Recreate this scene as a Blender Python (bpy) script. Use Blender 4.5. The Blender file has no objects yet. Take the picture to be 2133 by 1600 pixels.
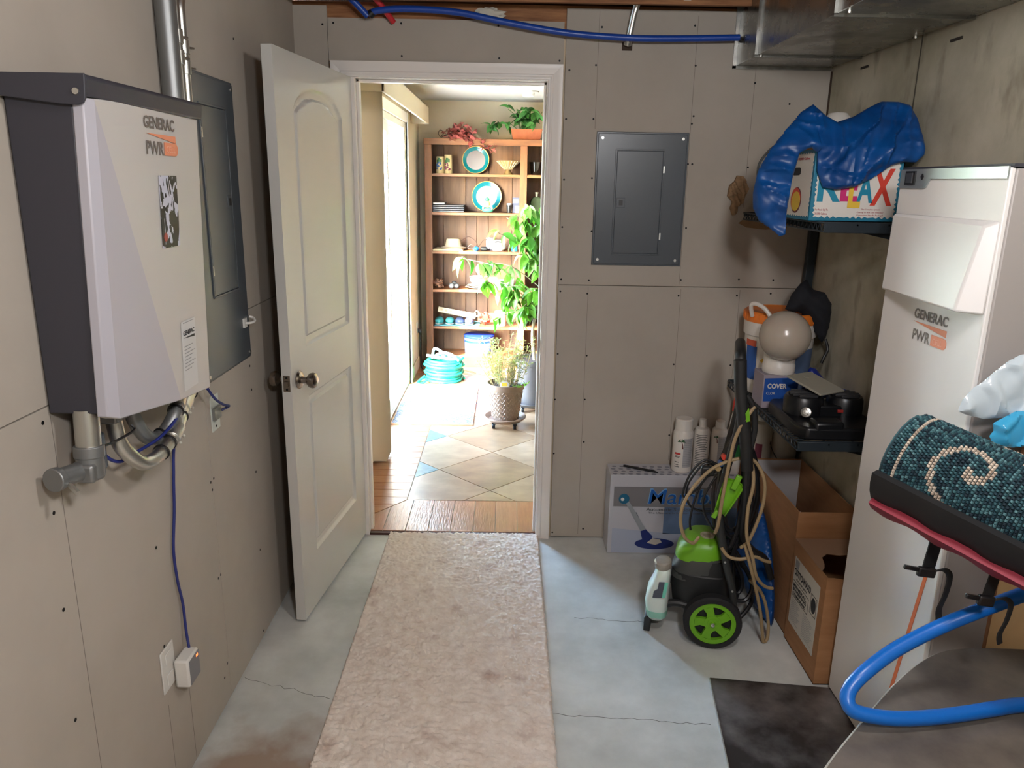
import bpy, bmesh, math, random
from mathutils import Vector, Matrix, noise as mnoise
random.seed(7)
SC = bpy.context.scene
COL = SC.collection
PI = math.pi

# ------------------------------------------------------------------ camera
cam_data = bpy.data.cameras.new('camera')
cam_data.sensor_width = 36.0
cam_data.lens = 36.0 * 1579.6 / 2133.0
cam_data.clip_start = 0.02
cam = bpy.data.objects.new('camera', cam_data)
COL.objects.link(cam)
_p, _y, _r = 0.2593, 0.0078, 0.0173
_F = Vector((math.sin(_y)*math.cos(_p), math.cos(_y)*math.cos(_p), -math.sin(_p)))
_R0 = Vector((math.cos(_y), -math.sin(_y), 0)); _U0 = _R0.cross(_F)
_R = _R0*math.cos(_r) + _U0*math.sin(_r); _U = -_R0*math.sin(_r) + _U0*math.cos(_r)
_m = Matrix.Identity(4)
for i in range(3):
    _m[i][0] = _R[i]; _m[i][1] = _U[i]; _m[i][2] = -_F[i]
_m.translation = Vector((0, 0, 1.6382))
cam.matrix_world = _m
SC.camera = cam

# ------------------------------------------------------------------ sky, sun, exposure
world = bpy.data.worlds.new('sky'); SC.world = world
world.use_nodes = True
wn = world.node_tree.nodes; wl = world.node_tree.links
wn.clear()
sky = wn.new('ShaderNodeTexSky'); sky.sky_type = 'NISHITA'
sky.sun_disc = False; sky.sun_elevation = math.radians(36); sky.sun_rotation = math.radians(210)
bg = wn.new('ShaderNodeBackground'); bg.inputs['Strength'].default_value = 8.5
wo = wn.new('ShaderNodeOutputWorld')
wl.new(sky.outputs[0], bg.inputs[0]); wl.new(bg.outputs[0], wo.inputs[0])

sun_data = bpy.data.lights.new('sun', 'SUN'); sun_data.energy = 48.0
sun_data.color = (1.0, 0.95, 0.86); sun_data.angle = math.radians(0.55)
sun = bpy.data.objects.new('sun', sun_data); COL.objects.link(sun)
_e = math.radians(36)
SUN_DIR = Vector((0.50*math.cos(_e)/0.9948, 0.86*math.cos(_e)/0.9948, -math.sin(_e)))
sun.rotation_euler = SUN_DIR.to_track_quat('-Z', 'Y').to_euler()
sun.location = (-6, -6, 6)

vs = SC.view_settings
vs.view_transform = 'Standard'; vs.look = 'None'; vs.exposure = 1.22; vs.gamma = 1.0
vs.use_curve_mapping = False
SC.cycles.max_bounces = 10; SC.cycles.diffuse_bounces = 5; SC.cycles.glossy_bounces = 4
SC.cycles.transparent_max_bounces = 12; SC.cycles.caustics_reflective = False; SC.cycles.caustics_refractive = False
SC.cycles.sample_clamp_indirect = 6.0

# ------------------------------------------------------------------ materials
def lin(c):
    out = []
    for v in c[:3]:
        v = v/255.0
        out.append(v/12.92 if v <= 0.04045 else ((v+0.055)/1.055)**2.4)
    return (*out, 1.0)
MATS = {}
def mat(name, col, rough=0.6, metal=0.0, col2=None, scale=8.0, detail=4.0, mix=(0.35, 0.65), stretch=None,
        bump=0.0, bscale=60.0, coat=0.0, trans=0.0, emit=None, alpha=1.0, spec=0.5, sss=0.0, bdist=0.004, rough2=None, ior=None):
    if name in MATS: return MATS[name]
    m = bpy.data.materials.new(name); m.use_nodes = True; MATS[name] = m
    n = m.node_tree.nodes; l = m.node_tree.links
    b = n['Principled BSDF']
    b.inputs['Base Color'].default_value = lin(col)
    b.inputs['Roughness'].default_value = rough; b.inputs['Metallic'].default_value = metal
    b.inputs['Coat Weight'].default_value = coat; b.inputs['Coat Roughness'].default_value = 0.12
    b.inputs['Transmission Weight'].default_value = trans
    b.inputs['Alpha'].default_value = alpha
    b.inputs['Specular IOR Level'].default_value = spec
    if ior: b.inputs['IOR'].default_value = ior
    if sss:
        b.inputs['Subsurface Weight'].default_value = sss; b.inputs['Subsurface Scale'].default_value = 0.02
    if emit:
        b.inputs['Emission Color'].default_value = lin(emit[0]); b.inputs['Emission Strength'].default_value = emit[1]
    tc = n.new('ShaderNodeTexCoord'); src = tc.outputs['Object']
    if stretch:
        mp = n.new('ShaderNodeMapping'); mp.inputs['Scale'].default_value = stretch
        l.new(src, mp.inputs['Vector']); src = mp.outputs['Vector']
    if col2 is not None or rough2 is not None:
        nz = n.new('ShaderNodeTexNoise'); nz.inputs['Scale'].default_value = scale; nz.inputs['Detail'].default_value = detail
        nz.inputs['Roughness'].default_value = 0.62
        l.new(src, nz.inputs['Vector'])
        mr = n.new('ShaderNodeMapRange'); mr.inputs['From Min'].default_value = mix[0]; mr.inputs['From Max'].default_value = mix[1]
        l.new(nz.outputs['Fac'], mr.inputs['Value'])
        if col2 is not None:
            mx = n.new('ShaderNodeMix'); mx.data_type = 'RGBA'
            mx.inputs[6].default_value = lin(col); mx.inputs[7].default_value = lin(col2)
            l.new(mr.outputs[0], mx.inputs[0]); l.new(mx.outputs[2], b.inputs['Base Color'])
        if rough2 is not None:
            mq = n.new('ShaderNodeMapRange'); mq.inputs['To Min'].default_value = rough; mq.inputs['To Max'].default_value = rough2
            l.new(mr.outputs[0], mq.inputs['Value']); l.new(mq.outputs[0], b.inputs['Roughness'])
    if bump:
        nb = n.new('ShaderNodeTexNoise'); nb.inputs['Scale'].default_value = bscale; nb.inputs['Detail'].default_value = 5.0
        l.new(src, nb.inputs['Vector'])
        bp = n.new('ShaderNodeBump'); bp.inputs['Strength'].default_value = bump; bp.inputs['Distance'].default_value = bdist
        l.new(nb.outputs['Fac'], bp.inputs['Height']); l.new(bp.outputs[0], b.inputs['Normal'])
    return m
def attr_mat(name, rough, bump=0.0, bscale=300, spec=0.3):
    """colour read from the mesh's own per-face dye colour"""
    m = mat(name, (128, 128, 128), rough, bump=bump, bscale=bscale, spec=spec)
    n = m.node_tree.nodes; l = m.node_tree.links
    a = n.new('ShaderNodeAttribute'); a.attribute_name = 'dye'
    l.new(a.outputs['Color'], n['Principled BSDF'].inputs['Base Color'])
    return m

# ------------------------------------------------------------------ mesh builder
class MB:
    def __init__(s): s.v = []; s.f = []; s.mi = []; s.cm = 0
    def use(s, i): s.cm = i; return s
    def add(s, vs, fs):
        o = len(s.v); s.v += [tuple(p) for p in vs]
        for f in fs: s.f.append(tuple(i+o for i in f)); s.mi.append(s.cm)
        return s
    def box(s, x0, x1, y0, y1, z0, z1, mtx=None):
        vs = [(x0,y0,z0),(x1,y0,z0),(x1,y1,z0),(x0,y1,z0),(x0,y0,z1),(x1,y0,z1),(x1,y1,z1),(x0,y1,z1)]
        if mtx is not None: vs = [mtx @ Vector(p) for p in vs]
        return s.add(vs, [(3,2,1,0),(4,5,6,7),(0,1,5,4),(1,2,6,5),(2,3,7,6),(3,0,4,7)])
    def cyl(s, a, b, r0, r1=None, n=16, caps=True):
        a = Vector(a); b = Vector(b); r1 = r0 if r1 is None else r1
        d = (b-a).normalized(); u = d.orthogonal().normalized(); w = d.cross(u)
        vs = []
        for c, r in ((a, r0), (b, r1)):
            for i in range(n):
                t = 2*PI*i/n; vs.append(c + u*math.cos(t)*r + w*math.sin(t)*r)
        fs = [(i, (i+1) % n, n+(i+1) % n, n+i) for i in range(n)]
        if caps: fs += [tuple(range(n-1, -1, -1)), tuple(range(n, 2*n))]
        return s.add(vs, fs)
    def lathe(s, prof, c=(0,0,0), n=24, mtx=None, sx=1.0, sy=1.0):
        """prof: list of (radius, z); closed at ends where the radius is 0"""
        vs = []
        for (r, z) in prof:
            for i in range(n):
                t = 2*PI*i/n; p = Vector((c[0]+r*sx*math.cos(t), c[1]+r*sy*math.sin(t), c[2]+z))
                vs.append(mtx @ p if mtx is not None else p)
        fs = []
        for k in range(len(prof)-1):
            for i in range(n):
                j = (i+1) % n; fs.append((k*n+i, k*n+j, (k+1)*n+j, (k+1)*n+i))
        if prof[0] != prof[-1]:
            if prof[0][0] > 0: fs.append(tuple(range(n-1, -1, -1)))
            if prof[-1][0] > 0: fs.append(tuple(range((len(prof)-1)*n, len(prof)*n)))
        return s.add(vs, fs)
    def tube(s, pts, r, n=10, closed=False, caps=True, rs=None):
        pts = [Vector(p) for p in pts]; N = len(pts)
        tang = []
        for i in range(N):
            a = pts[(i-1) % N] if (closed or i > 0) else pts[i]
            b = pts[(i+1) % N] if (closed or i < N-1) else pts[i]
            tang.append((b-a).normalized())
        u = tang[0].orthogonal().normalized(); vs = []
        for i in range(N):
            t = tang[i]; u = (u - t*u.dot(t))
            u = u.normalized() if u.length > 1e-6 else t.orthogonal().normalized()
            w = t.cross(u); rr = rs[i] if rs else r
            for k in range(n):
                a = 2*PI*k/n; vs.append(pts[i] + u*math.cos(a)*rr + w*math.sin(a)*rr)
        fs = []
        for i in range(N if closed else N-1):
            j = (i+1) % N
            for k in range(n):
                q = (k+1) % n; fs.append((i*n+k, i*n+q, j*n+q, j*n+k))
        if caps and not closed: fs += [tuple(range(n-1, -1, -1)), tuple(range((N-1)*n, N*n))]
        return s.add(vs, fs)
    def prism(s, poly, o, ax, ay, az):
        """poly in (u,v) on the plane o + u*ax + v*ay, extruded by the vector az"""
        o = Vector(o); ax = Vector(ax); ay = Vector(ay); az = Vector(az); n = len(poly)
        vs = [o+ax*u+ay*v for u, v in poly] + [o+ax*u+ay*v+az for u, v in poly]
        fs = [tuple(range(n-1, -1, -1)), tuple(range(n, 2*n))] + [(i, (i+1) % n, n+(i+1) % n, n+i) for i in range(n)]
        return s.add(vs, fs)
    def grid(s, fn, nu, nv, cu=False, cv=False):
        vs = [fn(i/(nu if cu else nu-1), j/(nv if cv else nv-1)) for i in range(nu) for j in range(nv)]
        fs = []
        for i in range(nu if cu else nu-1):
            for j in range(nv if cv else nv-1):
                a = (i+1) % nu; b = (j+1) % nv
                fs.append((i*nv+j, a*nv+j, a*nv+b, i*nv+b))
        return s.add(vs, fs)
    def ball(s, c, rx, ry=None, rz=None, nu=20, nv=12, jit=0.0, seed=0, jsc=6.0):
        ry = ry or rx; rz = rz or rx; c = Vector(c); vs = [c+Vector((0,0,-rz))]; fs = []
        for k in range(1, nv):
            ph = -PI/2 + PI*k/nv
            for i in range(nu):
                t = 2*PI*i/nu
                d = Vector((math.cos(ph)*math.cos(t), math.cos(ph)*math.sin(t), math.sin(ph)))
                q = 1.0 + (jit*mnoise.noise(d*jsc*0.4+Vector((seed*7.3, seed*3.1, 0)))*2 if jit else 0)
                vs.append(c+Vector((d.x*rx*q, d.y*ry*q, d.z*rz*q)))
        vs.append(c+Vector((0,0,rz)))
        for i in range(nu): fs.append((0, 1+(i+1) % nu, 1+i))
        for k in range(nv-2):
            for i in range(nu):
                j = (i+1) % nu; fs.append((1+k*nu+i, 1+k*nu+j, 1+(k+1)*nu+j, 1+(k+1)*nu+i))
        b = 1+(nv-2)*nu
        for i in range(nu): fs.append((b+i, b+(i+1) % nu, len(vs)-1))
        return s.add(vs, fs)

OFF = {}
def mesh_of(name, mb, mats, off=Vector((0,0,0)), smooth=35, fixn=True):
    me = bpy.data.meshes.new(name)
    me.from_pydata([tuple(Vector(p)-off) for p in mb.v], [], mb.f)
    mats = mats if isinstance(mats, (list, tuple)) else [mats]
    for m in mats: me.materials.append(m)
    if len(mats) > 1: me.polygons.foreach_set('material_index', mb.mi)
    if fixn:
        bm = bmesh.new(); bm.from_mesh(me)
        bmesh.ops.recalc_face_normals(bm, faces=bm.faces); bm.to_mesh(me); bm.free()
    if smooth:
        me.shade_smooth(); me.set_sharp_from_angle(angle=math.radians(smooth))
    me.update()
    return me
def obj(name, mb, mats, parent=None, bevel=0.0, smooth=35, label=None, cat=None, group=None, kind=None, sub=0, solid=0.0, fixn=True):
    off = OFF.get(parent.name, Vector((0,0,0))) if parent else Vector((0,0,0))
    me = mb if isinstance(mb, bpy.types.Mesh) else mesh_of(name, mb, mats, off, smooth, fixn)
    o = bpy.data.objects.new(name, me); COL.objects.link(o)
    if parent: o.parent = parent; OFF[o.name] = off
    if solid:
        md = o.modifiers.new('thickness', 'SOLIDIFY'); md.thickness = solid; md.offset = 0
    if bevel:
        md = o.modifiers.new('bevel', 'BEVEL'); md.width = bevel; md.segments = 2; md.limit_method = 'ANGLE'; md.angle_limit = math.radians(40)
    if sub:
        md = o.modifiers.new('subdivision', 'SUBSURF'); md.levels = sub; md.render_levels = sub
    tag(o, label, cat, group, kind)
    return o
def tag(o, label=None, cat=None, group=None, kind=None):
    if label: o['label'] = label
    if cat: o['category'] = cat
    if group: o['group'] = group
    if kind: o['kind'] = kind
    return o
def thing(name, label, cat, loc=(0,0,0), group=None, local=False, rotz=0.0, kind=None):
    """an Empty at the thing's base; parts are given in world coordinates unless local"""
    o = bpy.data.objects.new(name, None); COL.objects.link(o)
    o.empty_display_size = 0.05
    o.location = loc; o.rotation_euler = (0, 0, rotz)
    OFF[o.name] = Vector((0,0,0)) if local else Vector(loc)
    return tag(o, label, cat, group, kind)
def struct(name, mb, mats, bevel=0.0, label=None, parent=None, smooth=35):
    return obj(name, mb, mats, parent, bevel, smooth, label=label, kind=None if parent else 'structure')
def inst(name, me, parent, loc, rot=(0,0,0), scale=(1,1,1)):
    """another piece sharing the mesh data; loc in the same frame as the parent's parts"""
    o = bpy.data.objects.new(name, me); COL.objects.link(o)
    off = OFF.get(parent.name, Vector((0,0,0))) if parent else Vector((0,0,0))
    o.parent = parent; OFF[o.name] = off
    o.location = Vector(loc)-off; o.rotation_euler = rot; o.scale = scale
    return o
_ty = {}
def text(name, body, size, o, ax, ay, m, parent, bold=0.0, shear=0.0, depth=0.0006, align='LEFT', wide=1.0, label=None, fit=None, hgt=None):
    """lettering laid on a surface: origin o, ax along the line, ay up"""
    cu = bpy.data.curves.new('t', 'FONT'); cu.body = body; cu.size = size; cu.align_x = align
    cu.offset = bold*size; cu.shear = shear; cu.resolution_u = 3; cu.extrude = depth/2
    t = bpy.data.objects.new('t', cu); COL.objects.link(t)
    dg = bpy.context.evaluated_depsgraph_get(); dg.update()
    me = bpy.data.meshes.new_from_object(t.evaluated_get(dg))
    bpy.data.objects.remove(t); bpy.data.curves.remove(cu)
    ax = Vector(ax).normalized(); ay = Vector(ay).normalized(); az = ax.cross(ay); o = Vector(o)
    off = OFF.get(parent.name, Vector((0,0,0)))
    xs = [v.co.x for v in me.vertices]; ys = [v.co.y for v in me.vertices]
    kx = fit/max(1e-6, max(xs)-min(xs)) if fit else 1.0; ky = hgt/max(1e-6, max(ys)-min(ys)) if hgt else 1.0
    x0 = min(xs) if fit else 0.0; y0 = min(ys) if hgt else 0.0
    for v in me.vertices:
        c = v.co.copy(); c.x = (c.x-x0)*kx; c.y = (c.y-y0)*ky
        v.co = o + ax*c.x*wide + ay*c.y + az*(c.z+depth/2) - off
    me.materials.clear(); me.materials.append(m); me.name = name
    ob = bpy.data.objects.new(name, me); COL.objects.link(ob); ob.parent = parent; OFF[ob.name] = off
    if label: ob['label'] = label
    return ob
def spline(pts, n=8, closed=False):
    P = [Vector(p) for p in pts]; out = []; N = len(P)
    for i in range(N if closed else N-1):
        p0 = P[(i-1) % N] if (closed or i > 0) else P[i]; p1 = P[i]; p2 = P[(i+1) % N]
        p3 = P[(i+2) % N] if (closed or i < N-2) else P[(i+1) % N]
        for k in range(n):
            t = k/n
            out.append(0.5*((2*p1)+(-p0+p2)*t+(2*p0-5*p1+4*p2-p3)*t*t+(-p0+3*p1-3*p2+p3)*t**3))
    if not closed: out.append(P[-1])
    return out
X = Vector((1,0,0)); Y = Vector((0,1,0)); Z = Vector((0,0,1))
def circ(r, n=24, cx=0, cy=0, ry=None, a0=0, a1=2*PI):
    full = abs(a1-a0-2*PI) < 1e-6
    return [(cx+r*math.cos(a0+(a1-a0)*i/(n if full else n-1)), cy+(ry or r)*math.sin(a0+(a1-a0)*i/(n if full else n-1))) for i in range(n)]

# setting
XL = -0.8786; D = 3.3227; XR = 1.315
NRX = -0.80            # left wall of the sunny room
ZF = 0.012             # tile floor top
SCREWS_BACK = [(0.364, 2.251), (0.739, 2.263), (0.346, 2.108), (0.238, 2.087), (0.753, 2.113), (1.002, 2.051), (1.153, 1.972), (0.231, 1.898), (0.345, 1.9), (0.76, 1.918), (0.755, 1.888), (0.751, 1.727), (0.769, 1.727), (0.231, 1.655), (0.349, 1.663), (1.005, 1.718), (0.23, 1.458), (0.357, 1.443), (0.763, 1.463), (0.233, 1.234), (0.354, 1.232), (0.757, 1.24), (1.011, 1.246), (1.162, 1.246), (0.231, 1.181), (0.35, 1.173), (0.752, 1.17), (1.009, 1.175), (1.157, 1.186), (0.229, 0.9), (0.359, 0.894), (0.753, 0.86), (1.009, 0.86), (0.223, 0.687), (0.359, 0.689), (0.363, 0.485), (0.226, 0.426), (0.756, 0.524), (0.377, 0.047), (0.231, 0.026), (-0.762, 2.242), (-0.718, 2.248), (-0.445, 2.251), (-0.054, 2.249), (-0.445, 2.129), (-0.049, 2.127), (0.197, 2.122)]
SCREWS_LEFT = [(1.375, 1.183), (1.368, 1.001), (1.749, 0.732), (1.733, 0.459), (2.11, 0.444), (2.129, 0.446), (2.494, 0.344), (2.466, 0.031), (2.117, 0.138), (2.088, 0.106), (1.353, 0.798), (1.338, 0.552), (2.142, 0.761), (2.118, 0.758), (2.124, 0.731), (2.51, 0.638), (2.527, 0.933), (2.526, 1.018), (2.598, 2.063)]
# ================================================================== the setting
def concrete_floor_mat():
    m = mat('concrete_floor', (166, 169, 165), 0.34, col2=(218, 220, 216), scale=2.6, detail=10, mix=(0.28, 0.72), bump=0.12, bscale=40, bdist=0.003, spec=0.45)
    n = m.node_tree.nodes; l = m.node_tree.links; b = n['Principled BSDF']
    tc = n.new('ShaderNodeTexCoord')
    # rough peeled reddish patch near the left wall
    mp = n.new('ShaderNodeMapping'); mp.inputs['Location'].default_value = (0.66, -1.72, 0); mp.inputs['Scale'].default_value = (1, 1, 1)
    l.new(tc.outputs['Object'], mp.inputs['Vector'])
    nz = n.new('ShaderNodeTexNoise'); nz.inputs['Scale'].default_value = 6; nz.inputs['Detail'].default_value = 6
    l.new(tc.outputs['Object'], nz.inputs['Vector'])
    ad = n.new('ShaderNodeMix'); ad.data_type = 'VECTOR'; ad.inputs[0].default_value = 0.22
    l.new(mp.outputs[0], ad.inputs[4]); l.new(nz.outputs['Color'], ad.inputs[5])
    ln = n.new('ShaderNodeVectorMath'); ln.operation = 'LENGTH'; l.new(mp.outputs[0], ln.inputs[0])
    sm = n.new('ShaderNodeMath'); sm.operation = 'MULTIPLY_ADD'; sm.inputs[1].default_value = 0.55; 
    l.new(nz.outputs['Fac'], sm.inputs[0]); l.new(ln.outputs['Value'], sm.inputs[2])
    mr = n.new('ShaderNodeMapRange'); mr.inputs['From Min'].default_value = 0.60; mr.inputs['From Max'].default_value = 0.44
    l.new(sm.outputs[0], mr.inputs['Value'])
    mx = n.new('ShaderNodeMix'); mx.data_type = 'RGBA'
    src = b.inputs['Base Color'].links[0].from_socket
    l.new(src, mx.inputs[6]); mx.inputs[7].default_value = lin((150, 132, 118))
    l.new(mr.outputs[0], mx.inputs[0]); l.new(mx.outputs[2], b.inputs['Base Color'])
    return m
M_floor = concrete_floor_mat()
M_dry = mat('drywall_paper', (176, 168, 157), 0.85, col2=(168, 160, 149), scale=2.0, detail=5, bump=0.04, bscale=220, bdist=0.001, spec=0.25)
M_stud = mat('stud_wood_dark', (96, 66, 44), 0.8, col2=(74, 50, 34), scale=5, stretch=(1, 8, 8))
M_joist = mat('joist_wood', (168, 118, 76), 0.75, col2=(120, 76, 46), scale=3.0, detail=7, stretch=(1.2, 14, 14), bump=0.15, bscale=10)
M_screw = mat('screw_black', (22, 22, 24), 0.5, metal=0.6)
M_white_trim = mat('white_trim_paint', (226, 220, 214), 0.38, spec=0.5)
M_door = mat('door_white_paint', (196, 195, 190), 0.22, spec=0.6, bump=0.02, bscale=120, bdist=0.001)
M_cream = mat('cream_wall_paint', (200, 184, 158), 0.75, bump=0.03, bscale=180, bdist=0.001)
M_cream2 = mat('cream_valance', (200, 186, 160), 0.6)
M_ceil = mat('ceiling_white', (190, 187, 180), 0.85, bump=0.08, bscale=90)
M_vinyl = mat('white_vinyl', (240, 240, 238), 0.35)
M_pencil = mat('pencil_line', (120, 112, 104), 0.9)
M_seam = mat('seam_dark', (60, 46, 36), 0.9)  # dark brown of the corner joint and the conduit hole

def concrete_wall_mat():
    m = mat('concrete_wall', (192, 184, 164), 0.8, col2=(146, 140, 120), scale=2.6, detail=9, mix=(0.32, 0.68), bump=0.25, bscale=18, bdist=0.006, spec=0.3)
    n = m.node_tree.nodes; l = m.node_tree.links; b = n['Principled BSDF']
    tc = n.new('ShaderNodeTexCoord'); mp = n.new('ShaderNodeMapping'); mp.inputs['Scale'].default_value = (5, 5, 2.2)
    l.new(tc.outputs['Object'], mp.inputs['Vector'])
    nz = n.new('ShaderNodeTexNoise'); nz.inputs['Scale'].default_value = 2.2; nz.inputs['Detail'].default_value = 8
    l.new(mp.outputs[0], nz.inputs['Vector'])
    mr = n.new('ShaderNodeMapRange'); mr.inputs['From Min'].default_value = 0.58; mr.inputs['From Max'].default_value = 0.86
    l.new(nz.outputs['Fac'], mr.inputs['Value'])
    mx = n.new('ShaderNodeMix'); mx.data_type = 'RGBA'
    l.new(b.inputs['Base Color'].links[0].from_socket, mx.inputs[6]); mx.inputs[7].default_value = lin((96, 86, 70))
    l.new(mr.outputs[0], mx.inputs[0]); l.new(mx.outputs[2], b.inputs['Base Color'])
    return m
M_cwall = concrete_wall_mat()

YB = -2.6
floor = struct('floor', MB().box(XL-0.02, XR+0.02, YB-0.02, 3.344, -0.10, 0.0), M_floor)
M_crack = mat('crack_dark', (92, 92, 86), 0.95)
def crack(pts):
    b = MB()
    for i in range(len(pts)-1):
        p = Vector((*pts[i], 0.0006)); q = Vector((*pts[i+1], 0.0006)); d = (q-p).normalized(); s = Vector((-d.y, d.x, 0))*random.uniform(0.0003, 0.0009)
        b.add([p-s, q-s, q+s, p+s, p-s-Z*0.001, q-s-Z*0.001, q+s-Z*0.001, p+s-Z*0.001], [(0,1,2,3),(4,5,1,0),(6,7,3,2)])
    struct('crack', b, M_crack, parent=floor)
def wobble(a, b, n, w):
    return [(a[0]+(b[0]-a[0])*i/n+random.uniform(-w, w)*(0 < i < n), a[1]+(b[1]-a[1])*i/n+random.uniform(-w, w)*(0 < i < n)) for i in range(n+1)]
crack(wobble((-0.872, 2.235), (-0.56, 2.13), 14, 0.008))
crack(wobble((0.16, 2.07), (0.66, 2.03), 22, 0.006))
crack(wobble((0.28, 2.63), (0.60, 2.60), 14, 0.006))

# --- left wall: stud core + drywall sheets
wl_ = struct('wall_left', MB().box(XL-0.13, XL-0.0125, YB, D+0.02, 0.0, 2.56), M_stud)
for (y0, y1, z0, z1) in ((YB, -0.31, 0.012, 1.2085), (-0.307, 2.1285, 0.012, 1.2085), (2.1315, D, 0.012, 1.2085),
                         (YB, 0.90, 1.2115, 2.345), (0.9025, D, 1.2115, 2.345)):
    struct('drywall_panel', MB().box(XL-0.0125, XL, y0, y1, z0, z1), M_dry, parent=wl_)
# --- back wall around the doorway
OX0, OX1, OZ = -0.6415, 0.149, 2.043           # clear opening between the jambs
wb = struct('wall_back', MB().box(XL-0.02, OX0-0.02, D+0.0125, 3.45, 0.0, 2.235).box(OX1+0.02, 2.45, D+0.0125, 3.45, 0.0, 2.235)
            .box(OX0-0.02, OX1+0.02, D+0.0125, 3.45, OZ+0.02, 2.235), M_cream)
for (x0, x1, z0, z1) in ((XL, -0.7435, 0.012, 2.312), (-0.7415, 0.2125, 2.106, 2.268), (0.2215, XR+0.004, 1.2115, 2.318), (0.2215, XR+0.004, 0.006, 1.2085)):
    struct('drywall_panel', MB().box(x0, x1, D, D+0.0125, z0, z1), M_dry, parent=wb)
struct('top_plate', MB().box(XL-0.02, XR+0.02, D+0.0125, 3.45, 2.235, 2.33), M_joist, parent=wb)
struct('rim_board', MB().box(XL-0.13, XR+0.1, 3.40, 3.45, 2.33, 2.56), M_stud, parent=wb)
# pencil / tape lines over the studs
pl = MB()
for x, z0, z1 in ((0.352, 0.02, 1.20), (0.352, 1.86, 2.31), (0.76, 0.40, 1.20), (0.75, 1.22, 2.30), (1.02, 0.8, 1.20), (1.0, 1.55, 2.1)):
    pl.box(x, x+0.0015, D-0.0004, D+0.0004, z0, z1)
struct('pencil_lines', pl, M_pencil, parent=wb)
pl = MB()
for y, z0, z1 in ((1.40, 0.02, 1.19), (1.845, 0.02, 0.33), (1.72, 0.02, 0.29)):
    pl.box(XL-0.0004, XL+0.0004, y, y+0.0015, z0, z1)
struct('pencil_lines', pl, M_pencil, parent=wl_)
# screws
scr = mesh_of('screw', MB().cyl((0,0,0), (0,-0.0008,0), 0.0042, n=10), M_screw, smooth=0)
for x, z in SCREWS_BACK: inst('screw', scr, wb, (x, D, z))
for y, z in SCREWS_LEFT: inst('screw', scr, wl_, (XL, y, z), (0, 0, PI/2))

# --- right wall of poured concrete, rear wall, ceiling
wr = struct('wall_right', MB().box(XR, XR+0.25, YB, 3.46, -0.1, 2.56), M_cwall)
cj = MB()
for y in (2.62, 1.86, 1.10): cj.box(XR-0.0015, XR, y, y+0.006, 0.0, 2.3)
struct('form_seam', cj, mat('form_seam_dark', (78, 72, 60), 0.9), parent=wr)
for y, z in ((3.02, 2.075), (2.42, 2.07), (1.95, 2.06)):
    struct('form_tie', MB().box(XR-0.004, XR, y-0.03, y+0.03, z-0.004, z+0.004), mat('rusty_tie', (48, 42, 36), 0.8), parent=wr)
struct('wall_corner_gap', MB().box(XR-0.006, XR, D-0.006, D, 0, 2.1), M_seam, parent=wr)
struct('wall_rear', MB().box(XL-0.2, XR+0.25, YB-0.15, YB, -0.1, 2.56), M_dry)
ceil = struct('ceiling', MB().box(XL-0.2, XR+0.25, YB-0.15, 3.46, 2.56, 2.60), mat('subfloor_board', (150, 112, 76), 0.8, col2=(120, 84, 54), scale=9))
jm = mesh_of('joist', MB().box(XL, 0.935, -0.019, 0.019, 0, 0.235), M_joist)
for y in (3.215, 2.81, 2.40, 1.99, 1.58, 1.17, 0.76, 0.35, -0.06, -0.47, -0.88, -1.29, -1.70, -2.11, -2.50):
    o = inst('joist', jm, ceil, (0, y, 2.324))
struct('bottom_nailer', MB().box(XL, 0.935, 3.172, 3.196, 2.308, 2.345), M_joist, parent=ceil)

# --- door casing, jambs
def casing(xa, xb, zt, w, prof, y, sgn):
    """three mitred strips round the opening; prof = (outward, proud) pairs"""
    def seg(kind):
        b = MB(); pts = []
        for (d, t) in prof:
            if kind == 'l': a = (xa-d, y-sgn*t, ZF*0); c = (xa-d, y-sgn*t, zt+d)
            elif kind == 'r': a = (xb+d, y-sgn*t, 0); c = (xb+d, y-sgn*t, zt+d)
            else: a = (xa-d, y-sgn*t, zt+d); c = (xb+d, y-sgn*t, zt+d)
            pts.append((a, c))
        n = len(pts); b.add([p[0] for p in pts]+[p[1] for p in pts], [(i, (i+1) % n, n+(i+1) % n, n+i) for i in range(n)]+[tuple(range(n)), tuple(range(n, 2*n))])
        return b
    return [seg(k) for k in 'lhr']
prof = [(0.004, 0), (0.004, 0.009), (0.008, 0.011), (0.012, 0.011), (0.016, 0.014), (0.022, 0.0145), (0.026, 0.012), (0.044, 0.0145), (0.056, 0.017), (0.063, 0.017), (0.065, 0)]
for i, b in enumerate(casing(OX0-0.03, OX1, OZ, 0.065, prof, D, 1)):
    struct('trim_%d' % (i+1), b, M_white_trim)
jb = MB().box(OX0-0.02, OX0, D-0.0, 3.462, 0.0, OZ).box(OX1, OX1+0.02, D-0.0, 3.462, 0.0, OZ).box(OX0-0.02, OX1+0.02, D, 3.462, OZ, OZ+0.02)
jb.box(OX1-0.011, OX1, 3.362, 3.40, 0, OZ).box(OX0, OX0+0.011, 3.362, 3.40, 0, OZ).box(OX0, OX1, 3.362, 3.40, OZ-0.011, OZ)
tj = struct('trim_4', jb, M_white_trim, bevel=0.0015)
struct('strike_plate', MB().box(OX1-0.0125, OX1-0.0105, 3.330, 3.358, 0.90, 0.96), mat('brass_satin', (170, 160, 140), 0.3, metal=1.0), parent=tj)
struct('threshold', MB().box(OX0, OX1, 3.3227, 3.347, 0.0, 0.010), mat('threshold_dark', (70, 38, 30), 0.6), parent=tj)

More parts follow.
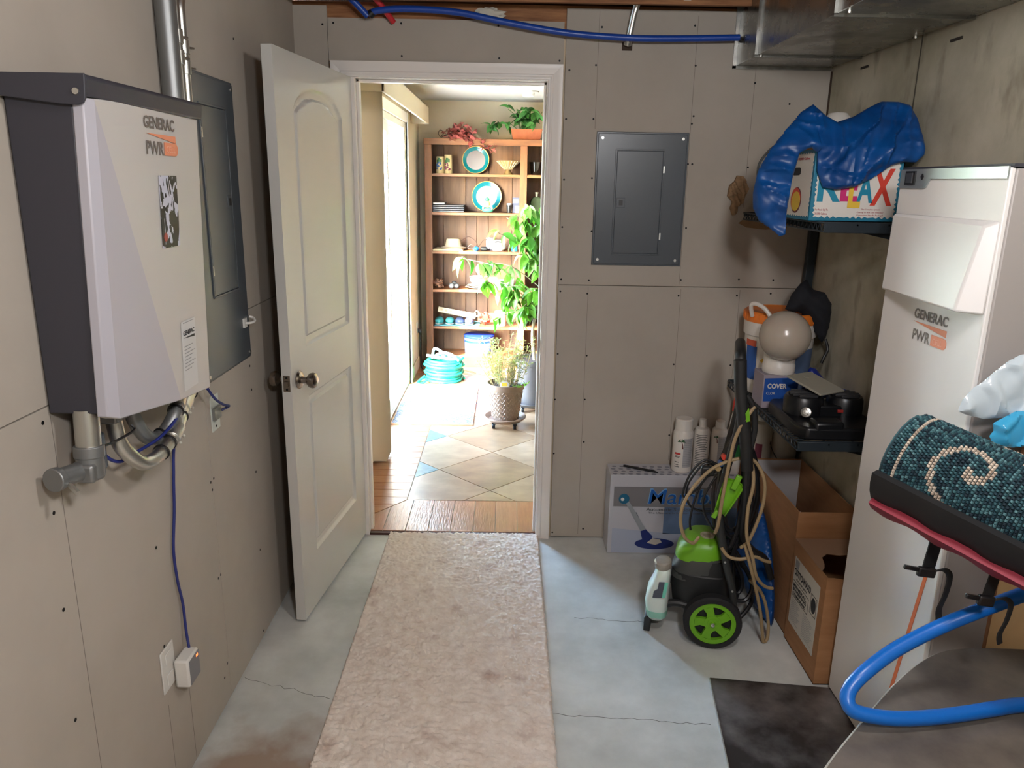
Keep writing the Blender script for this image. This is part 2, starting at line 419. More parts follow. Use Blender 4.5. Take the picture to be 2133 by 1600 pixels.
# --- door leaf, swung in against the left wall
DA = Vector((-0.655, 3.335, 0)); DB = Vector((-0.750, 2.565, 0))
dax = (DA-DB).normalized(); dn = Vector((dax.y, -dax.x, 0))       # dn points to the room's right
DW = (DA-DB).length; DZ0, DZ1 = 0.014, 2.046; DT = 0.036
def sd_panel(u, z, u0, u1, z0, z1, arch):
    top = z1
    if arch:
        c = (u0+u1)/2; h = (u1-u0)/2; k = (u-c)/h
        top = z1 + arch*(math.sqrt(max(0.0, 1-0.93*k*k))-math.sqrt(0.07))/(1-math.sqrt(0.07))
        dt = (top-z)*(0.80 if abs(k) > 0.5 else 0.95)
    else: dt = top-z
    return min(u-u0, u1-u, z-z0, dt)
def relief(d):
    if d <= 0: return 0.0
    if d < 0.012: return -0.010*math.sin(d/0.012*PI/2)
    if d < 0.030: return -0.010-0.003*(d-0.012)/0.018
    if d < 0.037: return -0.013+0.008*(d-0.030)/0.007
    return -0.005
def door_depth(u, z):
    return relief(max(sd_panel(u, z, 0.148, 0.635, 1.050, 1.868, 0.082), sd_panel(u, z, 0.148, 0.635, 0.235, 0.862, 0)))
def steps(a, b, marks, coarse, fine, band=0.05):
    out = []; x = a
    while x < b-1e-6:
        out.append(x)
        x += fine if any(abs(x-m) < band or (m-fine*0 > x and m-band < x+coarse and m > x) for m in marks) else coarse
    return out+[b]
us = steps(0, DW, (0.148, 0.635, 0.170, 0.61), 0.020, 0.004, 0.04)
zs = steps(DZ0, DZ1, (0.235, 0.862, 1.05, 1.868, 1.91), 0.03, 0.005, 0.05)
for side in (0, 1):
    pass
db = MB(); nu, nz = len(us), len(zs)
for side in (1, -1):
    vs = []
    for u in us:
        for z in zs:
            base = DB + dax*u + Z*z
            vs.append(base + dn*(door_depth(u, z)) if side == 1 else base - dn*(DT+door_depth(u, z)))
    o = len(db.v)
    db.add(vs, [(i*nz+j, (i+1)*nz+j, (i+1)*nz+j+1, i*nz+j+1) for i in range(nu-1) for j in range(nz-1)])
NV = nu*nz
def vid(i, j, s): return i*nz+j+(NV if s else 0)
for j in range(nz-1):
    for i in (0, nu-1): db.f.append((vid(i,j,0), vid(i,j+1,0), vid(i,j+1,1), vid(i,j,1))); db.mi.append(0)
for i in range(nu-1):
    for j in (0, nz-1): db.f.append((vid(i,j,0), vid(i+1,j,0), vid(i+1,j,1), vid(i,j,1))); db.mi.append(0)
door = struct('door_1', db, M_door, smooth=28)
M_knob = mat('satin_nickel', (150, 140, 130), 0.26, metal=1.0)
kc = DB + dax*0.062 + Z*0.945
def along(c, prof, ax, n=24):
    """lathe round the axis ax through c"""
    ax = Vector(ax).normalized(); q = ax.to_track_quat('Z', 'Y').to_matrix().to_4x4(); q.translation = Vector(c)
    return MB().lathe(prof, n=n, mtx=q)
kp = [(0.0, 0.0), (0.031, 0.0), (0.033, 0.004), (0.028, 0.010), (0.013, 0.013), (0.011, 0.030), (0.016, 0.034), (0.026, 0.042), (0.0285, 0.052), (0.026, 0.062), (0.016, 0.068), (0.0, 0.069)]
struct('knob', along(kc, kp, dn), M_knob, parent=door)
struct('knob', along(kc-dn*DT, kp, -dn), M_knob, parent=door)
lp = MB(); lo = DB + Z*0.945 - dn*(DT/2)
lp.prism([(-0.0125,-0.029),(0.0125,-0.029),(0.0125,0.029),(-0.0125,0.029)], lo, dn, Z, -dax*0.0012)
lpo = struct('latch_plate', lp, M_knob, parent=door)
struct('latch_bolt', MB().prism([(-0.007,-0.009),(0.007,-0.009),(0.007,0.009),(-0.007,0.009)], lo-dax*0.001, dn, Z, -dax*0.009), M_knob, parent=door)
for s in (-1, 1): struct('latch_screw', MB().cyl(lo+Z*0.021*s-dax*0.001, lo+Z*0.021*s-dax*0.0022, 0.004, n=10), M_screw, parent=door)
for z in (0.24, 1.03, 1.82):
    h0 = DA - dn*DT*0.0 + dn*0.004
    struct('hinge', MB().cyl(h0+Z*(z-0.045), h0+Z*(z+0.045), 0.006, n=10), M_knob, parent=door)

# ================================================================== the sunny room beyond
struct('wall_room_left', MB().box(NRX-0.15, NRX, 3.45, 4.47, 0, 2.34).box(NRX-0.15, NRX, 6.10, 7.15, 0, 2.34).box(NRX-0.15, NRX, 4.47, 6.10, 2.07, 2.34), M_cream)
struct('wall_room_back', MB().box(NRX-0.15, 2.45, 7.0, 7.15, 0, 2.34), M_cream)
struct('wall_room_right', MB().box(2.30, 2.45, 3.45, 7.0, 0, 2.34), M_cream)
struct('ceiling_room', MB().box(NRX-0.15, 2.45, 3.45, 7.15, 2.32, 2.38), M_ceil)
struct('baseboard_left', MB().box(NRX, NRX+0.013, 3.462, 4.47, ZF, ZF+0.10).box(NRX, NRX+0.013, 6.17, 6.70, ZF, ZF+0.10), M_cream2, bevel=0.003)
struct('ground_outside', MB().box(-14, NRX-0.15, -10, 16, -0.12, -0.06), mat('patio_concrete', (196, 190, 178), 0.85, col2=(176, 170, 158), scale=2))

# sliding glass door
sd = struct('window_1', MB().box(NRX-0.13, NRX-0.005, 4.47, 4.515, 0.0, 2.07).box(NRX-0.13, NRX-0.005, 6.055, 6.10, 0.0, 2.07)
            .box(NRX-0.13, NRX-0.005, 4.515, 6.055, 2.025, 2.07).box(NRX-0.13, NRX-0.005, 4.515, 6.055, 0.0, 0.035), M_vinyl, bevel=0.003)
def sash(x, y0, y1):
    w = 0.065
    return MB().box(x, x+0.038, y0, y0+w, 0.036, 2.024).box(x, x+0.038, y1-w, y1, 0.036, 2.024).box(x, x+0.038, y0+w, y1-w, 0.036, 0.036+0.10).box(x, x+0.038, y0+w, y1-w, 2.024-0.07, 2.024)
def glass_mat():
    m = bpy.data.materials.new('window_glass'); m.use_nodes = True; n = m.node_tree.nodes; l = m.node_tree.links; n.clear()
    o = n.new('ShaderNodeOutputMaterial'); t = n.new('ShaderNodeBsdfTransparent'); g = n.new('ShaderNodeBsdfGlossy'); g.inputs['Roughness'].default_value = 0.02
    t.inputs['Color'].default_value = (0.93, 0.96, 0.95, 1)
    fr = n.new('ShaderNodeFresnel'); fr.inputs['IOR'].default_value = 1.45; mx = n.new('ShaderNodeMixShader')
    ge = n.new('ShaderNodeNewGeometry'); inv = n.new('ShaderNodeMath'); inv.operation = 'SUBTRACT'; inv.inputs[0].default_value = 1.0
    l.new(ge.outputs['Backfacing'], inv.inputs[1]); ml_ = n.new('ShaderNodeMath'); ml_.operation = 'MULTIPLY'
    l.new(fr.outputs[0], ml_.inputs[0]); l.new(inv.outputs[0], ml_.inputs[1]); l.new(ml_.outputs[0], mx.inputs[0]); l.new(t.outputs[0], mx.inputs[1]); l.new(g.outputs[0], mx.inputs[2]); l.new(mx.outputs[0], o.inputs[0])
    return m
M_glass = glass_mat()
for x, y0, y1 in ((NRX-0.055, 4.52, 5.33), (NRX-0.105, 5.24, 6.05)):
    s = struct('sash', sash(x, y0, y1), M_vinyl, parent=sd, bevel=0.003)
    struct('pane', MB().box(x+0.015, x+0.021, y0+0.06, y1-0.06, 0.13, 1.96), M_glass, parent=s)
struct('pull_handle', MB().box(NRX-0.017, NRX+0.012, 5.275, 5.295, 0.92, 1.14), M_vinyl, parent=sd, bevel=0.004)
for i, bx in enumerate(((4.40, 4.47, 0.012, 2.14), (6.10, 6.17, 0.012, 2.14), (4.47, 6.10, 2.07, 2.14))):
    b = MB().box(NRX, NRX+0.014, bx[0], bx[1], bx[2], bx[3])
    if i < 2: b.box(NRX, NRX+0.020, bx[0]+(0.05 if i == 0 else 0), bx[1]-(0 if i == 0 else 0.05), bx[2], bx[3])
    struct('trim_%d' % (i+5), b, M_white_trim, bevel=0.002)

# tile floor
M_grout = mat('grout_beige', (160, 148, 130), 0.9)
fl2 = struct('floor_tiles', MB().box(NRX-0.02, 2.35, 3.344, 7.02, -0.10, 0.0085), M_grout)
M_tile = [mat('stone_tile_%s' % c, a, 0.32, col2=b2, scale=5, detail=8, mix=(0.3, 0.72), stretch=(1.0, 1.6, 1), spec=0.55) for c, a, b2 in
          (('sand', (150, 122, 92), (108, 84, 62)), ('tan', (142, 114, 84), (104, 80, 58)), ('cream', (156, 130, 102), (116, 92, 70)))]
M_slate = mat('slate_tile', (86, 116, 118), 0.4, col2=(58, 84, 90), scale=22, detail=6)
M_plank = [mat('wood_tile_%s' % c, a, 0.28, col2=b2, scale=2.2, detail=7, mix=(0.3, 0.7), stretch=st, bump=0.35, bscale=7, bdist=0.004, spec=0.6) for c, a, b2, st in
           (('warm', (158, 106, 72), (132, 84, 56), (26, 2.0, 1)), ('pale', (164, 116, 84), (140, 92, 64), (26, 2.0, 1)),
            ('warm_side', (158, 106, 72), (132, 84, 56), (2.0, 26, 1)), ('pale_side', (164, 116, 84), (140, 92, 64), (2.0, 26, 1)))]
def clip(poly, a, b, c):
    """keep the side a*x + b*y >= c"""
    out = []
    for i in range(len(poly)):
        p = poly[i]; q = poly[(i+1) % len(poly)]; dp = a*p[0]+b*p[1]-c; dq = a*q[0]+b*q[1]-c
        if dp >= 0: out.append(p)
        if (dp >= 0) != (dq >= 0):
            t = dp/(dp-dq); out.append((p[0]+(q[0]-p[0])*t, p[1]+(q[1]-p[1])*t))
    return out
def area(p): return 0.5*sum(p[i][0]*p[(i+1) % len(p)][1]-p[(i+1) % len(p)][0]*p[i][1] for i in range(len(p)))
def floor_piece(name, poly, m):
    if len(poly) < 3 or abs(area(poly)) < 0.0004: return
    if area(poly) < 0: poly = poly[::-1]
    struct(name, MB().prism(poly, (0,0,0.002), X, Y, Z*(ZF-0.002)), m, parent=fl2, smooth=0)
S = 0.43*0.7071; A0 = (-0.384, 4.157)
for i in range(-6, 9):
    for j in range(-8, 8):
        cx = A0[0]+S*(i+j+1); cy = A0[1]+S*(i-j)
        if not (-0.9 < cx < 1.4 and 3.4 < cy < 7.1): continue
        h = S-0.0035
        full = [(cx-h, cy), (cx, cy-h), (cx+h, cy), (cx, cy+h)]
        p = clip(clip(clip(full, 1, 0, -0.512), 0, 1, 3.716), 0, -1, -6.99)
        if len(p) < 3: continue
        small = cx < -0.512 and area(p) < 0.04
        floor_piece('slate_tile' if small else 'stone_tile', p, M_slate if small else random.choice(M_tile))
ml = (0.285, 0.355)    # mitre direction
mc = ml[1]*(-0.515)-ml[0]*3.713
x = -0.80
k = 0
while x < 1.25:
    p = [(x+0.002, 3.349), (x+0.106, 3.349), (x+0.106, 3.711), (x+0.002, 3.711)]
    p = clip(p, ml[1], -ml[0], mc+0.0015); floor_piece('wood_tile', p, M_plank[k % 2]); x += 0.108; k += 1
y = 3.35
while y < 6.95:
    p = [(-0.80, y+0.0018), (-0.517, y+0.0018), (-0.517, y+0.098), (-0.80, y+0.098)]
    p = clip(p, -ml[1], ml[0], -mc+0.0015); floor_piece('wood_tile', p, M_plank[2+k % 2]); y += 0.10; k += 1

M_tagp = mat('paper_tag', (196, 186, 170), 0.8)
for x in (0.212, 0.655):
    struct('paper_tag', MB().box(x, x+0.028, 3.1705, 3.172, 2.322, 2.342), M_tagp, parent=ceil)
# ================================================================== left wall: inverter, panel, conduits
M_steel = mat('galvanised_steel', (176, 176, 172), 0.30, metal=1.0, col2=(150, 150, 146), scale=30)
M_emt = mat('conduit_zinc', (206, 206, 200), 0.36, metal=1.0)
M_emt_dark = mat('conduit_grey', (138, 140, 140), 0.45, metal=0.75)
M_invdark = mat('inverter_charcoal', (54, 54, 62), 0.5, bump=0.05, bscale=400, bdist=0.0006)
M_invgrey = mat('inverter_light_grey', (190, 187, 183), 0.42, bump=0.03, bscale=400, bdist=0.0005)
M_invgrey2 = mat('inverter_shaded_grey', (176, 174, 182), 0.42, bump=0.03, bscale=400, bdist=0.0005)  # same cover grey, with the turned facet's shading painted in
M_logo = mat('logo_grey', (112, 104, 98), 0.5)
M_orange = mat('logo_orange', (226, 142, 106), 0.5)
M_black = mat('black_plastic', (20, 20, 22), 0.45)
M_bluecable = mat('blue_cable', (28, 40, 110), 0.45)
M_whitepl = mat('white_plastic', (214, 212, 206), 0.4)
M_panel = mat('panel_grey_paint', (74, 80, 86), 0.32, bump=0.03, bscale=300, bdist=0.0006, spec=0.5)

inv = thing('solar_inverter', 'charcoal and light grey wall inverter with faceted front cover and logo', 'inverter', (XL+0.003, 1.64, 1.195))
obj('housing', MB().prism([(XL+0.003, 1.195), (-0.780, 1.195), (-0.756, 1.770), (XL+0.003, 1.770)], (0, 1.3935, 0), X, Z, Y*0.4885), M_invdark, inv, bevel=0.004)
TL = Vector((-0.727, 1.396, 1.768)); TR = Vector((-0.737, 1.888, 1.792)); BR = Vector((-0.762, 1.888, 1.116)); BM = Vector((-0.756, 1.70, 1.136)); BL = Vector((-0.754, 1.392, 1.186))
TL2 = Vector((-0.728, 1.412, 1.768)); BL2 = Vector((-0.752, 1.416, 1.180))
cv = MB().use(0)
back = [Vector((-0.768, p.y, p.z)) for p in (TL, TR, BR, BM, BL)]
V_ = [Vector((-0.738, TL.y-0.004, TL.z)), TL2, TR, BR, BM, BL2, Vector((-0.762, BL.y-0.004, BL.z+0.006))] + [Vector((-0.757, TL.y-0.004, TL.z)), Vector((-0.760, TR.y, TR.z)), Vector((-0.784, BR.y, BR.z)), Vector((-0.783, BM.y, BM.z)), Vector((-0.782, BL2.y, BL2.z)), Vector((-0.782, BL.y-0.004, BL.z+0.006))]
o_ = len(cv.v); cv.add(V_, [(1, 4, 3, 2), (0, 7, 8, 2, 1), (2, 3, 9, 8), (3, 4, 10, 9), (4, 5, 11, 10), (5, 6, 12, 11), (7, 12, 11, 10, 9, 8)])
cv.use(1); cv.f += [(1, 4, 5), (0, 1, 5, 6), (0, 6, 12, 7)]; cv.mi += [1, 1, 1]
obj('front_cover', cv, [M_invgrey, M_invgrey2], inv, bevel=0.0025, smooth=20)
lid = MB()
lid.prism([(XL+0.003, 1.768), (-0.745, 1.768), (-0.745, 1.806), (XL+0.003, 1.806)], (0, 1.386, 0), X, Z, Y*0.508)
lid.prism([(XL+0.003, 1.768), (-0.728, 1.770), (-0.724, 1.800), (-0.728, 1.806), (XL+0.003, 1.806)], (0, 1.384, 0), X, Z, Y*0.508)
lido = obj('lid', lid, M_invdark, inv, bevel=0.003)
ep = MB().prism([(XL+0.003, 1.768), (-0.770, 1.756), (-0.742, 1.755), (-0.732, 1.758), (-0.727, 1.766), (-0.724, 1.806), (XL+0.003, 1.806)], (0, 1.380, 0), X, Z, Y*0.006)
obj('lid_end', ep, M_invdark, lido, bevel=0.0015)
obj('bolt', MB().cyl((-0.741, 1.381, 1.777), (-0.741, 1.3765, 1.777), 0.0055, n=12), M_emt, lido)
def finv(y, z, up=0.0012):
    n_ = (TR-TL).cross(BR-TL); d_ = n_.dot(TL)
    return Vector(((d_-n_.y*y-n_.z*z)/n_.x+up, y, z))
iax = (TR-TL).normalized(); iay = (TR-BR).normalized(); iax = (finv(1.8, 1.5)-finv(1.5, 1.5)).normalized()
text('logo_lettering', 'GENERAC', 0.03, finv(1.598, 1.7335), iax, iay, M_logo, inv, bold=0.02, fit=0.150, hgt=0.024)
def wedge(parent, o, ax, ay, poly, m, name='logo_stripe', t=0.0006):
    ax = Vector(ax).normalized(); ay = Vector(ay).normalized()
    return obj(name, MB().prism(poly, o, ax, ay, ax.cross(ay)*t), m, parent, smooth=0)
wedge(inv, finv(1.606, 1.722), iax, iay, [(0, 0.0015), (0.145, 0.0015), (0.145, -0.013), (0.12, -0.011)], M_orange)
text('logo_lettering', 'PWR', 0.03, finv(1.604, 1.682), iax, iay, M_logo, inv, bold=0.015, fit=0.083, hgt=0.027)
pill = [(0, 0), (0.058, 0)] + circ(0.0135, 7, 0.058, 0.0135, a0=-PI/2, a1=PI/2)[1:-1] + [(0.058, 0.027), (0, 0.027)]
wedge(inv, finv(1.690, 1.682), iax, iay, pill, M_orange, 'logo_badge')
text('logo_lettering', 'CELL', 0.02, finv(1.699, 1.688, 0.0022), iax, iay, mat('logo_orange_pale', (238, 176, 146), 0.5), inv, fit=0.046, hgt=0.014)
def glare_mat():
    m = mat('black_label_glare', (16, 16, 18), 0.45, spec=0.3)  # pale smears are the glossy label's reflection, painted into its colour
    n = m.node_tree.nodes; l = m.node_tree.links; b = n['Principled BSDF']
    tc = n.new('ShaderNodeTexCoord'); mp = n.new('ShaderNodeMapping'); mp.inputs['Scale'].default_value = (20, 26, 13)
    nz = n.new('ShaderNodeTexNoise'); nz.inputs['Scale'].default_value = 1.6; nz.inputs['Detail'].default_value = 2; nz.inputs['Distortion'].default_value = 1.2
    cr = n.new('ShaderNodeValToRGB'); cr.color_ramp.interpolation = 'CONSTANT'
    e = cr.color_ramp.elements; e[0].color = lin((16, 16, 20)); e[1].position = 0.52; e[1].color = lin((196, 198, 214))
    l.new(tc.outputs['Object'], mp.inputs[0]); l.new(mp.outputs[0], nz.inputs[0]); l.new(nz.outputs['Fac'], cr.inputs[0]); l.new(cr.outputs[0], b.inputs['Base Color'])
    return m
st = wedge(inv, finv(1.652, 1.489), iax, iay, [(0, 0), (0.092, 0), (0.092, 0.152), (0, 0.152)], glare_mat(), 'info_sticker')
st['label'] = 'black sticker with white glare painted in'
wedge(inv, finv(1.668, 1.512, 0.0022), iax, iay, circ(0.0095, 16), mat('sticker_red', (150, 40, 34), 0.4), 'sticker_dot')
rl = wedge(inv, finv(1.722, 1.150), iax, iay, [(0, 0), (0.083, 0), (0.083, 0.165), (0, 0.165)], mat('label_paper', (206, 206, 204), 0.6), 'rating_label')
M_ink = mat('ink_black', (50, 50, 52), 0.7); M_inkpale = mat('ink_pale', (150, 150, 150), 0.7)
text('label_lettering', 'GENERAC', 0.02, finv(1.731, 1.281, 0.002), iax, iay, M_ink, inv, bold=0.02, fit=0.066, hgt=0.011)
wedge(inv, finv(1.731, 1.276, 0.002), iax, iay, [(0, 0.0), (0.066, 0.0), (0.066, -0.006)], M_ink, 'label_stripe')
pr_ = MB()
for k in range(9):
    z = 1.296+0.014 if k == 0 else 1.262-k*0.008
    o = finv(1.733, z, 0.002); pr_.prism([(0, 0), (0.062-0.012*(k % 3), 0), (0.062-0.012*(k % 3), 0.0016), (0, 0.0016)], o, iax, iay, X*0.0004)
obj('label_print', pr_, M_inkpale, inv, smooth=0)
for y in (1.52, 1.77):
    obj('gasket', MB().box(-0.86, -0.79, y-0.05, y+0.05, 1.15, 1.196), M_emt_dark, inv, bevel=0.004)

# conduit runs below and beside the inverter
def ring(c, d, r, w=0.004, t=0.0025, n=18):
    d = Vector(d).normalized(); return MB().cyl(Vector(c)-d*w/2, Vector(c)+d*w/2, r+t, n=n)
def conduit_run(name, label, pts, r, m, marks, n=8):
    sp = spline(pts, n); t = thing(name, label, 'conduit', sp[0])
    obj('pipe', MB().tube(sp, r, 14), m, t)
    for (i, kind) in marks:
        c = sp[i]; d = (sp[i+1]-sp[i-1]).normalized()
        if kind == 'c':
            cp = obj('coupling', MB().cyl(c-d*0.024, c+d*0.024, r+0.0035, n=16), M_emt, t, bevel=0.001)
            s = d.cross(Vector((0.7, 0.1, 0.6))).normalized()
            for q in (-0.014, 0.014): obj('set_screw', MB().cyl(c+d*q+s*r, c+d*q+s*(r+0.010), 0.0035, n=8), M_emt, cp)
        else:
            obj('cable_tie', ring(c, d, r+0.0005, 0.005), M_black, t)
    return t
conduit_run('metal_conduit', 'zinc conduit swooping in the lowest loop under the inverter', [(-0.825, 1.520, 1.20), (-0.822, 1.522, 1.13), (-0.815, 1.528, 1.08), (-0.800, 1.570, 1.030), (-0.795, 1.625, 1.020), (-0.795, 1.69, 1.030), (-0.800, 1.765, 1.052), (-0.82, 1.85, 1.075), (-0.835, 1.95, 1.10), (-0.848, 2.03, 1.16), (-0.850, 2.055, 1.26), (-0.850, 2.06, 1.6), (-0.850, 2.06, 1.95), (-0.850, 2.06, 2.345)], 0.0165, M_emt,
            [(36, 't'), (41, 't'), (45, 'c'), (52, 't'), (57, 'c'), (62, 't')])
conduit_run('metal_conduit', 'zinc conduit curving in the upper loop under the inverter', [(-0.835, 1.612, 1.20), (-0.832, 1.616, 1.13), (-0.825, 1.645, 1.070), (-0.82, 1.69, 1.045), (-0.81, 1.725, 1.055), (-0.80, 1.755, 1.085), (-0.81, 1.80, 1.105), (-0.83, 1.88, 1.125), (-0.848, 1.96, 1.155), (-0.852, 1.99, 1.24), (-0.852, 2.0, 1.5), (-0.852, 2.0, 1.8)], 0.0165, M_emt_dark,
            [(28, 't'), (42, 't'), (48, 'c'), (54, 't')])
lb = thing('conduit_elbow', 'grey cast elbow fitting on the short conduit under the inverter', 'conduit', (-0.815, 1.405, 1.07))
obj('pipe', MB().cyl((-0.815, 1.412, 1.20), (-0.815, 1.405, 1.115), 0.023, n=18), M_emt, lb)
obj('collar', MB().cyl((-0.815, 1.406, 1.128), (-0.815, 1.404, 1.105), 0.028, n=18), M_emt_dark, lb, bevel=0.002)
obj('fitting_body', MB().cyl((-0.815, 1.404, 1.112), (-0.815, 1.400, 1.060), 0.025, n=16).box(-0.842, -0.795, 1.372, 1.425, 1.06, 1.098), M_emt_dark, lb, bevel=0.006)
obj('side_hub', MB().cyl((-0.825, 1.385, 1.082), (-0.84, 1.325, 1.088), 0.019, n=16).cyl((-0.838, 1.335, 1.087), (-0.841, 1.320, 1.088), 0.023, n=16), M_emt_dark, lb, bevel=0.002)
obj('set_screw', MB().cyl((-0.82, 1.335, 1.075), (-0.80, 1.325, 1.062), 0.005, n=8), M_emt, lb)
lb2 = thing('conduit_stub', 'grey conduit stub with closed end behind the elbow fitting', 'conduit', (-0.845, 1.47, 1.06))
obj('pipe', MB().cyl((-0.845, 1.47, 1.20), (-0.845, 1.468, 1.12), 0.02, n=16), M_emt_dark, lb2)
obj('end_body', MB().cyl((-0.845, 1.468, 1.13), (-0.845, 1.466, 1.055), 0.026, n=16), M_panel, lb2, bevel=0.004)
obj('cable_tie', MB().tube(spline([(-0.80, 1.43, 1.118), (-0.80, 1.48, 1.112), (-0.792, 1.54, 1.115), (-0.80, 1.545, 1.125)], 5), 0.0028, 8), M_black, lb)

# conduits rising to the ceiling
cd = thing('metal_conduit', 'thick grey conduit rising to the ceiling behind the inverter', 'conduit', (-0.850, 2.035, 1.7))
obj('pipe', MB().cyl((-0.852, 2.040, 1.70), (-0.852, 2.040, 2.345), 0.0255, n=20), M_emt_dark, cd)
for lab, y0, dz in (('thin zinc conduit with bend nearest the thick ceiling conduit', 2.095, 0.0), ('thin zinc conduit with bend beside the left panel top', 2.130, 0.02)):
    pts = [(-0.852, y0, 1.62), (-0.852, y0, 1.80), (-0.852, y0, 1.95), (-0.852, y0, 2.03), (-0.852, y0+0.006, 2.075), (-0.846, y0+0.05, 2.14), (-0.845, y0+0.11, 2.21), (-0.845, y0+0.15, 2.345)]
    sp = spline(pts, 8); t = thing('metal_conduit', lab, 'conduit', sp[0])
    obj('pipe', MB().tube(sp, 0.0125, 12), M_emt, t)
    for z in (1.935-dz, 1.985-dz):
        cp = obj('coupling', MB().cyl((-0.852, y0, z-0.017), (-0.852, y0, z+0.017), 0.0155, n=14), M_emt, t, bevel=0.001)
        obj('set_screw', MB().cyl((-0.842, y0+0.012, z), (-0.835, y0+0.026, z), 0.003, n=8), M_emt, cp)

# blue data cables
bc = obj('blue_cable', MB().tube(spline([(-0.845, 1.50, 1.19), (-0.845, 1.495, 1.12), (-0.84, 1.50, 1.075), (-0.828, 1.535, 1.045), (-0.818, 1.60, 1.046), (-0.80, 1.67, 1.055), (-0.79, 1.74, 1.078), (-0.81, 1.80, 1.085), (-0.82, 1.86, 1.04), (-0.862, 1.875, 0.97), (-0.868, 1.862, 0.88), (-0.868, 1.845, 0.79), (-0.868, 1.818, 0.69), (-0.868, 1.822, 0.60), (-0.868, 1.838, 0.52), (-0.862, 1.828, 0.44), (-0.850, 1.812, 0.385)], 6), 0.0038, 8), M_bluecable,
         label='thin blue cable looping from the inverter conduits down to the plug', cat='cable')
ol = thing('wall_outlet', 'white duplex outlet plate low on the left wall', 'outlet', (XL, 1.735, 0.36))
obj('plate', MB().box(XL, XL+0.005, 1.700, 1.772, 0.335, 0.455), M_whitepl, ol, bevel=0.002)
for z in (0.425, 0.365): obj('socket', MB().box(XL+0.005, XL+0.008, 1.719, 1.753, z-0.015, z+0.015), M_whitepl, ol, bevel=0.003)
pg = thing('power_adapter', 'small white plug-in adapter with grey face on the outlet', 'adapter', (XL+0.009, 1.78, 0.31))
obj('adapter_body', MB().box(XL+0.0085, XL+0.048, 1.752, 1.822, 0.318, 0.400), M_whitepl, pg, bevel=0.006)
obj('grey_face', MB().box(XL+0.048, XL+0.0495, 1.758, 1.818, 0.324, 0.394), mat('adapter_grey', (120, 120, 124), 0.45), pg)
obj('status_light', MB().box(XL+0.0485, XL+0.0502, 1.800, 1.810, 0.382, 0.388), mat('status_orange', (240, 120, 60), 0.4, emit=((255, 110, 50), 1.5)), pg)
br = thing('cable_bracket', 'narrow white low-voltage bracket below the left panel', 'bracket', (XL, 2.19, 0.9))
obj('plate', MB().box(XL, XL+0.003, 2.160, 2.222, 0.900, 1.008), mat('bracket_white', (196, 202, 194), 0.5), br, bevel=0.0008)
obj('opening_box', MB().box(XL+0.003, XL+0.012, 2.166, 2.216, 0.935, 0.972), M_emt_dark, br)
for z in (0.912, 0.996): obj('screw', MB().cyl((XL+0.003, 2.19, z), (XL+0.0045, 2.19, z), 0.0035, n=10), M_screw, br)
obj('blue_cable', MB().tube(spline([(-0.84, 2.06, 1.065), (-0.84, 2.11, 1.02), (-0.84, 2.17, 0.985), (-0.842, 2.215, 0.968), (-0.862, 2.205, 0.958)], 6), 0.004, 8), M_bluecable, label='short blue cable end poking into the white bracket', cat='cable')

# breaker panel on the left wall
def breaker_panel(lab, loc, ax, nrm, w, h, du0, du1, dv0, dv1, latch_u, hinge_u, screws):
    """flat flush cover: origin at lower left, ax along its width, nrm out of the wall"""
    o = Vector(loc); ax = Vector(ax); nrm = Vector(nrm); t = thing('breaker_panel', lab, 'breaker panel', loc)
    cover = MB()
    r = 0.007
    cover.prism([(0, 0), (w, 0), (w, h), (0, h)], o, ax, Z, nrm*0.006)
    cover.prism([(r, r), (w-r, r), (w-r, h-r), (r, h-r)], o+nrm*0.006, ax, Z, nrm*0.004)
    obj('cover', cover, M_panel, t, bevel=0.0035)
    o2 = o + nrm*0.010
    fr = MB(); e = 0.006
    for a, b, c, d in ((du0-e, du1+e, dv0-e, dv0), (du0-e, du1+e, dv1, dv1+e), (du0-e, du0, dv0, dv1), (du1, du1+e, dv0, dv1)):
        fr.prism([(a, c), (b, c), (b, d), (a, d)], o2, ax, Z, nrm*0.004)
    obj('door_rim', fr, M_panel, t, bevel=0.0007)
    dr = obj('panel_door', MB().prism([(du0+0.0015, dv0+0.0015), (du1-0.0015, dv0+0.0015), (du1-0.0015, dv1-0.0015), (du0+0.0015, dv1-0.0015)], o2, ax, Z, nrm*0.0035), M_panel, t, bevel=0.0018)
    vm = (dv0+dv1)/2
    lt = obj('latch', MB().prism([(latch_u-0.018, vm-0.020), (latch_u+0.018, vm-0.020), (latch_u+0.018, vm+0.020), (latch_u-0.018, vm+0.020)], o2, ax, Z, nrm*0.0050), M_panel, dr, bevel=0.001)
    obj('latch_slider', MB().prism([(latch_u-0.008, vm-0.011), (latch_u+0.008, vm-0.011), (latch_u+0.008, vm+0.011), (latch_u-0.008, vm+0.011)], o2+nrm*0.005, ax, Z, nrm*0.002), M_black, dr)
    for v in (dv0+0.075, dv1-0.075):
        obj('hinge', MB().prism([(hinge_u-0.003, v-0.014), (hinge_u+0.003, v-0.014), (hinge_u+0.003, v+0.014), (hinge_u-0.003, v+0.014)], o2, ax, Z, nrm*0.0045), M_emt, t)
    for (u, v) in screws:
        obj('screw', MB().cyl(o2+ax*u+Z*v, o2+ax*u+Z*v+nrm*0.003, 0.0058, n=12), M_emt, t)
    return t
breaker_panel('flush grey breaker panel on the bare wall right of the doorway', (0.361, D, 1.299), (1, 0, 0), (0, -1, 0), 0.386, 0.552, 0.088, 0.283, 0.052, 0.478, 0.113, 0.288, [(0.025, 0.527), (0.361, 0.527), (0.025, 0.025), (0.361, 0.025)])
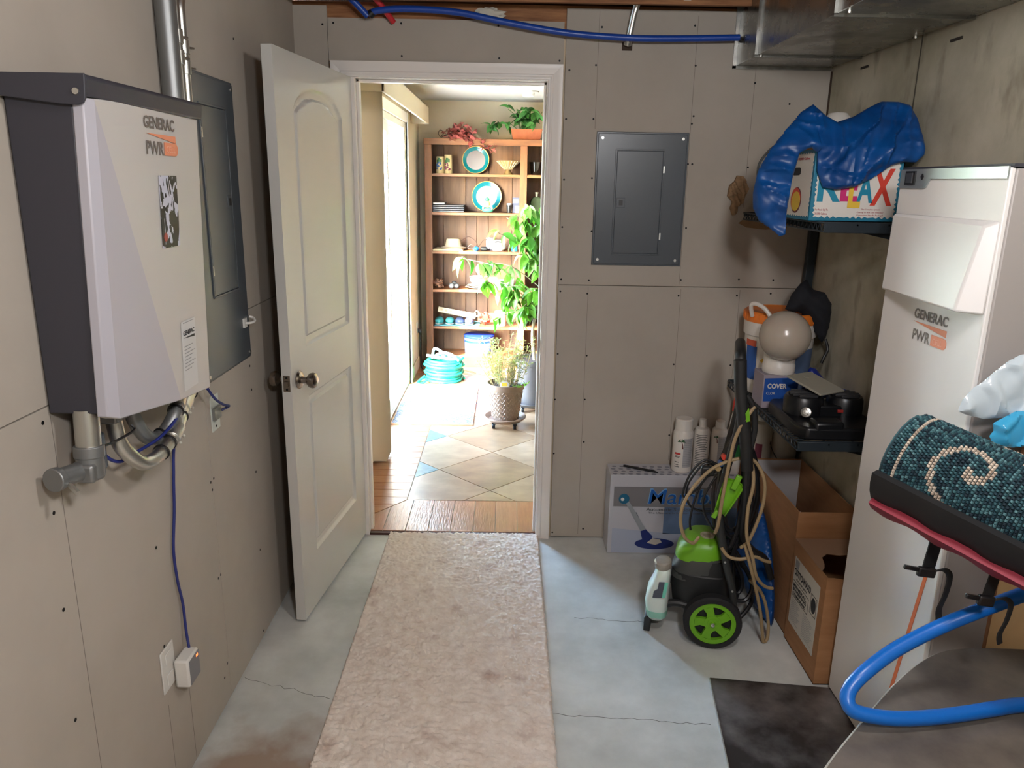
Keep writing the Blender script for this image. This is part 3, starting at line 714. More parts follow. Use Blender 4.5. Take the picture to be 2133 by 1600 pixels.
lp_ = breaker_panel('tall dark grey breaker panel on the left wall behind the inverter', (XL, 2.135, 1.052), (0, 1, 0), (1, 0, 0), 0.395, 0.872, 0.105, 0.305, 0.245, 0.785, 0.282, 0.108, [(0.02, 0.85), (0.375, 0.85), (0.02, 0.02), (0.375, 0.02)])
obj('cable_clip', MB().tube(spline([(XL+0.013, 2.475, 1.175), (XL+0.03, 2.49, 1.175), (XL+0.034, 2.51, 1.178), (XL+0.025, 2.525, 1.185), (XL+0.012, 2.522, 1.19)], 5), 0.004, 8).box(XL+0.010, XL+0.016, 2.462, 2.487, 1.162, 1.192), M_whitepl, lp_)

# ================================================================== ceiling: duct, pipes
M_duct = mat('duct_sheet_steel', (168, 168, 164), 0.22, metal=1.0, col2=(138, 138, 134), scale=7, detail=6, rough2=0.36)
dt = thing('air_duct', 'galvanised sheet metal duct running along the ceiling corner', 'duct', (1.1, 0.4, 2.114))
obj('duct_body', MB().box(0.916, 1.308, YB+0.01, D-0.003, 2.114, 2.545), M_duct, dt, bevel=0.002)
for y in (3.045, 2.33, 1.6, 0.9):
    obj('standing_seam', MB().box(0.906, 0.916, y-0.004, y+0.004, 2.112, 2.54).box(0.906, 1.308, y-0.004, y+0.004, 2.106, 2.114), M_duct, dt)
obj('end_flange', MB().box(0.902, 0.916, D-0.008, D-0.0025, 2.104, 2.50).box(0.902, 1.308, D-0.008, D-0.0025, 2.102, 2.114), M_steel, dt)
for x, y in ((0.93, 2.28), (1.29, 2.62), (1.29, 2.0), (0.93, 3.04)): obj('screw', MB().cyl((x, y, 2.114), (x, y, 2.106), 0.006, n=8), M_emt, dt)
M_pexb = mat('blue_pex', (24, 68, 158), 0.35); M_pexr = mat('red_pex', (190, 44, 52), 0.35)
pb = thing('blue_water_pipe', 'long blue plastic water pipe sagging across above the doorway', 'pipe', (-0.56, 3.26, 2.27))
obj('pipe', MB().tube(spline([(-0.565, 3.262, 2.271), (-0.52, 3.26, 2.285), (-0.408, 3.26, 2.292), (-0.22, 3.262, 2.284), (-0.031, 3.262, 2.252), (0.213, 3.262, 2.217), (0.447, 3.262, 2.203), (0.637, 3.262, 2.203), (0.905, 3.262, 2.211)], 8), 0.0125, 12), M_pexb, pb)
obj('crimp_ring', MB().cyl((-0.562, 3.262, 2.266), (-0.548, 3.261, 2.278), 0.0155, n=14), M_black, pb)
obj('blue_water_pipe', MB().tube(spline([(-0.70, 3.21, 2.40), (-0.655, 3.215, 2.345), (-0.610, 3.24, 2.305), (-0.566, 3.258, 2.262)], 8), 0.0125, 12), M_pexb, label='short blue pipe dropping from the joists left of the red one', cat='pipe')
obj('red_water_pipe', MB().tube(spline([(-0.585, 3.225, 2.42), (-0.548, 3.235, 2.345), (-0.515, 3.262, 2.305), (-0.474, 3.31, 2.252)], 8), 0.0115, 12), M_pexr, label='red plastic water pipe dropping into the wall over the door', cat='pipe')
em = thing('metal_conduit', 'short zinc conduit from the joists into the wall above the breaker panel', 'conduit', (0.468, 3.30, 2.18))
obj('pipe', MB().tube(spline([(0.515, 3.10, 2.48), (0.50, 3.255, 2.36), (0.485, 3.285, 2.29), (0.472, 3.30, 2.21), (0.468, 3.312, 2.183)], 8), 0.0125, 12), M_emt, em)
obj('coupling', MB().cyl((0.4715, 3.300, 2.208), (0.468, 3.312, 2.184), 0.016, n=14), M_emt, em, bevel=0.001)
obj('wall_hole', MB().box(0.448, 0.49, D-0.0012, D-0.0002, 2.165, 2.195), M_seam, em)
obj('insulation_tuft', MB().ball((-0.09, 3.30, 2.288), 0.062, 0.018, 0.022, jit=0.25, seed=3), mat('insulation_white', (206, 200, 186), 0.95, bump=0.4, bscale=60), label='white insulation tuft poking out above the door header', cat='insulation')
# ================================================================== soft shapes
def pillow(poly, o, ax, ay, res, front, back):
    """closed soft shape: outline poly (u,v) on the plane o,ax,ay; front/back(u,v,d) give the offset along the normal"""
    o = Vector(o); ax = Vector(ax).normalized(); ay = Vector(ay).normalized(); nz_ = ax.cross(ay)
    P = [(a, b) for a, b in poly]; n = len(P)
    def inside(x, y):
        c = False
        for i in range(n):
            x1, y1 = P[i]; x2, y2 = P[(i+1) % n]
            if (y1 > y) != (y2 > y) and x < (x2-x1)*(y-y1)/(y2-y1)+x1: c = not c
        return c
    def near(x, y):
        best = (1e9, x, y)
        for i in range(n):
            x1, y1 = P[i]; x2, y2 = P[(i+1) % n]; dx, dy = x2-x1, y2-y1
            t = max(0, min(1, ((x-x1)*dx+(y-y1)*dy)/(dx*dx+dy*dy+1e-12))); qx, qy = x1+t*dx, y1+t*dy
            d = math.hypot(x-qx, y-qy)
            if d < best[0]: best = (d, qx, qy)
        return best
    x0 = min(p[0] for p in P); x1 = max(p[0] for p in P); y0 = min(p[1] for p in P); y1 = max(p[1] for p in P)
    nx = int((x1-x0)/res)+3; ny = int((y1-y0)/res)+3
    ins = [[inside(x0+(i-1)*res, y0+(j-1)*res) for j in range(ny)] for i in range(nx)]
    ids = {}; vs = []; fs = []
    def vert(i, j):
        if (i, j) in ids: return ids[(i, j)]
        x = x0+(i-1)*res; y = y0+(j-1)*res; d, qx, qy = near(x, y)
        if not ins[i][j]: x, y, d = qx, qy, 0.0
        ids[(i, j)] = len(vs)
        vs.append((x, y, d)); return ids[(i, j)]
    cells = []
    for i in range(nx-1):
        for j in range(ny-1):
            c = [ins[i][j], ins[i+1][j], ins[i+1][j+1], ins[i][j+1]]
            if sum(c) >= 2: cells.append([vert(i, j), vert(i+1, j), vert(i+1, j+1), vert(i, j+1)])
    b = MB(); N = len(vs)
    F = [o+ax*x+ay*y+nz_*front(x, y, d) for x, y, d in vs]; B = [o+ax*x+ay*y+nz_*back(x, y, d) for x, y, d in vs]
    edges = {}
    for c in cells:
        for k in range(4):
            e = (c[k], c[(k+1) % 4]); edges[tuple(sorted(e))] = edges.get(tuple(sorted(e)), 0)+1
    fl = [tuple(c) for c in cells]+[tuple(N+q for q in c[::-1]) for c in cells]
    fl += [(a, c, N+c, N+a) for (a, c), k in edges.items() if k == 1]
    b.add(F+B, fl)
    return b
def fold(x, y, ang, freq, seed, amp, sharp=1.0, stretch=0.18):
    u = x*math.cos(ang)+y*math.sin(ang); v = -x*math.sin(ang)+y*math.cos(ang)
    q = mnoise.noise(Vector((u*freq, v*freq*stretch, seed*3.7)))
    r = mnoise.noise(Vector((u*freq*2.3+5, v*freq*0.5, seed*1.9+8)))
    return amp*(1-abs(q)*2*sharp)+amp*0.4*r

# ================================================================== shelf in the corner
M_shelf = mat('shelf_slate_metal', (46, 54, 60), 0.42, metal=0.4, bump=0.1, bscale=150)
SX0, SX1, SY0, SY1 = 0.995, 1.306, 2.435, 3.285
su = thing('wall_shelving', 'two dark wire shelves on posts against the concrete wall', 'shelf', (1.29, 2.86, 0.0))
for y in (3.262, 2.47):
    obj('post', MB().box(1.272, 1.306, y-0.014, y+0.018, 0.0, 1.60), M_shelf, su, bevel=0.002)
def wire_shelf(z):
    rails = MB().box(SX0, SX1, SY0, SY0+0.006, z-0.030, z+0.004)
    sh = obj('shelf_front_rail', rails, M_shelf, su, bevel=0.0015)
    obj('shelf_back_rail', MB().box(SX0, SX1, SY1-0.006, SY1, z-0.012, z+0.004), M_shelf, su)
    side = MB()
    for dz in (0.0, -0.026): side.cyl((SX0, SY0, z+dz), (SX0, SY1, z+dz), 0.0032, n=8)
    sd_ = obj('side_truss', side, M_shelf, su); sd_['kind'] = 'stuff'
    zz = MB(); k = 0; y = SY0
    while y < SY1-0.02:
        zz.cyl((SX0, y, z-(0.026 if k % 2 else 0)), (SX0, y+0.018, z-(0 if k % 2 else 0.026)), 0.0018, n=6); y += 0.018; k += 1
    o = obj('truss_wire', zz, M_shelf, su); o['kind'] = 'stuff'
    w = MB(); y = SY0+0.02
    while y < SY1-0.01: w.cyl((SX0, y, z), (SX1-0.004, y, z), 0.0019, n=6); y += 0.0205
    o = obj('wire_grid', w, M_shelf, su); o['kind'] = 'stuff'
    for x in (1.10, 1.20, 1.29): obj('cross_wire', MB().cyl((x, SY0, z-0.005), (x, SY1, z-0.005), 0.003, n=8), M_shelf, su)
    for y in (3.262, 2.47): obj('bracket', MB().prism([(1.02, z-0.008), (1.272, z-0.06), (1.272, z-0.008)], (0, y-0.004, 0), X, Z, Y*0.008), M_shelf, su)
wire_shelf(0.800); wire_shelf(1.532)

# --- RELAX carton on the upper shelf
M_cardw = mat('carton_white', (214, 208, 200), 0.6)
M_teal = mat('carton_teal', (28, 112, 140), 0.5)
bx = thing('pool_filter_carton', 'white carton with wavy teal border and big colourful letters on the top shelf', 'box', (1.11, 2.65, 1.536))
BX0, BX1, BY0, BY1, BZ0, BZ1 = 0.968, 1.252, 2.500, 2.790, 1.5365, 1.758
obj('carton', MB().box(BX0, BX1, BY0, BY1, BZ0, BZ1), M_teal, bx, bevel=0.002)
def wavy(w, h, m=0.012, a=0.0035, n=14):
    pts = []
    for k in range(n*2): pts.append((m+(w-2*m)*k/(n*2), m+a*math.sin(k*PI*0.9)))
    for k in range(n*2): pts.append((w-m+a*math.sin(k*PI*0.9), m+(h-2*m)*k/(n*2)))
    for k in range(n*2): pts.append((w-m-(w-2*m)*k/(n*2), h-m+a*math.sin(k*PI*0.9)))
    for k in range(n*2): pts.append((m+a*math.sin(k*PI*0.9), h-m-(h-2*m)*k/(n*2)))
    return pts
fo = Vector((BX0, BY0-0.0005, BZ0)); so = Vector((BX0-0.0005, BY1, BZ0))
wedge(bx, fo, X, Z, wavy(BX1-BX0, BZ1-BZ0), M_cardw, 'printed_front')
wedge(bx, so, -Y, Z, wavy(BY1-BY0, BZ1-BZ0), M_cardw, 'printed_side')
def ft(body, u, v, fit, hgt, m, **k): return text('print_lettering', body, 0.02, fo+X*u+Z*v-Y*0.0008, X, Z, m, bx, fit=fit, hgt=hgt, **k)
P_teal = mat('print_teal', (24, 128, 158), 0.5); P_pink = mat('print_magenta', (196, 40, 110), 0.5); P_yel = mat('print_yellow', (222, 184, 62), 0.5); P_red = mat('print_red', (204, 62, 46), 0.5)
P_ink = mat('print_dark_red', (160, 50, 60), 0.6)
ft('R', 0.018, 0.060, 0.075, 0.095, P_teal, bold=0.03); ft('E', 0.092, 0.062, 0.055, 0.085, P_pink, bold=0.03)
text('print_lettering', 'L', 0.02, fo+X*0.118+Z*0.042-Y*0.0022, X, Z, P_yel, bx, fit=0.040, hgt=0.090, bold=0.04); ft('A', 0.145, 0.058, 0.052, 0.090, P_teal, bold=0.03); ft('X', 0.190, 0.050, 0.070, 0.115, P_red, bold=0.03)
ft('For Pools Up To', 0.016, 0.030, 0.042, 0.008, P_ink); ft('20,000 Gallons', 0.016, 0.018, 0.040, 0.008, P_ink)
ft('The Complete System!', 0.165, 0.034, 0.06, 0.006, P_ink); ft('Cuts up to 80% Less Chlorine!', 0.152, 0.025, 0.085, 0.006, P_ink); ft('Convenient Handle Package!', 0.152, 0.016, 0.085, 0.006, P_ink)
def st_(body, u, v, fit, hgt, m): return text('print_lettering', body, 0.02, so-Y*u+Z*v-X*0.0008, -Y, Z, m, bx, fit=fit, hgt=hgt)
st_('For Pools Up To 20,000 Gallons', 0.03, 0.188, 0.22, 0.010, P_ink)
wedge(bx, so-Y*0.165+Z*0.062-X*0.0008, -Y, Z, circ(0.045, 24, 0, 0, 0.042), mat('print_plum', (110, 48, 60), 0.5), 'printed_disc')
wedge(bx, so-Y*0.160+Z*0.064-X*0.0014, -Y, Z, circ(0.042, 24, 0, 0, 0.038), P_red, 'printed_disc')
wedge(bx, so-Y*0.165+Z*0.058-X*0.0020, -Y, Z, circ(0.038, 24, 0, 0, 0.032), P_yel, 'printed_disc')
wedge(bx, so-Y*0.110+Z*0.142-X*0.0008, -Y, Z, [(0, 0.005), (0.012, 0), (0.06, 0), (0.07, 0.005), (0.07, 0.02), (0.06, 0.025), (0.012, 0.025), (0, 0.02)], M_black, 'hand_hole')
# --- blue tarp heaped over the carton
M_tarp = mat('blue_tarp', (4, 74, 140), 0.42, spec=0.45, col2=(4, 60, 120), scale=10)
tp = [(.974,1.899),(1.005,1.865),(1.040,1.842),(1.10,1.862),(1.150,1.890),(1.197,1.912),(1.25,1.912),(1.285,1.902),(1.30,1.86),(1.304,1.80),(1.302,1.745),(1.28,1.722),(1.24,1.722),(1.205,1.712),(1.15,1.672),(1.094,1.643),(1.04,1.634),(.995,1.641),(.972,1.69),(.966,1.745),(.945,1.762),(.915,1.745),(.902,1.66),(.897,1.56),(.900,1.49),(.884,1.484),(.852,1.51),(.822,1.530),(.800,1.57),(.795,1.62),(.804,1.69),(.835,1.76),(.885,1.82),(.935,1.875)]
def crease(x, z, ang, freq, seed, amp):
    u = x*math.cos(ang)+z*math.sin(ang); v = -x*math.sin(ang)+z*math.cos(ang)
    q = mnoise.noise(Vector((u*freq+0.35*mnoise.noise(Vector((x*14, z*14, seed))), v*freq*0.22, seed*3.7)))
    return amp*(1-min(1.0, abs(q)*3.2))
def tf(x, z, d):
    e = 1-math.exp(-d/0.008); q = crease(x, z, 0.75 if x < 0.97 else -0.55, 13, 2.2, 0.022)+crease(x, z, 1.4, 19, 5.5, 0.012)+crease(x, z, -0.2, 24, 7.5, 0.007)+0.010*mnoise.noise(Vector((x*9, z*9, 2)))
    yfront = 0.082 if x > 0.955 else 0.02+0.062*max(0, (x-0.80)/0.155)
    if z > 1.765: yfront -= (z-1.765)*0.75
    return e*(0.003+q)+yfront
def tb(x, z, d):
    if z > 1.768 and x > 0.95: return -0.08*(1-math.exp(-d/0.03))+tf(x, z, 0)*0.9-0.01
    return tf(x, z, 0)-0.004
obj('blue_tarp', pillow(tp, (0, 2.565, 0), X, Z, 0.005, tf, tb), M_tarp, smooth=32, label='crumpled bright blue tarp heaped over the carton on the top shelf', cat='tarp')
obj('rope', MB().tube(spline([(0.81, 2.56, 1.66), (0.822, 2.60, 1.71), (0.86, 2.63, 1.755), (0.90, 2.64, 1.785)], 6), 0.004, 8), mat('grey_rope', (70, 72, 70), 0.8, bump=0.5, bscale=300), label='grey braided rope edge sticking out of the blue tarp', cat='rope')
obj('white_bowl', MB().lathe([(0.0, 0.0), (0.075, 0.0), (0.078, 0.02), (0.070, 0.06), (0.05, 0.10), (0.03, 0.12), (0.0, 0.124)], (1.175, 2.872, 1.779), n=20), M_cardw, label='white upturned bowl sticking up behind the blue tarp', cat='bowl')
obj('small_carton', MB().box(1.10, 1.27, 2.80, 2.95, 1.5365, 1.778), mat('cardboard_plain', (150, 112, 76), 0.8), bevel=0.002, label='plain brown carton behind the tarp on the top shelf', cat='box')

# --- brown paper scraps on the drywall behind the shelf
M_kraft = mat('kraft_paper', (150, 120, 88), 0.85, col2=(128, 100, 72), scale=12)
pap = pillow([(.925,1.60),(.930,1.645),(.950,1.662),(.958,1.685),(.985,1.680),(1.0,1.655),(1.012,1.63),(1.0,1.60),(.992,1.57),(.972,1.555),(.968,1.525),(.952,1.52),(.94,1.55),(.948,1.575)], (0, D-0.008, 0), X, Z, 0.004, lambda x, z, d: 0.003+crease(x, z, 0.4, 40, 3, 0.014)+crease(x, z, 1.7, 34, 6, 0.010), lambda x, z, d: -0.001)
obj('crumpled_paper', pap, M_kraft, label='crumpled brown paper scrap stuck to the wall left of the blue tarp', cat='paper')
obj('cardboard_scrap', MB().prism([(.985,1.487),(1.02,1.47),(1.10,1.462),(1.19,1.468),(1.20,1.495),(1.0,1.50)], (0, D-0.012, 0), X, Z, Y*0.006), M_kraft, label='torn cardboard scrap on the wall just under the top shelf', cat='cardboard')

# ================================================================== lower shelf
def wrap(c, r, a0, a1, z0, z1, t=0.0006, n=14, k=0.0):
    """curved label on a round body (k = radius growth per metre of height)"""
    b = MB(); vs = []
    for i in range(n+1):
        a = a0+(a1-a0)*i/n
        for z in (z0, z1):
            for rr in (r+k*(z-z0)+t, r+k*(z-z0)-0.001): vs.append((c[0]+rr*math.cos(a), c[1]+rr*math.sin(a), c[2]+z))
    fs = []
    for i in range(n):
        p = i*4; q = p+4; fs += [(p, q, q+2, p+2), (p+1, p+3, q+3, q+1), (p, p+1, q+1, q), (p+2, q+2, q+3, p+3)]
    fs += [(0, 2, 3, 1), (n*4, n*4+1, n*4+3, n*4+2)]
    return b.add(vs, fs)
def dg(a): return math.radians(a)
M_white = mat('white_hdpe', (216, 210, 202), 0.4); M_orangepl = mat('orange_plastic', (222, 120, 40), 0.45)
bk = thing('chlorine_bucket', 'white bucket with an orange lid on the lower shelf', 'bucket', (1.142, 3.112, 0.802)); BC = (1.142, 3.125, 0.802)
obj('bucket_body', MB().lathe([(0, 0), (0.126, 0), (0.130, 0.006), (0.138, 0.24), (0.145, 0.245), (0.147, 0.305), (0.141, 0.305), (0.0, 0.304)], BC, 36), M_white, bk)
lidb = obj('lid', MB().lathe([(0, 0.300), (0.148, 0.300), (0.150, 0.306), (0.149, 0.338), (0.142, 0.344), (0.130, 0.338), (0.0, 0.336)], BC, 40), M_orangepl, bk)
for k in range(40):
    a = 2*PI*k/40
    if 150 < math.degrees(a) < 330: inst('lid_rib', bpy.data.meshes.get('lid_rib_mesh') or mesh_of('lid_rib_mesh', MB().box(-0.0012, 0.0012, -0.002, 0.002, -0.014, 0.014), M_orangepl, smooth=0), lidb, Vector(BC)+Vector((0.1505*math.cos(a), 0.1505*math.sin(a), 0.322)), (0, 0, a))
obj('blue_label', wrap(BC, 0.1335, dg(188), dg(214), 0.06, 0.20, k=0.03), mat('label_blue', (30, 84, 160), 0.5), bk)
obj('red_label_band', wrap(BC, 0.1385, dg(186), dg(212), 0.2, 0.225), mat('label_red', (204, 84, 52), 0.5), bk)
obj('grey_label', wrap(BC, 0.131, dg(262), dg(330), 0.03, 0.20, k=0.035), mat('label_greyblue', (84, 104, 136), 0.5), bk)
obj('warning_diamond', MB().prism([(0, -0.036), (0.036, 0), (0, 0.036), (-0.036, 0)], (BC[0]+0.1372*math.cos(dg(238)), BC[1]+0.1372*math.sin(dg(238)), 0.95), (math.cos(dg(328)), math.sin(dg(328)), 0), Z, (math.cos(dg(238))*0.0015, math.sin(dg(238))*0.0015, 0)), mat('warning_yellow', (224, 180, 50), 0.5), bk)
obj('bail_handle', MB().tube(spline([(1.00, 3.06, 1.13), (0.985, 3.04, 1.175), (1.00, 3.02, 1.185), (1.03, 2.99, 1.165), (1.065, 2.972, 1.11), (1.08, 2.962, 1.075)], 6), 0.0085, 10), M_white, bk)
cb = thing('cover_carton', 'blue carton under the globe jar on the lower shelf', 'box', (1.06, 2.88, 0.802))
obj('carton', MB().box(0.998, 1.135, 2.842, 2.962, 0.8025, 0.935), mat('carton_dull', (150, 140, 150), 0.6), cb, bevel=0.002)
wedge(cb, (1.002, 2.8415, 0.83), X, Z, [(0, 0), (0.13, 0), (0.13, 0.098), (0.0, 0.092)], mat('carton_blue', (24, 76, 156), 0.5), 'printed_panel')
text('print_lettering', 'COVER', 0.03, (1.014, 2.8405, 0.882), X, Z, M_cardw, cb, bold=0.03, fit=0.075, hgt=0.020)
text('print_lettering', 'CLOR', 0.02, (1.012, 2.8405, 0.858), X, Z, M_cardw, cb, fit=0.034, hgt=0.010)
gj = thing('globe_jar', 'frosted globe on a white ribbed base in front of the bucket', 'jar', (1.070, 2.885, 0.9355)); GC = (1.072, 2.898, 0.9355)
obj('globe', MB().ball((1.066, 2.855, 1.088), 0.096, nu=32, nv=20), mat('frosted_plastic', (176, 164, 150), 0.22, spec=0.6, sss=0.2), gj)
obj('base', MB().lathe([(0, 0.0), (0.060, 0.0), (0.062, 0.006), (0.062, 0.032), (0.0600, 0.035), (0.0600, 0.078), (0.0665, 0.080), (0.0665, 0.10), (0.055, 0.106), (0.0, 0.106)], (1.072, 2.904, 0.9355), 36), M_white, gj)
bb = [(1.115,1.165),(1.135,1.225),(1.165,1.27),(1.19,1.288),(1.205,1.262),(1.225,1.245),(1.268,1.235),(1.30,1.19),(1.304,1.12),(1.295,1.06),(1.28,1.03),(1.262,1.05),(1.235,1.09),(1.205,1.125),(1.175,1.155),(1.145,1.152)]
def bf_(x, z, d): return 0.035*(1-math.exp(-d/0.02))+fold(x, z, 0.9, 18, 9, 0.008)*(d > 0)
blk = thing('black_bag', 'black cloth bag slumped on the orange lid by the concrete wall', 'bag', (1.22, 3.02, 1.15))
obj('bag_body', pillow(bb, (0, 3.02, 0), X, Z, 0.008, bf_, lambda x, z, d: -0.05*(1-math.exp(-d/0.03))), mat('black_cloth', (16, 17, 24), 0.85), blk, smooth=60)
obj('strap', MB().tube(spline([(1.285, 3.0, 1.05), (1.295, 2.99, 1.01), (1.28, 2.98, 0.98), (1.272, 2.98, 0.955)], 5), 0.006, 8), M_black, blk)
# black twin-burner gadget with vents
gd = thing('camp_stove', 'black plastic appliance with vented ends and chrome knob on the lower shelf', 'appliance', (1.15, 2.6, 0.802))
M_blk2 = mat('black_glossy_plastic', (16, 17, 20), 0.35)
obj('tray', MB().prism([(1.005,2.50),(1.03,2.455),(1.10,2.45),(1.285,2.45),(1.30,2.48),(1.30,2.80),(1.27,2.828),(1.03,2.828),(1.005,2.78)], (0, 0, 0.8025), X, Y, Z*0.045), M_blk2, gd, bevel=0.008)
for i, (cx, cy, r) in enumerate(((1.085, 2.655, 0.070), (1.235, 2.655, 0.064))):
    pod = obj('vent_pod', MB().lathe([(0, 0.04), (r, 0.04), (r, 0.095), (r*0.9, 0.108), (0, 0.110)], (cx, cy, 0.8025), 22), M_blk2, gd)
    for k in range(5):
        w = r*0.75*math.sqrt(max(0.1, 1-((k-2)/2.6)**2)); y = cy+(k-2)*r*0.30
        obj('vent_slat', MB().box(cx-w, cx+w, y-0.005, y+0.005, 0.911, 0.920), mat('vent_grey', (46, 46, 48), 0.5), pod, bevel=0.0015)
obj('crossbar', MB().box(1.08, 1.24, 2.60, 2.68, 0.84, 0.885), M_blk2, gd, bevel=0.006)
obj('front_grip', MB().box(1.055, 1.155, 2.452, 2.52, 0.83, 0.868), M_blk2, gd, bevel=0.01)
obj('knob', along((1.062, 2.56, 0.872), [(0, 0), (0.016, 0), (0.019, 0.006), (0.017, 0.014), (0.010, 0.016), (0.009, 0.021), (0, 0.022)], (-0.5, -0.8, 0.25)), M_emt, gd)
obj('red_switch', MB().box(1.188, 1.208, 2.594, 2.602, 0.862, 0.872), mat('switch_red', (150, 44, 40), 0.4), gd, bevel=0.001)
wp = thing('grey_panel', 'pale grey flat panel lying across the black appliance', 'panel', (1.13, 2.65, 0.925))
qm = Matrix.Translation((1.135, 2.70, 0.944)) @ Matrix.Rotation(dg(30), 4, 'Z') @ Matrix.Rotation(dg(13), 4, 'X')
obj('sheet', MB().box(-0.066, 0.066, -0.085, 0.075, -0.004, 0.004, qm), mat('pale_grey_plastic', (150, 146, 132), 0.55), wp, bevel=0.002)
obj('moulded_notch', MB().box(-0.008, 0.008, 0.03, 0.045, 0.004, 0.007, qm), mat('pale_grey_plastic', (150, 146, 132), 0.55), wp, bevel=0.001)
# blue pouch and small blue box
pq = Matrix.Translation((1.235, 2.86, 0.86)) @ Matrix.Rotation(dg(-30), 4, 'Z')
pm = [(0.0, 0.02), (0.012, 0.10), (0.025, 0.125), (0.05, 0.118), (0.10, 0.062), (0.125, 0.018), (0.10, 0.0), (0.02, 0.0)]
pc = thing('blue_pouch', 'torn blue and white pouch leaning behind the black appliance', 'pouch', (1.22, 2.87, 0.80))
obj('pouch_body', pillow(pm, (1.165, 2.885, 0.835), X, Z, 0.006, lambda u, v, d: 0.02*(1-math.exp(-d/0.012))+fold(u, v, 0.6, 25, 4, 0.004)*(d > 0), lambda u, v, d: -0.012*(1-math.exp(-d/0.01))), mat('pouch_blue', (20, 40, 120), 0.3, spec=0.6), pc, smooth=60)
wedge(pc, (1.169, 2.8635, 0.86), X, Z, [(0, 0), (0.018, -0.02), (0.03, 0.02), (0.022, 0.07), (0.012, 0.075)], mat('pouch_silver', (170, 172, 178), 0.4), 'silver_corner')
text('print_lettering', 'CLO', 0.03, (1.212, 2.860, 0.886), (0.75, 0, -0.66), (0.66, 0, 0.75), M_cardw, pc, bold=0.03, fit=0.04, hgt=0.02)
sb_ = thing('small_blue_box', 'small blue box tipped on its edge by the concrete wall', 'box', (1.285, 2.84, 0.86))
qb = Matrix.Translation((1.278, 2.80, 0.876)) @ Matrix.Rotation(dg(25), 4, 'Z') @ Matrix.Rotation(dg(20), 4, 'Y')
obj('carton', MB().box(-0.024, 0.024, -0.045, 0.045, -0.022, 0.022, qb), mat('box_blue', (30, 62, 150), 0.5), sb_, bevel=0.001)
obj('white_end', MB().box(-0.0245, -0.005, -0.0456, -0.0450, -0.021, 0.021, qb), M_cardw, sb_)

# ================================================================== on the floor in the corner
M_card = mat('cardboard', (166, 120, 80), 0.82, col2=(150, 106, 68), scale=4, stretch=(1, 1, 6))
M_card_in = mat('cardboard_inner', (122, 84, 56), 0.85)
ob_ = thing('open_carton', 'tall open cardboard carton with a white lined back under the shelf', 'box', (1.18, 2.81, 0.0))
obj('side_panel', MB().box(1.068, 1.072, 2.535, 3.085, 0.0, 0.502), M_card, ob_)
obj('side_panel', MB().box(1.281, 1.285, 2.535, 3.085, 0.0, 0.502), M_card, ob_)
obj('front_panel', MB().box(1.072, 1.281, 2.535, 2.539, 0.0, 0.500), M_card, ob_)
obj('back_panel', MB().box(1.072, 1.281, 3.081, 3.085, 0.0, 0.504), M_card, ob_)
obj('white_liner', MB().box(1.073, 1.280, 3.077, 3.081, 0.03, 0.500), mat('liner_white', (196, 194, 196), 0.4), ob_)
obj('bottom', MB().box(1.068, 1.285, 2.535, 3.085, 0.0, 0.004), M_card_in, ob_)
obj('foam_corner', MB().box(1.0725, 1.080, 2.5395, 2.549, 0.004, 0.497), mat('foam_white', (206, 202, 198), 0.7), ob_)
wx = thing('wax_carton', 'brown cardboard carton with a white printed label and torn open top', 'box', (1.17, 2.38, 0.0))
WX0, WX1, WY0, WY1, WZ = 1.062, 1.292, 2.235, 2.520, 0.402
obj('side_panel', MB().box(WX0, WX0+0.004, WY0, WY1, 0, WZ), M_card, wx)
obj('side_panel', MB().box(WX1-0.004, WX1, WY0, WY1, 0, WZ), M_card, wx)
obj('front_panel', MB().prism([(WX0+0.004, 0.0), (WX1-0.004, 0.0), (WX1-0.004, 0.345), (1.262, 0.338), (1.235, 0.346), (1.222, 0.362), (1.21, 0.392), (1.16, 0.400), (1.12, 0.396), (1.085, 0.402), (WX0+0.004, 0.402)], (0, WY0, 0), X, Z, Y*0.004), M_card, wx)
obj('back_panel', MB().box(WX0+0.004, WX1-0.004, WY1-0.004, WY1, 0, WZ), M_card, wx)
obj('bottom', MB().box(WX0, WX1, WY0, WY1, 0, 0.004), M_card_in, wx)
obj('torn_flap', MB().prism([(WX0, WY1), (WX1, WY1), (WX1, 2.425), (1.26, 2.418), (1.22, 2.405), (1.17, 2.395), (1.13, 2.405), (1.10, 2.375), (1.09, 2.33), (1.078, 2.30), (WX0, 2.28)], (0, 0, WZ), X, Y, Z*0.003), mat('cardboard_dusty', (150, 118, 92), 0.85), wx)
obj('white_tear', MB().prism([(1.19, 0.355), (1.215, 0.352), (1.218, 0.362), (1.206, 0.366)], (0, WY0-0.0008, 0), X, Z, Y*0.0008), M_cardw, wx)
wo_ = Vector((WX0-0.0004, 2.498, 0.085)); M_lab = mat('carton_label', (204, 198, 186), 0.65)
wedge(wx, wo_, -Y, Z, [(0, 0), (0.225, 0), (0.225, 0.262), (0, 0.262)], M_lab, 'printed_label')
def wt(body, u, v, fit, hgt, m=M_ink, **k): return text('label_lettering', body, 0.02, wo_-Y*u+Z*v-X*0.0008, -Y, Z, m, wx, fit=fit, hgt=hgt, **k)
wt('COTTO-WAXO', 0.008, 0.196, 0.150, 0.026, bold=0.03); wt('COMPANY', 0.03, 0.180, 0.10, 0.008)
wedge(wx, wo_-Y*0.008+Z*0.225-X*0.0006, -Y, Z, [(0, 0), (0.034, 0), (0.034, 0.030), (0, 0.030)], M_inkpale, 'label_block')
fr_ = MB()
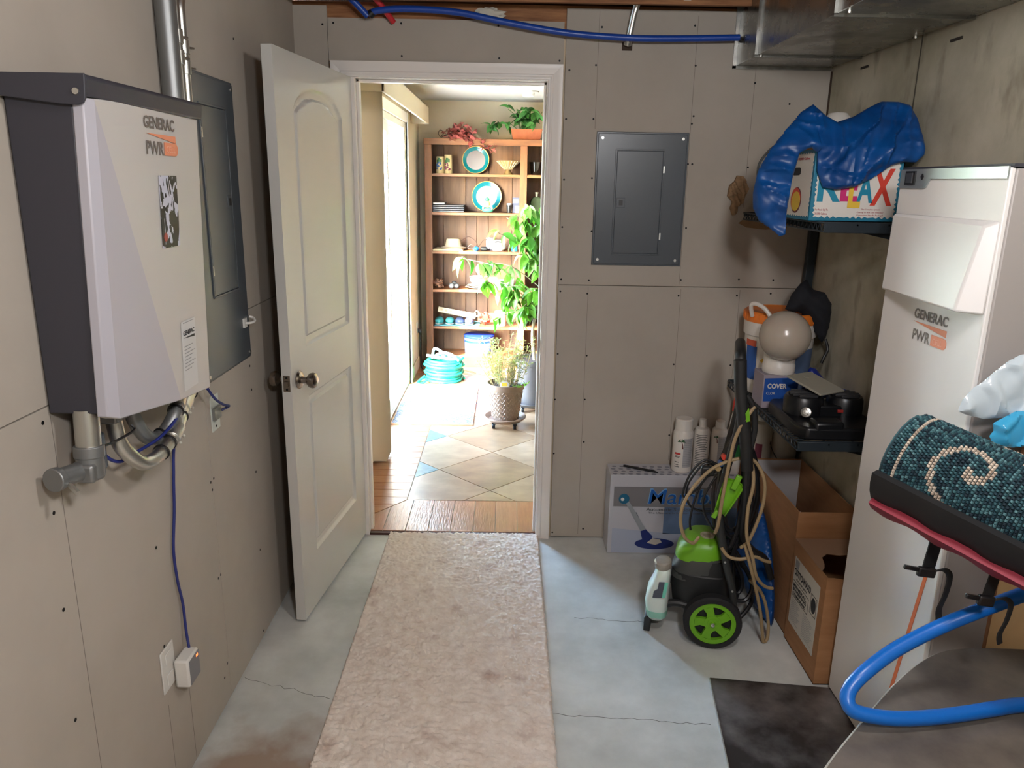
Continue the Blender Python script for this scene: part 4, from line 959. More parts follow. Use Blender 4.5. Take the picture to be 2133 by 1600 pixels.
for a, b_, c, d_ in ((0.006, 0.150, 0.170, 0.172), (0.006, 0.150, 0.112, 0.114), (0.148, 0.150, 0.112, 0.172), (0.165, 0.215, 0.205, 0.207), (0.165, 0.215, 0.135, 0.137), (0.165, 0.167, 0.135, 0.207), (0.213, 0.215, 0.135, 0.207)):
    fr_.prism([(a, c), (b_, c), (b_, d_), (a, d_)], wo_-X*0.0006, -Y, Z, -X*0.0005)
obj('label_frame', fr_, M_ink, wx, smooth=0)['kind'] = 'stuff'
wedge(wx, wo_-Y*0.190+Z*0.171-X*0.0006, -Y, Z, circ(0.020, 18, 0, 0, 0.028), M_ink, 'label_emblem')
wt('MINERAL', 0.012, 0.150, 0.12, 0.012, bold=0.02); wt('SWEEPING', 0.012, 0.134, 0.12, 0.012, bold=0.02); wt('COMPOUND', 0.012, 0.118, 0.12, 0.011, bold=0.02)
lines = MB()
for k in range(12):
    for a, w in ((0.010, 0.085), (0.120, 0.095)): lines.prism([(a, 0.10-k*0.0075), (a+w*(0.7+0.3*((k*37) % 10)/10), 0.10-k*0.0075), (a+w*(0.7+0.3*((k*37) % 10)/10), 0.1018-k*0.0075), (a, 0.1018-k*0.0075)], wo_-X*0.0006, -Y, Z, -X*0.0004)
obj('label_fine_print', lines, M_inkpale, wx, smooth=0)['kind'] = 'stuff'
# blue tarp bag on the floor
bt = [(2.58, 0.0), (2.60, 0.10), (2.64, 0.20), (2.70, 0.29), (2.80, 0.37), (2.88, 0.405), (2.95, 0.39), (3.02, 0.34), (3.05, 0.20), (3.05, 0.0)]
obj('blue_floor_bag', pillow([(-a, b) for a, b in bt], (1.035, 0, 0.001), -Y, Z, 0.012, lambda u, v, d: 0.045*(1-math.exp(-d/0.03))+fold(u, v, 0.4, 14, 6, 0.008)*(d > 0), lambda u, v, d: -0.026*(1-math.exp(-d/0.02))), M_tarp, smooth=60, label='blue plastic sack standing on the floor behind the pressure washer', cat='bag')
# jugs behind the open carton
M_jug = mat('jug_white', (184, 178, 166), 0.45)
obj('storage_carton', MB().box(1.085, 1.268, 3.095, 3.31, 0.0, 0.40), M_card, bevel=0.003, label='closed brown carton under the white jugs in the corner', cat='box')
jg = thing('white_jug', 'narrow white jug with dark strap beside the small bucket in the corner', 'jug', (1.118, 3.18, 0.401))
obj('jug_body', MB().lathe([(0, 0), (0.044, 0), (0.046, 0.01), (0.046, 0.20), (0.036, 0.235), (0.020, 0.246), (0.0, 0.247)], (1.131, 3.18, 0.401), 20), M_jug, jg)
obj('cap', MB().lathe([(0, 0.246), (0.022, 0.246), (0.022, 0.275), (0, 0.277)], (1.131, 3.18, 0.401), 18), M_jug, jg)
obj('jug_label', wrap((1.131, 3.18, 0.401), 0.0462, dg(225), dg(262), 0.03, 0.15), mat('label_maroon', (110, 40, 60), 0.5), jg)
pb2 = thing('small_white_bucket', 'plain white pail with wire handle under the lower shelf', 'bucket', (1.235, 3.20, 0.401))
obj('pail_body', MB().lathe([(0, 0), (0.058, 0), (0.066, 0.20), (0.070, 0.205), (0.070, 0.225), (0.0, 0.226)], (1.236, 3.20, 0.401), 26), M_jug, pb2)
obj('wire_handle', MB().tube(spline([(1.168, 3.17, 0.60), (1.165, 3.14, 0.54), (1.20, 3.125, 0.48), (1.25, 3.12, 0.46), (1.30, 3.14, 0.52)], 6), 0.002, 6), M_black, pb2)

# ================================================================== carton with the pool cleaner, bottles on it
M_mwhite = mat('carton_bluish_white', (186, 186, 192), 0.5)
mb_ = thing('pool_cleaner_carton', 'long white carton printed with a blue pool cleaner against the wall', 'box', (0.76, 3.24, 0.0))
MX0, MX1, MY0, MY1, MZ = 0.474, 1.055, 3.172, 3.314, 0.384
obj('carton', MB().box(MX0, MX1, MY0, MY1, 0.0, MZ), M_mwhite, mb_, bevel=0.002)
mo = Vector((MX0, MY0-0.0004, 0))
wedge(mb_, mo, X, Z, [(0.018, 0.232), (0.58, 0.232), (0.58, 0.328), (0.018, 0.328)], mat('print_grey_band', (122, 120, 122), 0.5), 'printed_band')
wedge(mb_, mo, X, Z, [(0.25, 0.10), (0.58, 0.10), (0.58, 0.231), (0.25, 0.231)], mat('print_pool_blue', (96, 118, 148), 0.5), 'printed_pool')
wedge(mb_, mo, X, Z, [(0.018, 0.004), (0.58, 0.004), (0.58, 0.09), (0.3, 0.10), (0.018, 0.125)], mat('print_pale_blue', (168, 176, 194), 0.5), 'printed_water')
mo2 = mo-Y*0.0006
text('print_lettering', 'Mamba', 0.1, mo2+X*0.172+Z*0.2445, X, Z, mat('print_light_blue', (120, 168, 214), 0.5), mb_, bold=0.004, shear=0.12, fit=0.329, hgt=0.077)
text('print_lettering', 'Mamba', 0.1, mo2+X*0.176+Z*0.248-Y*0.0008, X, Z, mat('print_blue', (24, 92, 170), 0.5), mb_, bold=0.0, shear=0.12, fit=0.317, hgt=0.068)
text('print_lettering', 'Automatic Suction Pool Cleaner', 0.02, mo2+X*0.168+Z*0.212, X, Z, mat('print_dark_grey', (88, 88, 92), 0.5), mb_, bold=0.01, fit=0.36, hgt=0.016)
text('print_lettering', 'The Ultimate in Suction Powered Cleaning', 0.02, mo2+X*0.178+Z*0.196, X, Z, mat('print_dark_grey', (88, 88, 92), 0.5), mb_, fit=0.33, hgt=0.011)
mo3 = mo-Y*0.0012
P_navy = mat('print_navy', (28, 44, 110), 0.5); P_tube = mat('print_tube_grey', (150, 156, 160), 0.5)
wedge(mb_, mo3+X*0.215+Z*0.050, X, Z, circ(0.090, 30, 0, 0, 0.027), P_navy, 'printed_disc')
wedge(mb_, mo3-Y*0.0008, X, Z, [(0.072, 0.252), (0.088, 0.258), (0.172, 0.122), (0.152, 0.108)], P_tube, 'printed_tube')
wedge(mb_, mo3-Y*0.0004, X, Z, [(0.110, 0.20), (0.124, 0.205), (0.166, 0.125), (0.152, 0.120)], mat('print_tube_dark', (70, 80, 96), 0.5), 'printed_tube_shadow')
wedge(mb_, mo3+X*0.065+Z*0.270-Y*0.0012, X, Z, circ(0.024, 20), mat('print_teal_ball', (20, 96, 128), 0.5), 'printed_ball')
wedge(mb_, mo3+X*0.058+Z*0.268-Y*0.0018, X, Z, circ(0.008, 14), M_cardw, 'printed_ball_cap')
wedge(mb_, mo3-Y*0.0014, X, Z, [(0.148, 0.112), (0.172, 0.122), (0.205, 0.088), (0.20, 0.065), (0.158, 0.072)], P_navy, 'printed_neck')
wedge(mb_, mo3-Y*0.0020, X, Z, [(0.180, 0.055), (0.205, 0.078), (0.240, 0.072), (0.248, 0.058), (0.22, 0.045)], mat('print_cream', (196, 190, 178), 0.5), 'printed_foot')
tpz = MB()
for i in range(16):
    for j in range(4):
        a = MX0+0.02+i*0.035+0.008*(j % 2); b_ = MY0+0.012+j*0.031
        tpz.prism(circ(0.011, 8, a, b_, 0.009), (0, 0, MZ), X, Y, Z*0.0005)
obj('printed_dots', tpz, mat('print_dot_grey', (128, 130, 142), 0.5), mb_, smooth=0)['kind'] = 'stuff'
def palm_print(parent, c, r, a, z, s=1.0):
    d = Vector((math.cos(a), math.sin(a), 0)); t = Vector((-math.sin(a), math.cos(a), 0)); o = Vector(c)+d*(r+0.0004)+Z*z
    b = MB()
    b.prism([(0.004*s, -0.030*s), (0.009*s, -0.030*s), (0.006*s, -0.010*s), (0.001*s, 0.0), (-0.001*s, 0.0), (0.003*s, -0.012*s)], o, t, Z, d*0.0006)
    obj('palm_trunk', b, mat('print_trunk', (96, 44, 36), 0.6), parent, smooth=0)
    b = MB()
    for q in range(6):
        g = 0.25+q*0.55
        b.prism([(0, 0), (0.010*s*math.cos(g)-0.002, 0.010*s*math.sin(g)+0.003*s), (0.017*s*math.cos(g), 0.015*s*math.sin(g)-0.003*s), (0.009*s*math.cos(g)+0.001, 0.009*s*math.sin(g)-0.002*s)], o, t, Z, d*0.0008)
    obj('palm_leaves', b, mat('print_green', (36, 84, 44), 0.6), parent, smooth=0)
def print_lines(parent, c, r, a0, a1, zs, m=M_ink):
    b = MB()
    for k, z in enumerate(zs): 
        w = wrap(c, r+0.0004, a0, a1-(a1-a0)*0.25*((k*7) % 4)/4, z, z+0.0022, n=5); b.add(w.v, w.f)
    obj('label_print', b, m, parent, smooth=0)['kind'] = 'stuff'
B1 = (0.801, 3.238, 0.3845)
b1 = thing('white_bottle', 'tall white bottle with wide cap and palm tree print on the carton', 'bottle', B1)
obj('bottle_body', MB().lathe([(0, 0), (0.040, 0), (0.0445, 0.006), (0.0445, 0.185), (0.040, 0.196), (0, 0.197)], B1, 28), M_white, b1)
obj('cap', MB().lathe([(0, 0.195), (0.039, 0.195), (0.039, 0.246), (0.036, 0.250), (0, 0.250)], B1, 28), M_white, b1, bevel=0.001)
obj('grey_label', wrap(B1, 0.0446, dg(262), dg(322), 0.03, 0.165), mat('label_pale', (170, 168, 170), 0.6), b1)
print_lines(b1, B1, 0.0452, dg(264), dg(318), [0.04+0.0085*k for k in range(15)], M_inkpale)
palm_print(b1, B1, 0.0446, dg(250), 0.150, 1.1)
obj('red_print', wrap(B1, 0.0448, dg(213), dg(248), 0.088, 0.097), mat('print_red_text', (190, 60, 56), 0.6), b1)
print_lines(b1, B1, 0.0446, dg(215), dg(245), [0.03, 0.04, 0.052, 0.075, 0.080])
B2 = (0.8865, 3.246, 0.3845)
b2 = thing('white_bottle', 'narrow white bottle covered in fine print in the middle on the carton', 'bottle', B2)
obj('bottle_body', MB().lathe([(0, 0), (0.032, 0), (0.036, 0.006), (0.036, 0.185), (0.030, 0.202), (0.014, 0.210), (0, 0.211)], B2, 26), M_white, b2)
obj('cap', MB().lathe([(0, 0.208), (0.0165, 0.208), (0.0155, 0.244), (0, 0.246)], B2, 20), M_white, b2)
print_lines(b2, B2, 0.036, dg(215), dg(300), [0.02+0.0082*k for k in range(20)])
B3 = (0.967, 3.250, 0.3845)
b3 = thing('white_bottle', 'white bottle with round cap beside the pressure washer handle', 'bottle', B3)
obj('bottle_body', MB().lathe([(0, 0), (0.034, 0), (0.038, 0.006), (0.038, 0.175), (0.032, 0.198), (0.020, 0.206), (0, 0.207)], B3, 26), M_white, b3)
obj('cap', MB().lathe([(0, 0.205), (0.022, 0.205), (0.021, 0.235), (0, 0.237)], B3, 20), M_white, b3)
obj('grey_label', wrap(B3, 0.0381, dg(250), dg(318), 0.03, 0.17), mat('label_pale', (170, 168, 170), 0.6), b3)
print_lines(b3, B3, 0.0387, dg(252), dg(312), [0.04+0.0085*k for k in range(15)], M_inkpale)
palm_print(b3, B3, 0.0381, dg(236), 0.165, 0.8)
B4 = (1.030, 3.225, 0.3845)
b4 = thing('spray_bottle', 'white and green bottle with a red cap behind the washer handle', 'bottle', B4)
obj('bottle_body', MB().lathe([(0, 0), (0.030, 0), (0.032, 0.01), (0.032, 0.20), (0.026, 0.255), (0.018, 0.292), (0, 0.293)], B4, 22), M_white, b4)
obj('green_label', wrap(B4, 0.0322, dg(180), dg(340), 0.08, 0.18), mat('label_green', (30, 92, 44), 0.5), b4)
obj('cap', MB().lathe([(0, 0.29), (0.023, 0.29), (0.022, 0.33), (0.016, 0.362), (0, 0.366)], B4, 18), mat('cap_red', (196, 52, 40), 0.45), b4)
obj('pen', MB().cyl((0.545, 3.272, 0.3905), (0.672, 3.205, 0.3905), 0.0055, n=10).cyl((0.672, 3.205, 0.3905), (0.69, 3.195, 0.3875), 0.0055, 0.002, n=10), M_black, label='thin black marker lying on top of the pool cleaner carton', cat='pen')
# ================================================================== pressure washer
M_green = mat('lime_green_plastic', (106, 168, 30), 0.38)
M_tyre = mat('tyre_black', (24, 24, 26), 0.7, bump=0.2, bscale=200)
M_wblk = mat('washer_black', (26, 27, 28), 0.5, bump=0.05, bscale=300)
M_wgrey = mat('washer_dark_grey', (62, 64, 62), 0.45)
M_tubeg = mat('handle_grey_tube', (58, 60, 60), 0.4, metal=0.5)
pw = thing('pressure_washer', 'lime green and black electric pressure washer standing on the floor', 'washer', (0.72, 2.58, 0.0))
def wheel(cy, sgn):
    c = Vector((0.765, cy, 0.1045)); R = 0.104; ax = Vector((0.10, -1.0*sgn, 0.0)).normalized()
    q = ax.to_track_quat('Z', 'Y').to_matrix().to_4x4(); q.translation = c
    ty = obj('tyre', MB().lathe([(0.083, -0.024), (0.098, -0.024), (R, -0.016), (R, 0.016), (0.098, 0.024), (0.083, 0.024), (0.080, 0.010), (0.080, -0.010), (0.083, -0.024)], n=40, mtx=q), M_tyre, pw)
    def P(r, a, h): return q @ Vector((r*math.cos(a), r*math.sin(a), h))
    hub = MB()
    for (r0, r1) in ((0.066, 0.084), (0.0, 0.030)):
        n = 40; vs = []
        for i in range(n):
            a = 2*PI*i/n
            vs += [P(r0, a, 0.020), P(r1, a, 0.020), P(r0, a, 0.004), P(r1, a, 0.004)]
        fs = []
        for i in range(n):
            j = (i+1) % n; fs += [(4*i, 4*i+1, 4*j+1, 4*j), (4*i+1, 4*i+3, 4*j+3, 4*j+1), (4*i, 4*j, 4*j+2, 4*i+2)]
        hub.add(vs, fs)
    for k in range(5):
        a = PI/2+0.35+k*2*PI/5; w0 = 0.50; w1 = 0.34
        # a broad spoke that narrows towards the rim, leaving five teardrop openings
        pts = [P(0.026, a-0.63, 0.019), P(0.045, a-0.42, 0.019), P(0.067, a-0.30, 0.019), P(0.067, a+0.24, 0.019), P(0.045, a+0.20, 0.019), P(0.026, a+0.63, 0.019)]
        low = [p - (q.to_3x3() @ Vector((0, 0, 0.014))) for p in pts]
        n = len(pts); hub.add(pts+low, [tuple(range(n))]+[(i, (i+1) % n, n+(i+1) % n, n+i) for i in range(n)])
    h = obj('wheel_hub', hub, M_green, ty, smooth=30)
    obj('inner_disc', MB().cyl(q @ Vector((0, 0, -0.012)), q @ Vector((0, 0, 0.002)), 0.082, n=32), M_wblk, ty)
    obj('axle_cap', MB().lathe([(0, 0.018), (0.020, 0.018), (0.019, 0.021), (0.010, 0.022), (0.009, 0.027), (0, 0.029)], n=18, mtx=q), M_green, ty)
    obj('axle_nut', MB().lathe([(0, 0.026), (0.008, 0.026), (0.007, 0.032), (0, 0.033)], n=12, mtx=q), M_emt, ty)
wheel(2.452, 1); wheel(2.735, -1)
obj('axle', MB().cyl((0.765, 2.46, 0.1045), (0.765, 2.73, 0.1045), 0.008, n=10), M_emt, pw)
def loft(secs, n=28, e=3.2):
    """superellipse sections (cx, cy, cz, rx, ry)"""
    b = MB(); vs = []
    for (cx, cy, cz, rx, ry) in secs:
        for i in range(n):
            t = 2*PI*i/n; c, s = math.cos(t), math.sin(t)
            vs.append((cx+rx*math.copysign(abs(c)**(2/e), c), cy+ry*math.copysign(abs(s)**(2/e), s), cz))
    m = len(secs); fs = [(k*n+i, k*n+(i+1) % n, (k+1)*n+(i+1) % n, (k+1)*n+i) for k in range(m-1) for i in range(n)]
    fs += [tuple(range(n-1, -1, -1)), tuple(range((m-1)*n, m*n))]
    return b.add(vs, fs)
CY = 2.595
def lz(secs): return loft([(a, b, 0.10+(c-0.10)*0.82, d, e) for a, b, c, d, e in secs])
def lt(secs): return loft([(a-0.004, b-0.02, c-0.048, d*1.08, e*1.05) for a, b, c, d, e in secs])
obj('motor_housing', lz([(0.715, CY, 0.10, 0.085, 0.090), (0.715, CY, 0.115, 0.103, 0.104), (0.712, CY, 0.20, 0.110, 0.110), (0.712, CY, 0.285, 0.110, 0.110), (0.712, CY, 0.290, 0.106, 0.106), (0.714, CY, 0.330, 0.100, 0.102), (0.716, CY, 0.355, 0.094, 0.098)]), M_wblk, pw)
obj('grey_shoulder', lz([(0.694, CY, 0.255, 0.097, 0.1075), (0.700, CY, 0.300, 0.0935, 0.106), (0.708, CY, 0.350, 0.088, 0.1005), (0.712, CY, 0.365, 0.082, 0.096)]), M_wgrey, pw)
gt = obj('green_top', lz([(0.700, CY, 0.345, 0.090, 0.099), (0.702, CY, 0.375, 0.087, 0.098), (0.708, CY, 0.410, 0.080, 0.093), (0.716, CY, 0.432, 0.068, 0.084), (0.722, CY, 0.442, 0.052, 0.070)]), M_green, pw)
obj('dial', MB().lathe([(0, 0), (0.026, 0), (0.027, 0.006), (0.018, 0.007), (0.017, 0.003), (0, 0.003)], (0.722, 2.57, 0.381), 20), mat('dial_beige', (170, 164, 140), 0.5), gt)
tk = obj('detergent_tank', lt([(0.566, 2.535, 0.110, 0.026, 0.05), (0.566, 2.535, 0.125, 0.036, 0.062), (0.563, 2.535, 0.180, 0.040, 0.066), (0.566, 2.535, 0.225, 0.038, 0.064), (0.574, 2.535, 0.265, 0.030, 0.056), (0.580, 2.535, 0.300, 0.026, 0.046), (0.582, 2.535, 0.318, 0.022, 0.034)]), mat('tank_translucent_white', (206, 220, 214), 0.3, sss=0.15), pw)
obj('detergent_level', lt([(0.566, 2.535, 0.112, 0.0262, 0.0502), (0.566, 2.535, 0.126, 0.0364, 0.0624), (0.564, 2.535, 0.152, 0.0385, 0.0648)]), mat('detergent_mint', (136, 190, 172), 0.35), tk)
obj('tank_cap', along((0.574, 2.502, 0.268), [(0, 0), (0.030, 0), (0.032, 0.008), (0.031, 0.026), (0.026, 0.032), (0, 0.034)], (-0.12, -0.2, 1), 20), mat('cap_grey', (150, 144, 134), 0.5, bump=0.3, bscale=120), tk)
lab_o = Vector((0.546, 2.4430, 0.166)); 
wedge(tk, lab_o, X, (0.12, 0.12, 1), [(0, 0), (0.032, 0.004), (0.032, 0.066), (0.012, 0.064), (0.012, 0.036), (0, 0.026)], mat('tank_label_dark', (70, 76, 88), 0.5), 'tank_label')
wedge(tk, lab_o+X*0.033, X, (0.12, 0.12, 1), [(0, 0.004), (0.012, 0.006), (0.012, 0.066), (0, 0.066)], mat('tank_label_mint', (110, 196, 172), 0.5), 'tank_label_strip')
ff = MB()
for yy in (2.495, 2.685): ff.tube(spline([(0.530, yy, 0.050), (0.545, yy, 0.072), (0.575, yy, 0.105), (0.615, yy, 0.128), (0.66, yy, 0.130), (0.70, yy, 0.115)], 6), 0.014, 10)
ff.box(0.518, 0.542, 2.48, 2.70, 0.0, 0.058)
obj('front_foot', ff, M_wblk, pw, bevel=0.003)
def post(y):
    return spline([(0.838, y, 0.11), (0.826, y, 0.22), (0.795, y, 0.325), (0.762, y, 0.475), (0.752, y, 0.566), (0.765, y, 0.68), (0.785, y, 0.80), (0.795, y, 0.92), (0.788, y, 1.03), (0.778, y+0.01, 1.075)], 6)
obj('handle_tube', MB().tube(post(2.475), 0.0135, 12), M_tubeg, pw)
obj('handle_tube', MB().tube(post(2.715), 0.0135, 12), M_tubeg, pw)
obj('handle_grip', MB().tube(spline([(0.780, 2.475, 1.045), (0.777, 2.482, 1.083), (0.776, 2.53, 1.10), (0.776, 2.66, 1.10), (0.777, 2.708, 1.083), (0.780, 2.715, 1.045)], 6), 0.018, 12), M_wblk, pw)
obj('lower_brace', MB().cyl((0.79, 2.475, 0.34), (0.79, 2.715, 0.34), 0.011, n=10), M_tubeg, pw)
for z in (0.34, 0.23): obj('rivet', MB().cyl((0.79 if z > 0.3 else 0.825, 2.4625, z), (0.79 if z > 0.3 else 0.825, 2.4595, z), 0.004, n=10), M_emt, pw)
# green gun holster: an open channel with a stub at each end
hs0 = Vector((0.748, 2.448, 0.530)); hd = Vector((0.055, 0.0, 0.165)).normalized(); hr = Vector((hd.z, 0, -hd.x))
ch = MB(); vs = []; NN = 11
for k, (t, w) in enumerate(((0.0, 0.020), (0.04, 0.026), (0.09, 0.033), (0.125, 0.036), (0.130, 0.030))):
    for i in range(NN):
        a = PI*(0.08+0.84*i/(NN-1)); vs.append(hs0+hd*t+hr*(w*math.cos(a)+0.008)+Y*(0.026-w*0.9*math.sin(a)*-1)-Y*0.03)
ch.add(vs, [(k*NN+i, k*NN+i+1, (k+1)*NN+i+1, (k+1)*NN+i) for k in range(4) for i in range(NN-1)])
obj('gun_holster', ch, M_green, pw, solid=0.004, smooth=40, fixn=False)
obj('holster_peg', MB().prism([(-0.010, 0), (0.010, 0), (0.010, 0.055), (-0.010, 0.055)], hs0+hd*0.105+hr*0.012-Y*0.006, hr, hd, Y*0.014), M_green, pw, bevel=0.003)
obj('holster_peg', MB().prism([(-0.012, 0), (0.006, 0), (0.010, 0.032), (-0.006, 0.032)], hs0-hd*0.022-hr*0.004-Y*0.006, hr, hd, Y*0.014), M_green, pw, bevel=0.003)
obj('hose_hook', MB().prism([(0, 0), (0.016, 0.0), (0.052, 0.115), (0.040, 0.125)], Vector((0.742, 2.52, 0.655)), X, Z, Y*0.03), M_green, pw, bevel=0.004)
for (x, z, m) in ((0.752, 0.715, mat('nozzle_red', (200, 62, 44), 0.4)), (0.742, 0.690, mat('nozzle_blue', (40, 90, 160), 0.4)), (0.734, 0.672, mat('nozzle_tan', (190, 160, 110), 0.4))):
    obj('spray_nozzle', MB().cyl((x, 2.53, z), (x+0.004, 2.50, z+0.004), 0.010, n=12), m, pw)
# spray gun hanging on the handle, with wand
sg = thing('spray_gun', 'black spray gun and wand hanging on the washer handle', 'spray gun', (0.82, 2.43, 0.30))
obj('grip', MB().tube(spline([(0.772, 2.44, 1.085), (0.776, 2.438, 1.04), (0.782, 2.435, 0.98), (0.795, 2.43, 0.90), (0.815, 2.43, 0.80), (0.83, 2.435, 0.70)], 6), 0.021, 12, rs=None), M_wblk, sg)
obj('trigger_guard', MB().tube(spline([(0.80, 2.43, 0.97), (0.825, 2.43, 0.93), (0.84, 2.43, 0.85), (0.832, 2.43, 0.78)], 6), 0.010, 10), M_wblk, sg)
obj('wand', MB().tube(spline([(0.83, 2.435, 0.70), (0.84, 2.45, 0.55), (0.86, 2.50, 0.42), (0.92, 2.55, 0.34), (0.98, 2.58, 0.29), (1.02, 2.60, 0.20)], 6), 0.013, 10), M_wblk, sg)
obj('green_mark', MB().prism([(0, 0), (0.012, 0.004), (0.004, 0.05), (-0.006, 0.03)], (0.802, 2.409, 0.88), X, Z, Y*-0.002), M_green, sg)
_pv = Vector((0.765, 2.452, 0.0)); _rz = Matrix.Rotation(dg(-16), 3, 'Z')
pw.location = _pv + _rz @ (Vector(pw.location)-_pv); pw.rotation_euler = (0, 0, dg(-16))
# high pressure hose in loops
M_hose = mat('rubber_hose_black', (18, 19, 22), 0.38)
hp = thing('pressure_hose', 'black rubber hose coiled in long loops over the washer hook', 'hose', (0.83, 2.60, 0.35))
random.seed(5)
for k in range(7):
    cx = 0.835+0.012*(k-3)*0.8; rx = 0.035+0.009*k; cy = 2.50+0.022*k; top = 0.80-0.012*k; bot = 0.36+random.uniform(-0.05, 0.06)
    pts = []
    for i in range(10):
        a = 2*PI*i/10; pts.append((cx+rx*math.cos(a)+random.uniform(-.006, .006), cy+0.012*math.sin(a*1.0), (top+bot)/2+(top-bot)/2*math.sin(a)))
    obj('hose_loop', MB().tube(spline(pts, 5, closed=True), 0.0085, 8, closed=True), M_hose, hp)
for pts in ([(0.86, 2.56, 0.33), (0.91, 2.55, 0.25), (0.93, 2.54, 0.19), (0.905, 2.53, 0.145), (0.86, 2.53, 0.15), (0.835, 2.55, 0.19)], [(0.85, 2.58, 0.32), (0.895, 2.56, 0.22), (0.885, 2.55, 0.165), (0.84, 2.55, 0.18)],
            [(0.84, 2.60, 0.30), (0.93, 2.60, 0.22), (0.95, 2.58, 0.12), (0.90, 2.56, 0.05), (0.84, 2.56, 0.04)]):
    obj('hose_end', MB().tube(spline(pts, 6), 0.0080, 8), M_hose, hp)
# thin black cord loops on the left
bk_ = thing('black_power_cord', 'thin black power cord hanging in loops left of the handle', 'cord', (0.65, 2.52, 0.45))
for pts in ([(0.752, 2.50, 0.69), (0.70, 2.50, 0.71), (0.655, 2.50, 0.66), (0.632, 2.50, 0.585), (0.645, 2.50, 0.570), (0.68, 2.50, 0.60), (0.715, 2.50, 0.65)],
            [(0.75, 2.515, 0.68), (0.705, 2.515, 0.69), (0.66, 2.515, 0.63), (0.648, 2.515, 0.58), (0.665, 2.515, 0.53), (0.705, 2.515, 0.51), (0.745, 2.515, 0.51)],
            [(0.748, 2.505, 0.66), (0.715, 2.505, 0.645), (0.69, 2.505, 0.60), (0.675, 2.505, 0.54), (0.667, 2.505, 0.48), (0.672, 2.505, 0.44)],
            [(0.745, 2.49, 0.655), (0.725, 2.49, 0.62), (0.705, 2.49, 0.57), (0.71, 2.49, 0.52), (0.735, 2.49, 0.47), (0.75, 2.49, 0.45)]):
    obj('cord_loop', MB().tube(spline(pts, 6), 0.0042, 8), M_hose, bk_)
obj('plug', MB().box(0.688, 0.735, 2.480, 2.505, 0.655, 0.690), M_wblk, bk_, bevel=0.006)
# tan garden cord
M_tan = mat('tan_cord', (150, 128, 94), 0.6)
tc_ = thing('tan_extension_cord', 'tan extension cord draped in big loops over the pressure washer', 'cord', (0.85, 2.45, 0.0))
for pts in ([(0.83, 2.425, 0.93), (0.802, 2.415, 0.89), (0.777, 2.425, 0.82), (0.763, 2.425, 0.72), (0.752, 2.425, 0.60), (0.745, 2.425, 0.50), (0.742, 2.44, 0.46)],
            [(0.83, 2.46, 0.735), (0.78, 2.46, 0.725), (0.72, 2.46, 0.695), (0.665, 2.46, 0.635), (0.628, 2.46, 0.56), (0.622, 2.46, 0.495), (0.64, 2.46, 0.435), (0.675, 2.47, 0.405), (0.70, 2.49, 0.42)],
            [(0.815, 2.44, 0.74), (0.845, 2.44, 0.72), (0.855, 2.43, 0.65), (0.842, 2.42, 0.56), (0.848, 2.42, 0.46), (0.875, 2.42, 0.38), (0.90, 2.43, 0.30), (0.94, 2.45, 0.25), (0.975, 2.46, 0.235)],
            [(0.82, 2.45, 0.745), (0.865, 2.45, 0.72), (0.895, 2.44, 0.66), (0.90, 2.44, 0.58), (0.885, 2.44, 0.50), (0.862, 2.44, 0.43), (0.84, 2.45, 0.40)],
            [(0.775, 2.46, 0.395), (0.80, 2.45, 0.365), (0.84, 2.44, 0.36), (0.89, 2.44, 0.37), (0.93, 2.45, 0.35), (0.955, 2.46, 0.34)],
            [(0.85, 2.44, 0.42), (0.875, 2.43, 0.34), (0.905, 2.44, 0.25), (0.935, 2.45, 0.15), (0.955, 2.46, 0.06), (0.968, 2.47, 0.010), (0.985, 2.48, 0.02), (0.985, 2.49, 0.08), (0.965, 2.49, 0.16), (0.94, 2.49, 0.21), (0.90, 2.49, 0.25)]):
    obj('cord_loop', MB().tube(spline(pts, 7), 0.0062, 8), M_tan, tc_)

# ================================================================== battery cabinet
M_bwhite = mat('cabinet_white', (224, 221, 218), 0.4, bump=0.04, bscale=350, bdist=0.0006)
M_bgrey = mat('cabinet_side_grey', (158, 152, 148), 0.45)
ba = thing('battery_cabinet', 'tall white battery cabinet with a slanted hood against the concrete wall', 'cabinet', (1.2, 1.96, 0.0))
CX = 1.100; CY0, CY1 = 1.722, 2.205
obj('cabinet_body', MB().box(CX+0.012, 1.312, CY0, CY1-0.003, 0.018, 1.688), M_bgrey, ba, bevel=0.004)
obj('front_door', MB().box(CX, CX+0.0125, CY0+0.003, CY1, 0.018, 1.690), M_bwhite, ba, bevel=0.003)
obj('dark_top', MB().box(CX+0.004, 1.312, CY0-0.002, CY1-0.002, 1.690, 1.698), M_invdark, ba)
pf = Vector((CX-0.0002, CY1, 0))
def bw(poly, m, name, t=0.0012, lift=0.0): return wedge(ba, pf-X*lift, -Y, Z, poly, m, name, t)
sp_ = bw([(0.006, 1.692), (0.006, 1.642), (0.135, 1.642), (0.145, 1.645), (0.155, 1.660), (0.163, 1.666), (0.478, 1.666), (0.478, 1.692)], mat('brushed_aluminium', (168, 176, 178), 0.35, metal=0.7), 'control_strip', 0.004)
sw = bw([(0.040, 1.651), (0.090, 1.651), (0.090, 1.687), (0.040, 1.687)], M_black, 'breaker_switch', 0.004, 0.004)
bw([(0.050, 1.656), (0.080, 1.656), (0.080, 1.682), (0.050, 1.682)], mat('switch_grey', (60, 62, 66), 0.4), 'switch_rocker', 0.003, 0.008)
bw([(0.118, 1.672), (0.124, 1.664), (0.130, 1.672), (0.124, 1.680)], M_black, 'indicator', 0.003, 0.004)
HT = [Vector((1.095, 2.200, 1.573)), Vector((1.095, 1.728, 1.573))]
